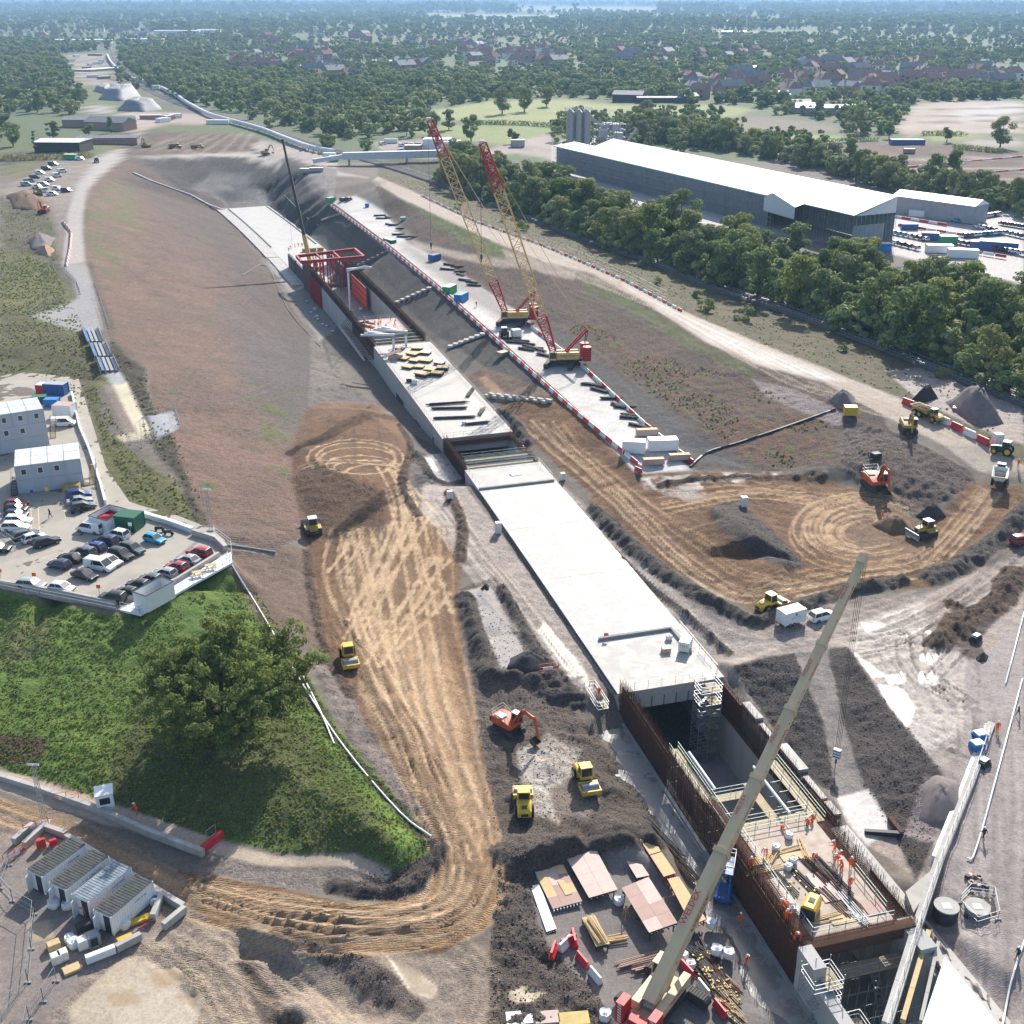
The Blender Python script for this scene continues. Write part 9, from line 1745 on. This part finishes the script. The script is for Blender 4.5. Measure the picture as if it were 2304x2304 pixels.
def panel(pl,h,mat,lb,nx,ny,mats=None,beam='steel_dark',zb=2.25,comb=False):
    W=[P(*cy(*q),zb+h) for q in pl]; o=W[0].copy(); o.z=zb; t=thing('formwork_shutter',lb,'formwork',o); r=random.Random(int(pl[0][0]))
    def q(i,j,z): a=W[0].lerp(W[1],i); b=W[3].lerp(W[2],i); p=a.lerp(b,j); return Vector((p.x-o.x,p.y-o.y,z))
    for i in range(nx):
        for j in range(ny):
            a,b,c,d=(i+.006)/nx,(i+.994)/nx,(j+.004)/ny,(j+.996)/ny; e=MB(); z0,z1=h-.06,h+r.uniform(0,.01); e.add([q(a,c,z0),q(b,c,z0),q(b,d,z0),q(a,d,z0),q(a,c,z1),q(b,c,z1),q(b,d,z1),q(a,d,z1)],[(3,2,1,0),(4,5,6,7),(0,1,5,4),(1,2,6,5),(2,3,7,6),(3,0,4,7)]); e.build('ply_sheet',r.choice(mats or [mat]),t)
    for k in range(5 if not comb else 9): f=(k+.3)/(5 if not comb else 9); MB().beam(q(f,-.02,h-.2),q(f,1.03,h-.2),.12,.24).build('joist','white_plastic' if comb else beam,t)
    for f in (.05,.35,.65,.95): MB().beam(q(0,f,h-.44),q(1,f,h-.44),.16,.2).build('bearer',beam,t)
    if h>.7:
        for f in (.08,.92):
            for g in (.05,.5,.95): MB().beam(q(f,g,0),q(f,g,h-.5),.14).build('leg',beam,t)
panel([(380,325),(600,300),(742,572),(528,628)],.6,'ply_red','low red plywood form panel with comb edge at the left of the yard',3,4,['ply_red','ply_red','ply_pale','timber'],comb=True); panel([(615,240),(838,190),(998,488),(790,548)],1.0,'ply_pale','large pale pink form panel in the middle of the yard',2,4,['ply_pale']); panel([(1025,475),(1222,395),(1432,728),(1225,800)],1.5,'ply_red','tall red plywood form panel nearest the crane boom',2,4,['ply_red','ply_pale','ply_red'],'steel_dark')
panel([(1135,88),(1230,70),(1312,210),(1228,235)],1.1,'timber','upper timber topped form table beside the walkway',1,1,beam='crane_red'); panel([(1232,240),(1316,215),(1420,368),(1332,395)],1.1,'timber','lower timber topped form table beside the walkway',1,1,beam='crane_red'); panel([(1358,412),(1440,392),(1640,702),(1535,750)],1.1,'timber','long timber form table behind the crane boom',1,1,beam='crane_red')
panel([(1020,215),(1100,200),(1228,385),(1135,405)],.5,'ply_pale','narrow form table loaded with loose parts',1,2); panel([(365,462),(430,445),(555,772),(482,795)],.35,'white_paint','stack of long white boards at the left of the yard',3,1,zb=2.3); panel([(735,690),(830,668),(942,880),(842,902)],.8,'timber','stack of pale timber sheets in the yard',1,1); panel([(560,425),(605,415),(670,515),(620,530)],.66,'timber','white plywood sheet lying on the red form panel',1,1)
for (x,y,r_,l,m,lb) in [(830,790,1.95,4.5,'timber','timber beams lying across the pale timber stack'),(990,840,.3,2.4,'timber','short timber offcuts right of the pale timber stack'),(950,165,.3,5,'ply_red','row of red steel props behind the pale form panel'),(1180,990,.35,7,'ply_red','long red plywood offcuts beside the crane'),(1240,1030,.35,5,'ply_red','shorter red plywood offcuts beside the crane'),(1110,330,2,4,'galv','metal props lying on the narrow form table'),(1300,100,2.05,9,'steel_dark','long dark steel beams beside the walkway'),(1440,300,2.05,8,'rust','rusty bars beside the walkway behind the form tables')]: u,v=cy(x,y); bundle(u,v,r_,lb,None,2.3 if 'across' not in lb else 3.15,7,m,l,False)
for (x,y,s,lb) in [(1005,590,1.1,'white bulk bag between the form panels'),(1672,755,1.1,'white bulk bag by the walkway edge'),(1712,955,1.2,'left white bulk bag of the pair by the walkway'),(1798,975,1.2,'right white bulk bag of the pair by the walkway'),(905,1425,1.2,'white bulk bag at the bottom edge left of the crane'),(1470,985,1.0,'white bag with yellow straps right of the crane boom'),(1525,1050,1.0,'white crumpled bag beside the barriers'),(1620,600,.8,'white bag on the walkway edge behind the boom')]: bag(*cy(x,y),s,lb,z=2.25)
for k in range(26): x=1560+rk.uniform(0,300); y=1000+(x-1560)*1.15+rk.uniform(-130,110); u,v=cy(x,y); bundle(u,v,2.1+rk.uniform(-.35,.35),'rusty tubes and fittings in the scrap strip right of the crane','scrap strip right of the crane',2.15,rk.randrange(5,10),rk.choice(['rust','rust','steel_dark','scaffold_board']),rk.uniform(2,5),rk.random()<.25)
t=thing('survey_tripod','yellow survey tripod standing in the yard','tripod',P(*cy(1055,690),2.3)); [MB().beam((0,0,1.5),(math.cos(a)*.5,math.sin(a)*.5,0),.06).build('leg','plant_yellow',t) for a in (0.3,2.4,4.5)]; MB().cbox((0,0,1.6),(.2,.2,.25)).build('head','steel_dark',t)
for (x,y,a,b_,m,lb) in [(285,1435,2.6,1.6,'galv','grey corrugated pallet at the bottom edge'),(485,1430,2.4,1.5,'ply_pale','pink boarded pallet at the bottom edge'),(680,1440,3,1.6,'dull_yellow','yellow framed tray at the bottom edge')]: t=thing('pallet',lb,'pallet',P(*cy(x,y),2.4),.1); MB().box(-a/2,a/2,-b_/2,b_/2,.15,.4).build('deck',m,t); [MB().box(-a/2,a/2,y0-.06,y0+.06,0,.15).build('bearer','timber',t) for y0 in (-.6,0,.6)]
cs_=['white','silver','grey','black','white','navy','red','teal']
for (u0,v0,u1,v1,n,w_) in [(2150,499,2245,483,15,'in the back row of the compound right of the shed'),(2170,532,2250,525,10,'in the middle row of the compound right of the shed'),(2256,505,2330,516,10,'in the right row of the compound right of the shed'),(2200,512,2330,540,12,'in the front row of the compound right of the shed'),(1900,505,2080,540,16,'among the barriers of the shed compound'),(2160,548,2320,575,14,'in the lowest row of the shed compound'),(1995,545,2060,560,5,'near the blue cabins of the shed compound')]:
    for k in range(n): f=k/(n-1); c=rk.choice(cs_); make_car('hatch',c,'small %s car '%c+w_,P(u0+(u1-u0)*f,v0+(v1-v0)*f,12.05),1.9+rk.uniform(-.1,.1),'%s cars parked '%c+w_,simple=True)
for (u,v,sz,m,rf,lb) in [(2112,568,(9,3,2.8),'white_paint','shed_roof','left white cabin in the shed compound'),(2165,580,(10,3,3),'white_paint','shed_roof','right white cabin in the shed compound'),(2070,487,(9,4,2.5),'white_paint','shed_roof','white cabin at the end of the long shed'),(2245,562,(13,6,3.2),'blue_paint','cabin_roof','large blue cabin in the shed compound'),(2092,540,(6,3,2.8),'blue_paint','cabin_roof','small blue cabin left in the shed compound'),(2196,560,(4,3,2.8),'blue_paint','cabin_roof','small blue cabin between white and large blue ones'),(2045,516,(6,2.5,2.2),'blue_paint','text_dark','dark blue skip beside the shed end'),(2132,548,(6,3,2.8),'green_bright','white_paint','green cabin with white roof in the shed compound'),(2040,325,(20,6,3),'blue_paint','roof_slate','row of blue cabins by the far right earthworks'),(1986,566,(5,3,3),'blue_bright','white_paint','blue truck like cabin at the left of the shed compound'),(985,335,(16,10,6),'white_paint','shed_roof','white tent behind the nearer lattice crane head'),(1015,337,(12,10,5),'white_paint','shed_roof','smaller white tent right of the other'),(930,338,(10,5,3),'brick','white_paint','pink cabin on the far compound behind the cranes'),(1165,330,(8,5,4),'concrete','roof_pale','grey cabin beside the far loading ramp'),(880,322,(8,3,2.5),'white_plastic','roof_pale','pale cabin on the left of the far compound'),(752,363,(5,3,3),'green_bright','white_paint','green cabin at the junction by the conveyor'),(742,358,(7,3,3.4),'white_paint','shed_roof','white cabin on the junction by the conveyor'),(690,388,(7,3,2),'galv','white_paint','grey trailer on the haul junction, left of two'),(712,386,(7,3,2),'galv','white_paint','grey trailer on the haul junction, right of two'),(160,358,(7,3,2.6),'green_bright','white_paint','green container in the upper left compound'),(2045,345,(6,3,2.6),'brick','roof_pale','red brown cabin on the far right earthworks')]: box_thing('site_cabin',m,lb,'cabin',at(u,v),sz,rk.uniform(-.2,.2)-.2*(u>1900),0,rf,doors=False)
for k in range(16): box_thing('site_cabin',rk.choice(['white_paint','render_cream','brick']),'small pale cabin in the works corridor running to the far left horizon','cabin',at(rk.uniform(150,235) if k<11 else rk.uniform(300,500),rk.uniform(118,190) if k<11 else rk.uniform(256,280)),(rk.uniform(6,16),4,3),rk.uniform(-.3,1.4),0,'shed_roof',doors=False)['group']='cabins in the far corridor'
for k in range(5): t=thing('precast_beam','long pale precast beam in the far left works corridor','beam',at(208+k*9,158),1.15,'beams in the far corridor'); t['kind']='thing'; MB().box(-32,32,-1.4,1.4,0,2).build('web','concrete',t); MB().box(-32,32,-1.9,1.9,2,2.3).build('flange','white_paint',t)
for k in range(26):
    u,v=[(180,360),(120,372),(105,382),(90,392),(78,402),(66,410),(112,408),(128,398),(140,388),(98,418),(84,424),(150,432),(128,428),(118,440),(60,418),(100,432)][k] if k<16 else (rk.uniform(850,1000),rk.uniform(326,342)); w_='in the upper left compound' if k<16 else 'in the far compound behind the cranes'; c=rk.choice(['white','white','white','silver','navy']); make_car('van',c,'%s van parked %s'%(c,w_),at(u,v),rk.uniform(-.4,.6),'%s vans %s'%(c,w_),simple=True,name='parked_van')
for k in range(3):
    t=thing('path_bridge',['upper','middle','lower'][k]+' span of galvanised footbridge decking on the left path','footbridge',at(205+k*14,752+k*32)); a=at(202+k*17,742+k*33)-t.location; b=at(214+k*17,772+k*33)-t.location
    for s in (-1.6,-.5,.6,1.7): MB().beam(a+Vector((s,0,.5)),b+Vector((s,0,.5)),.7,.12).build('deck_plank','galv' if s>-1 else 'tarp_blue',t)
    for s in (-2.1,2.2): MB().beam(a+Vector((s,0,.9)),b+Vector((s,0,.9)),.1,.9).build('side_rail','galv',t)
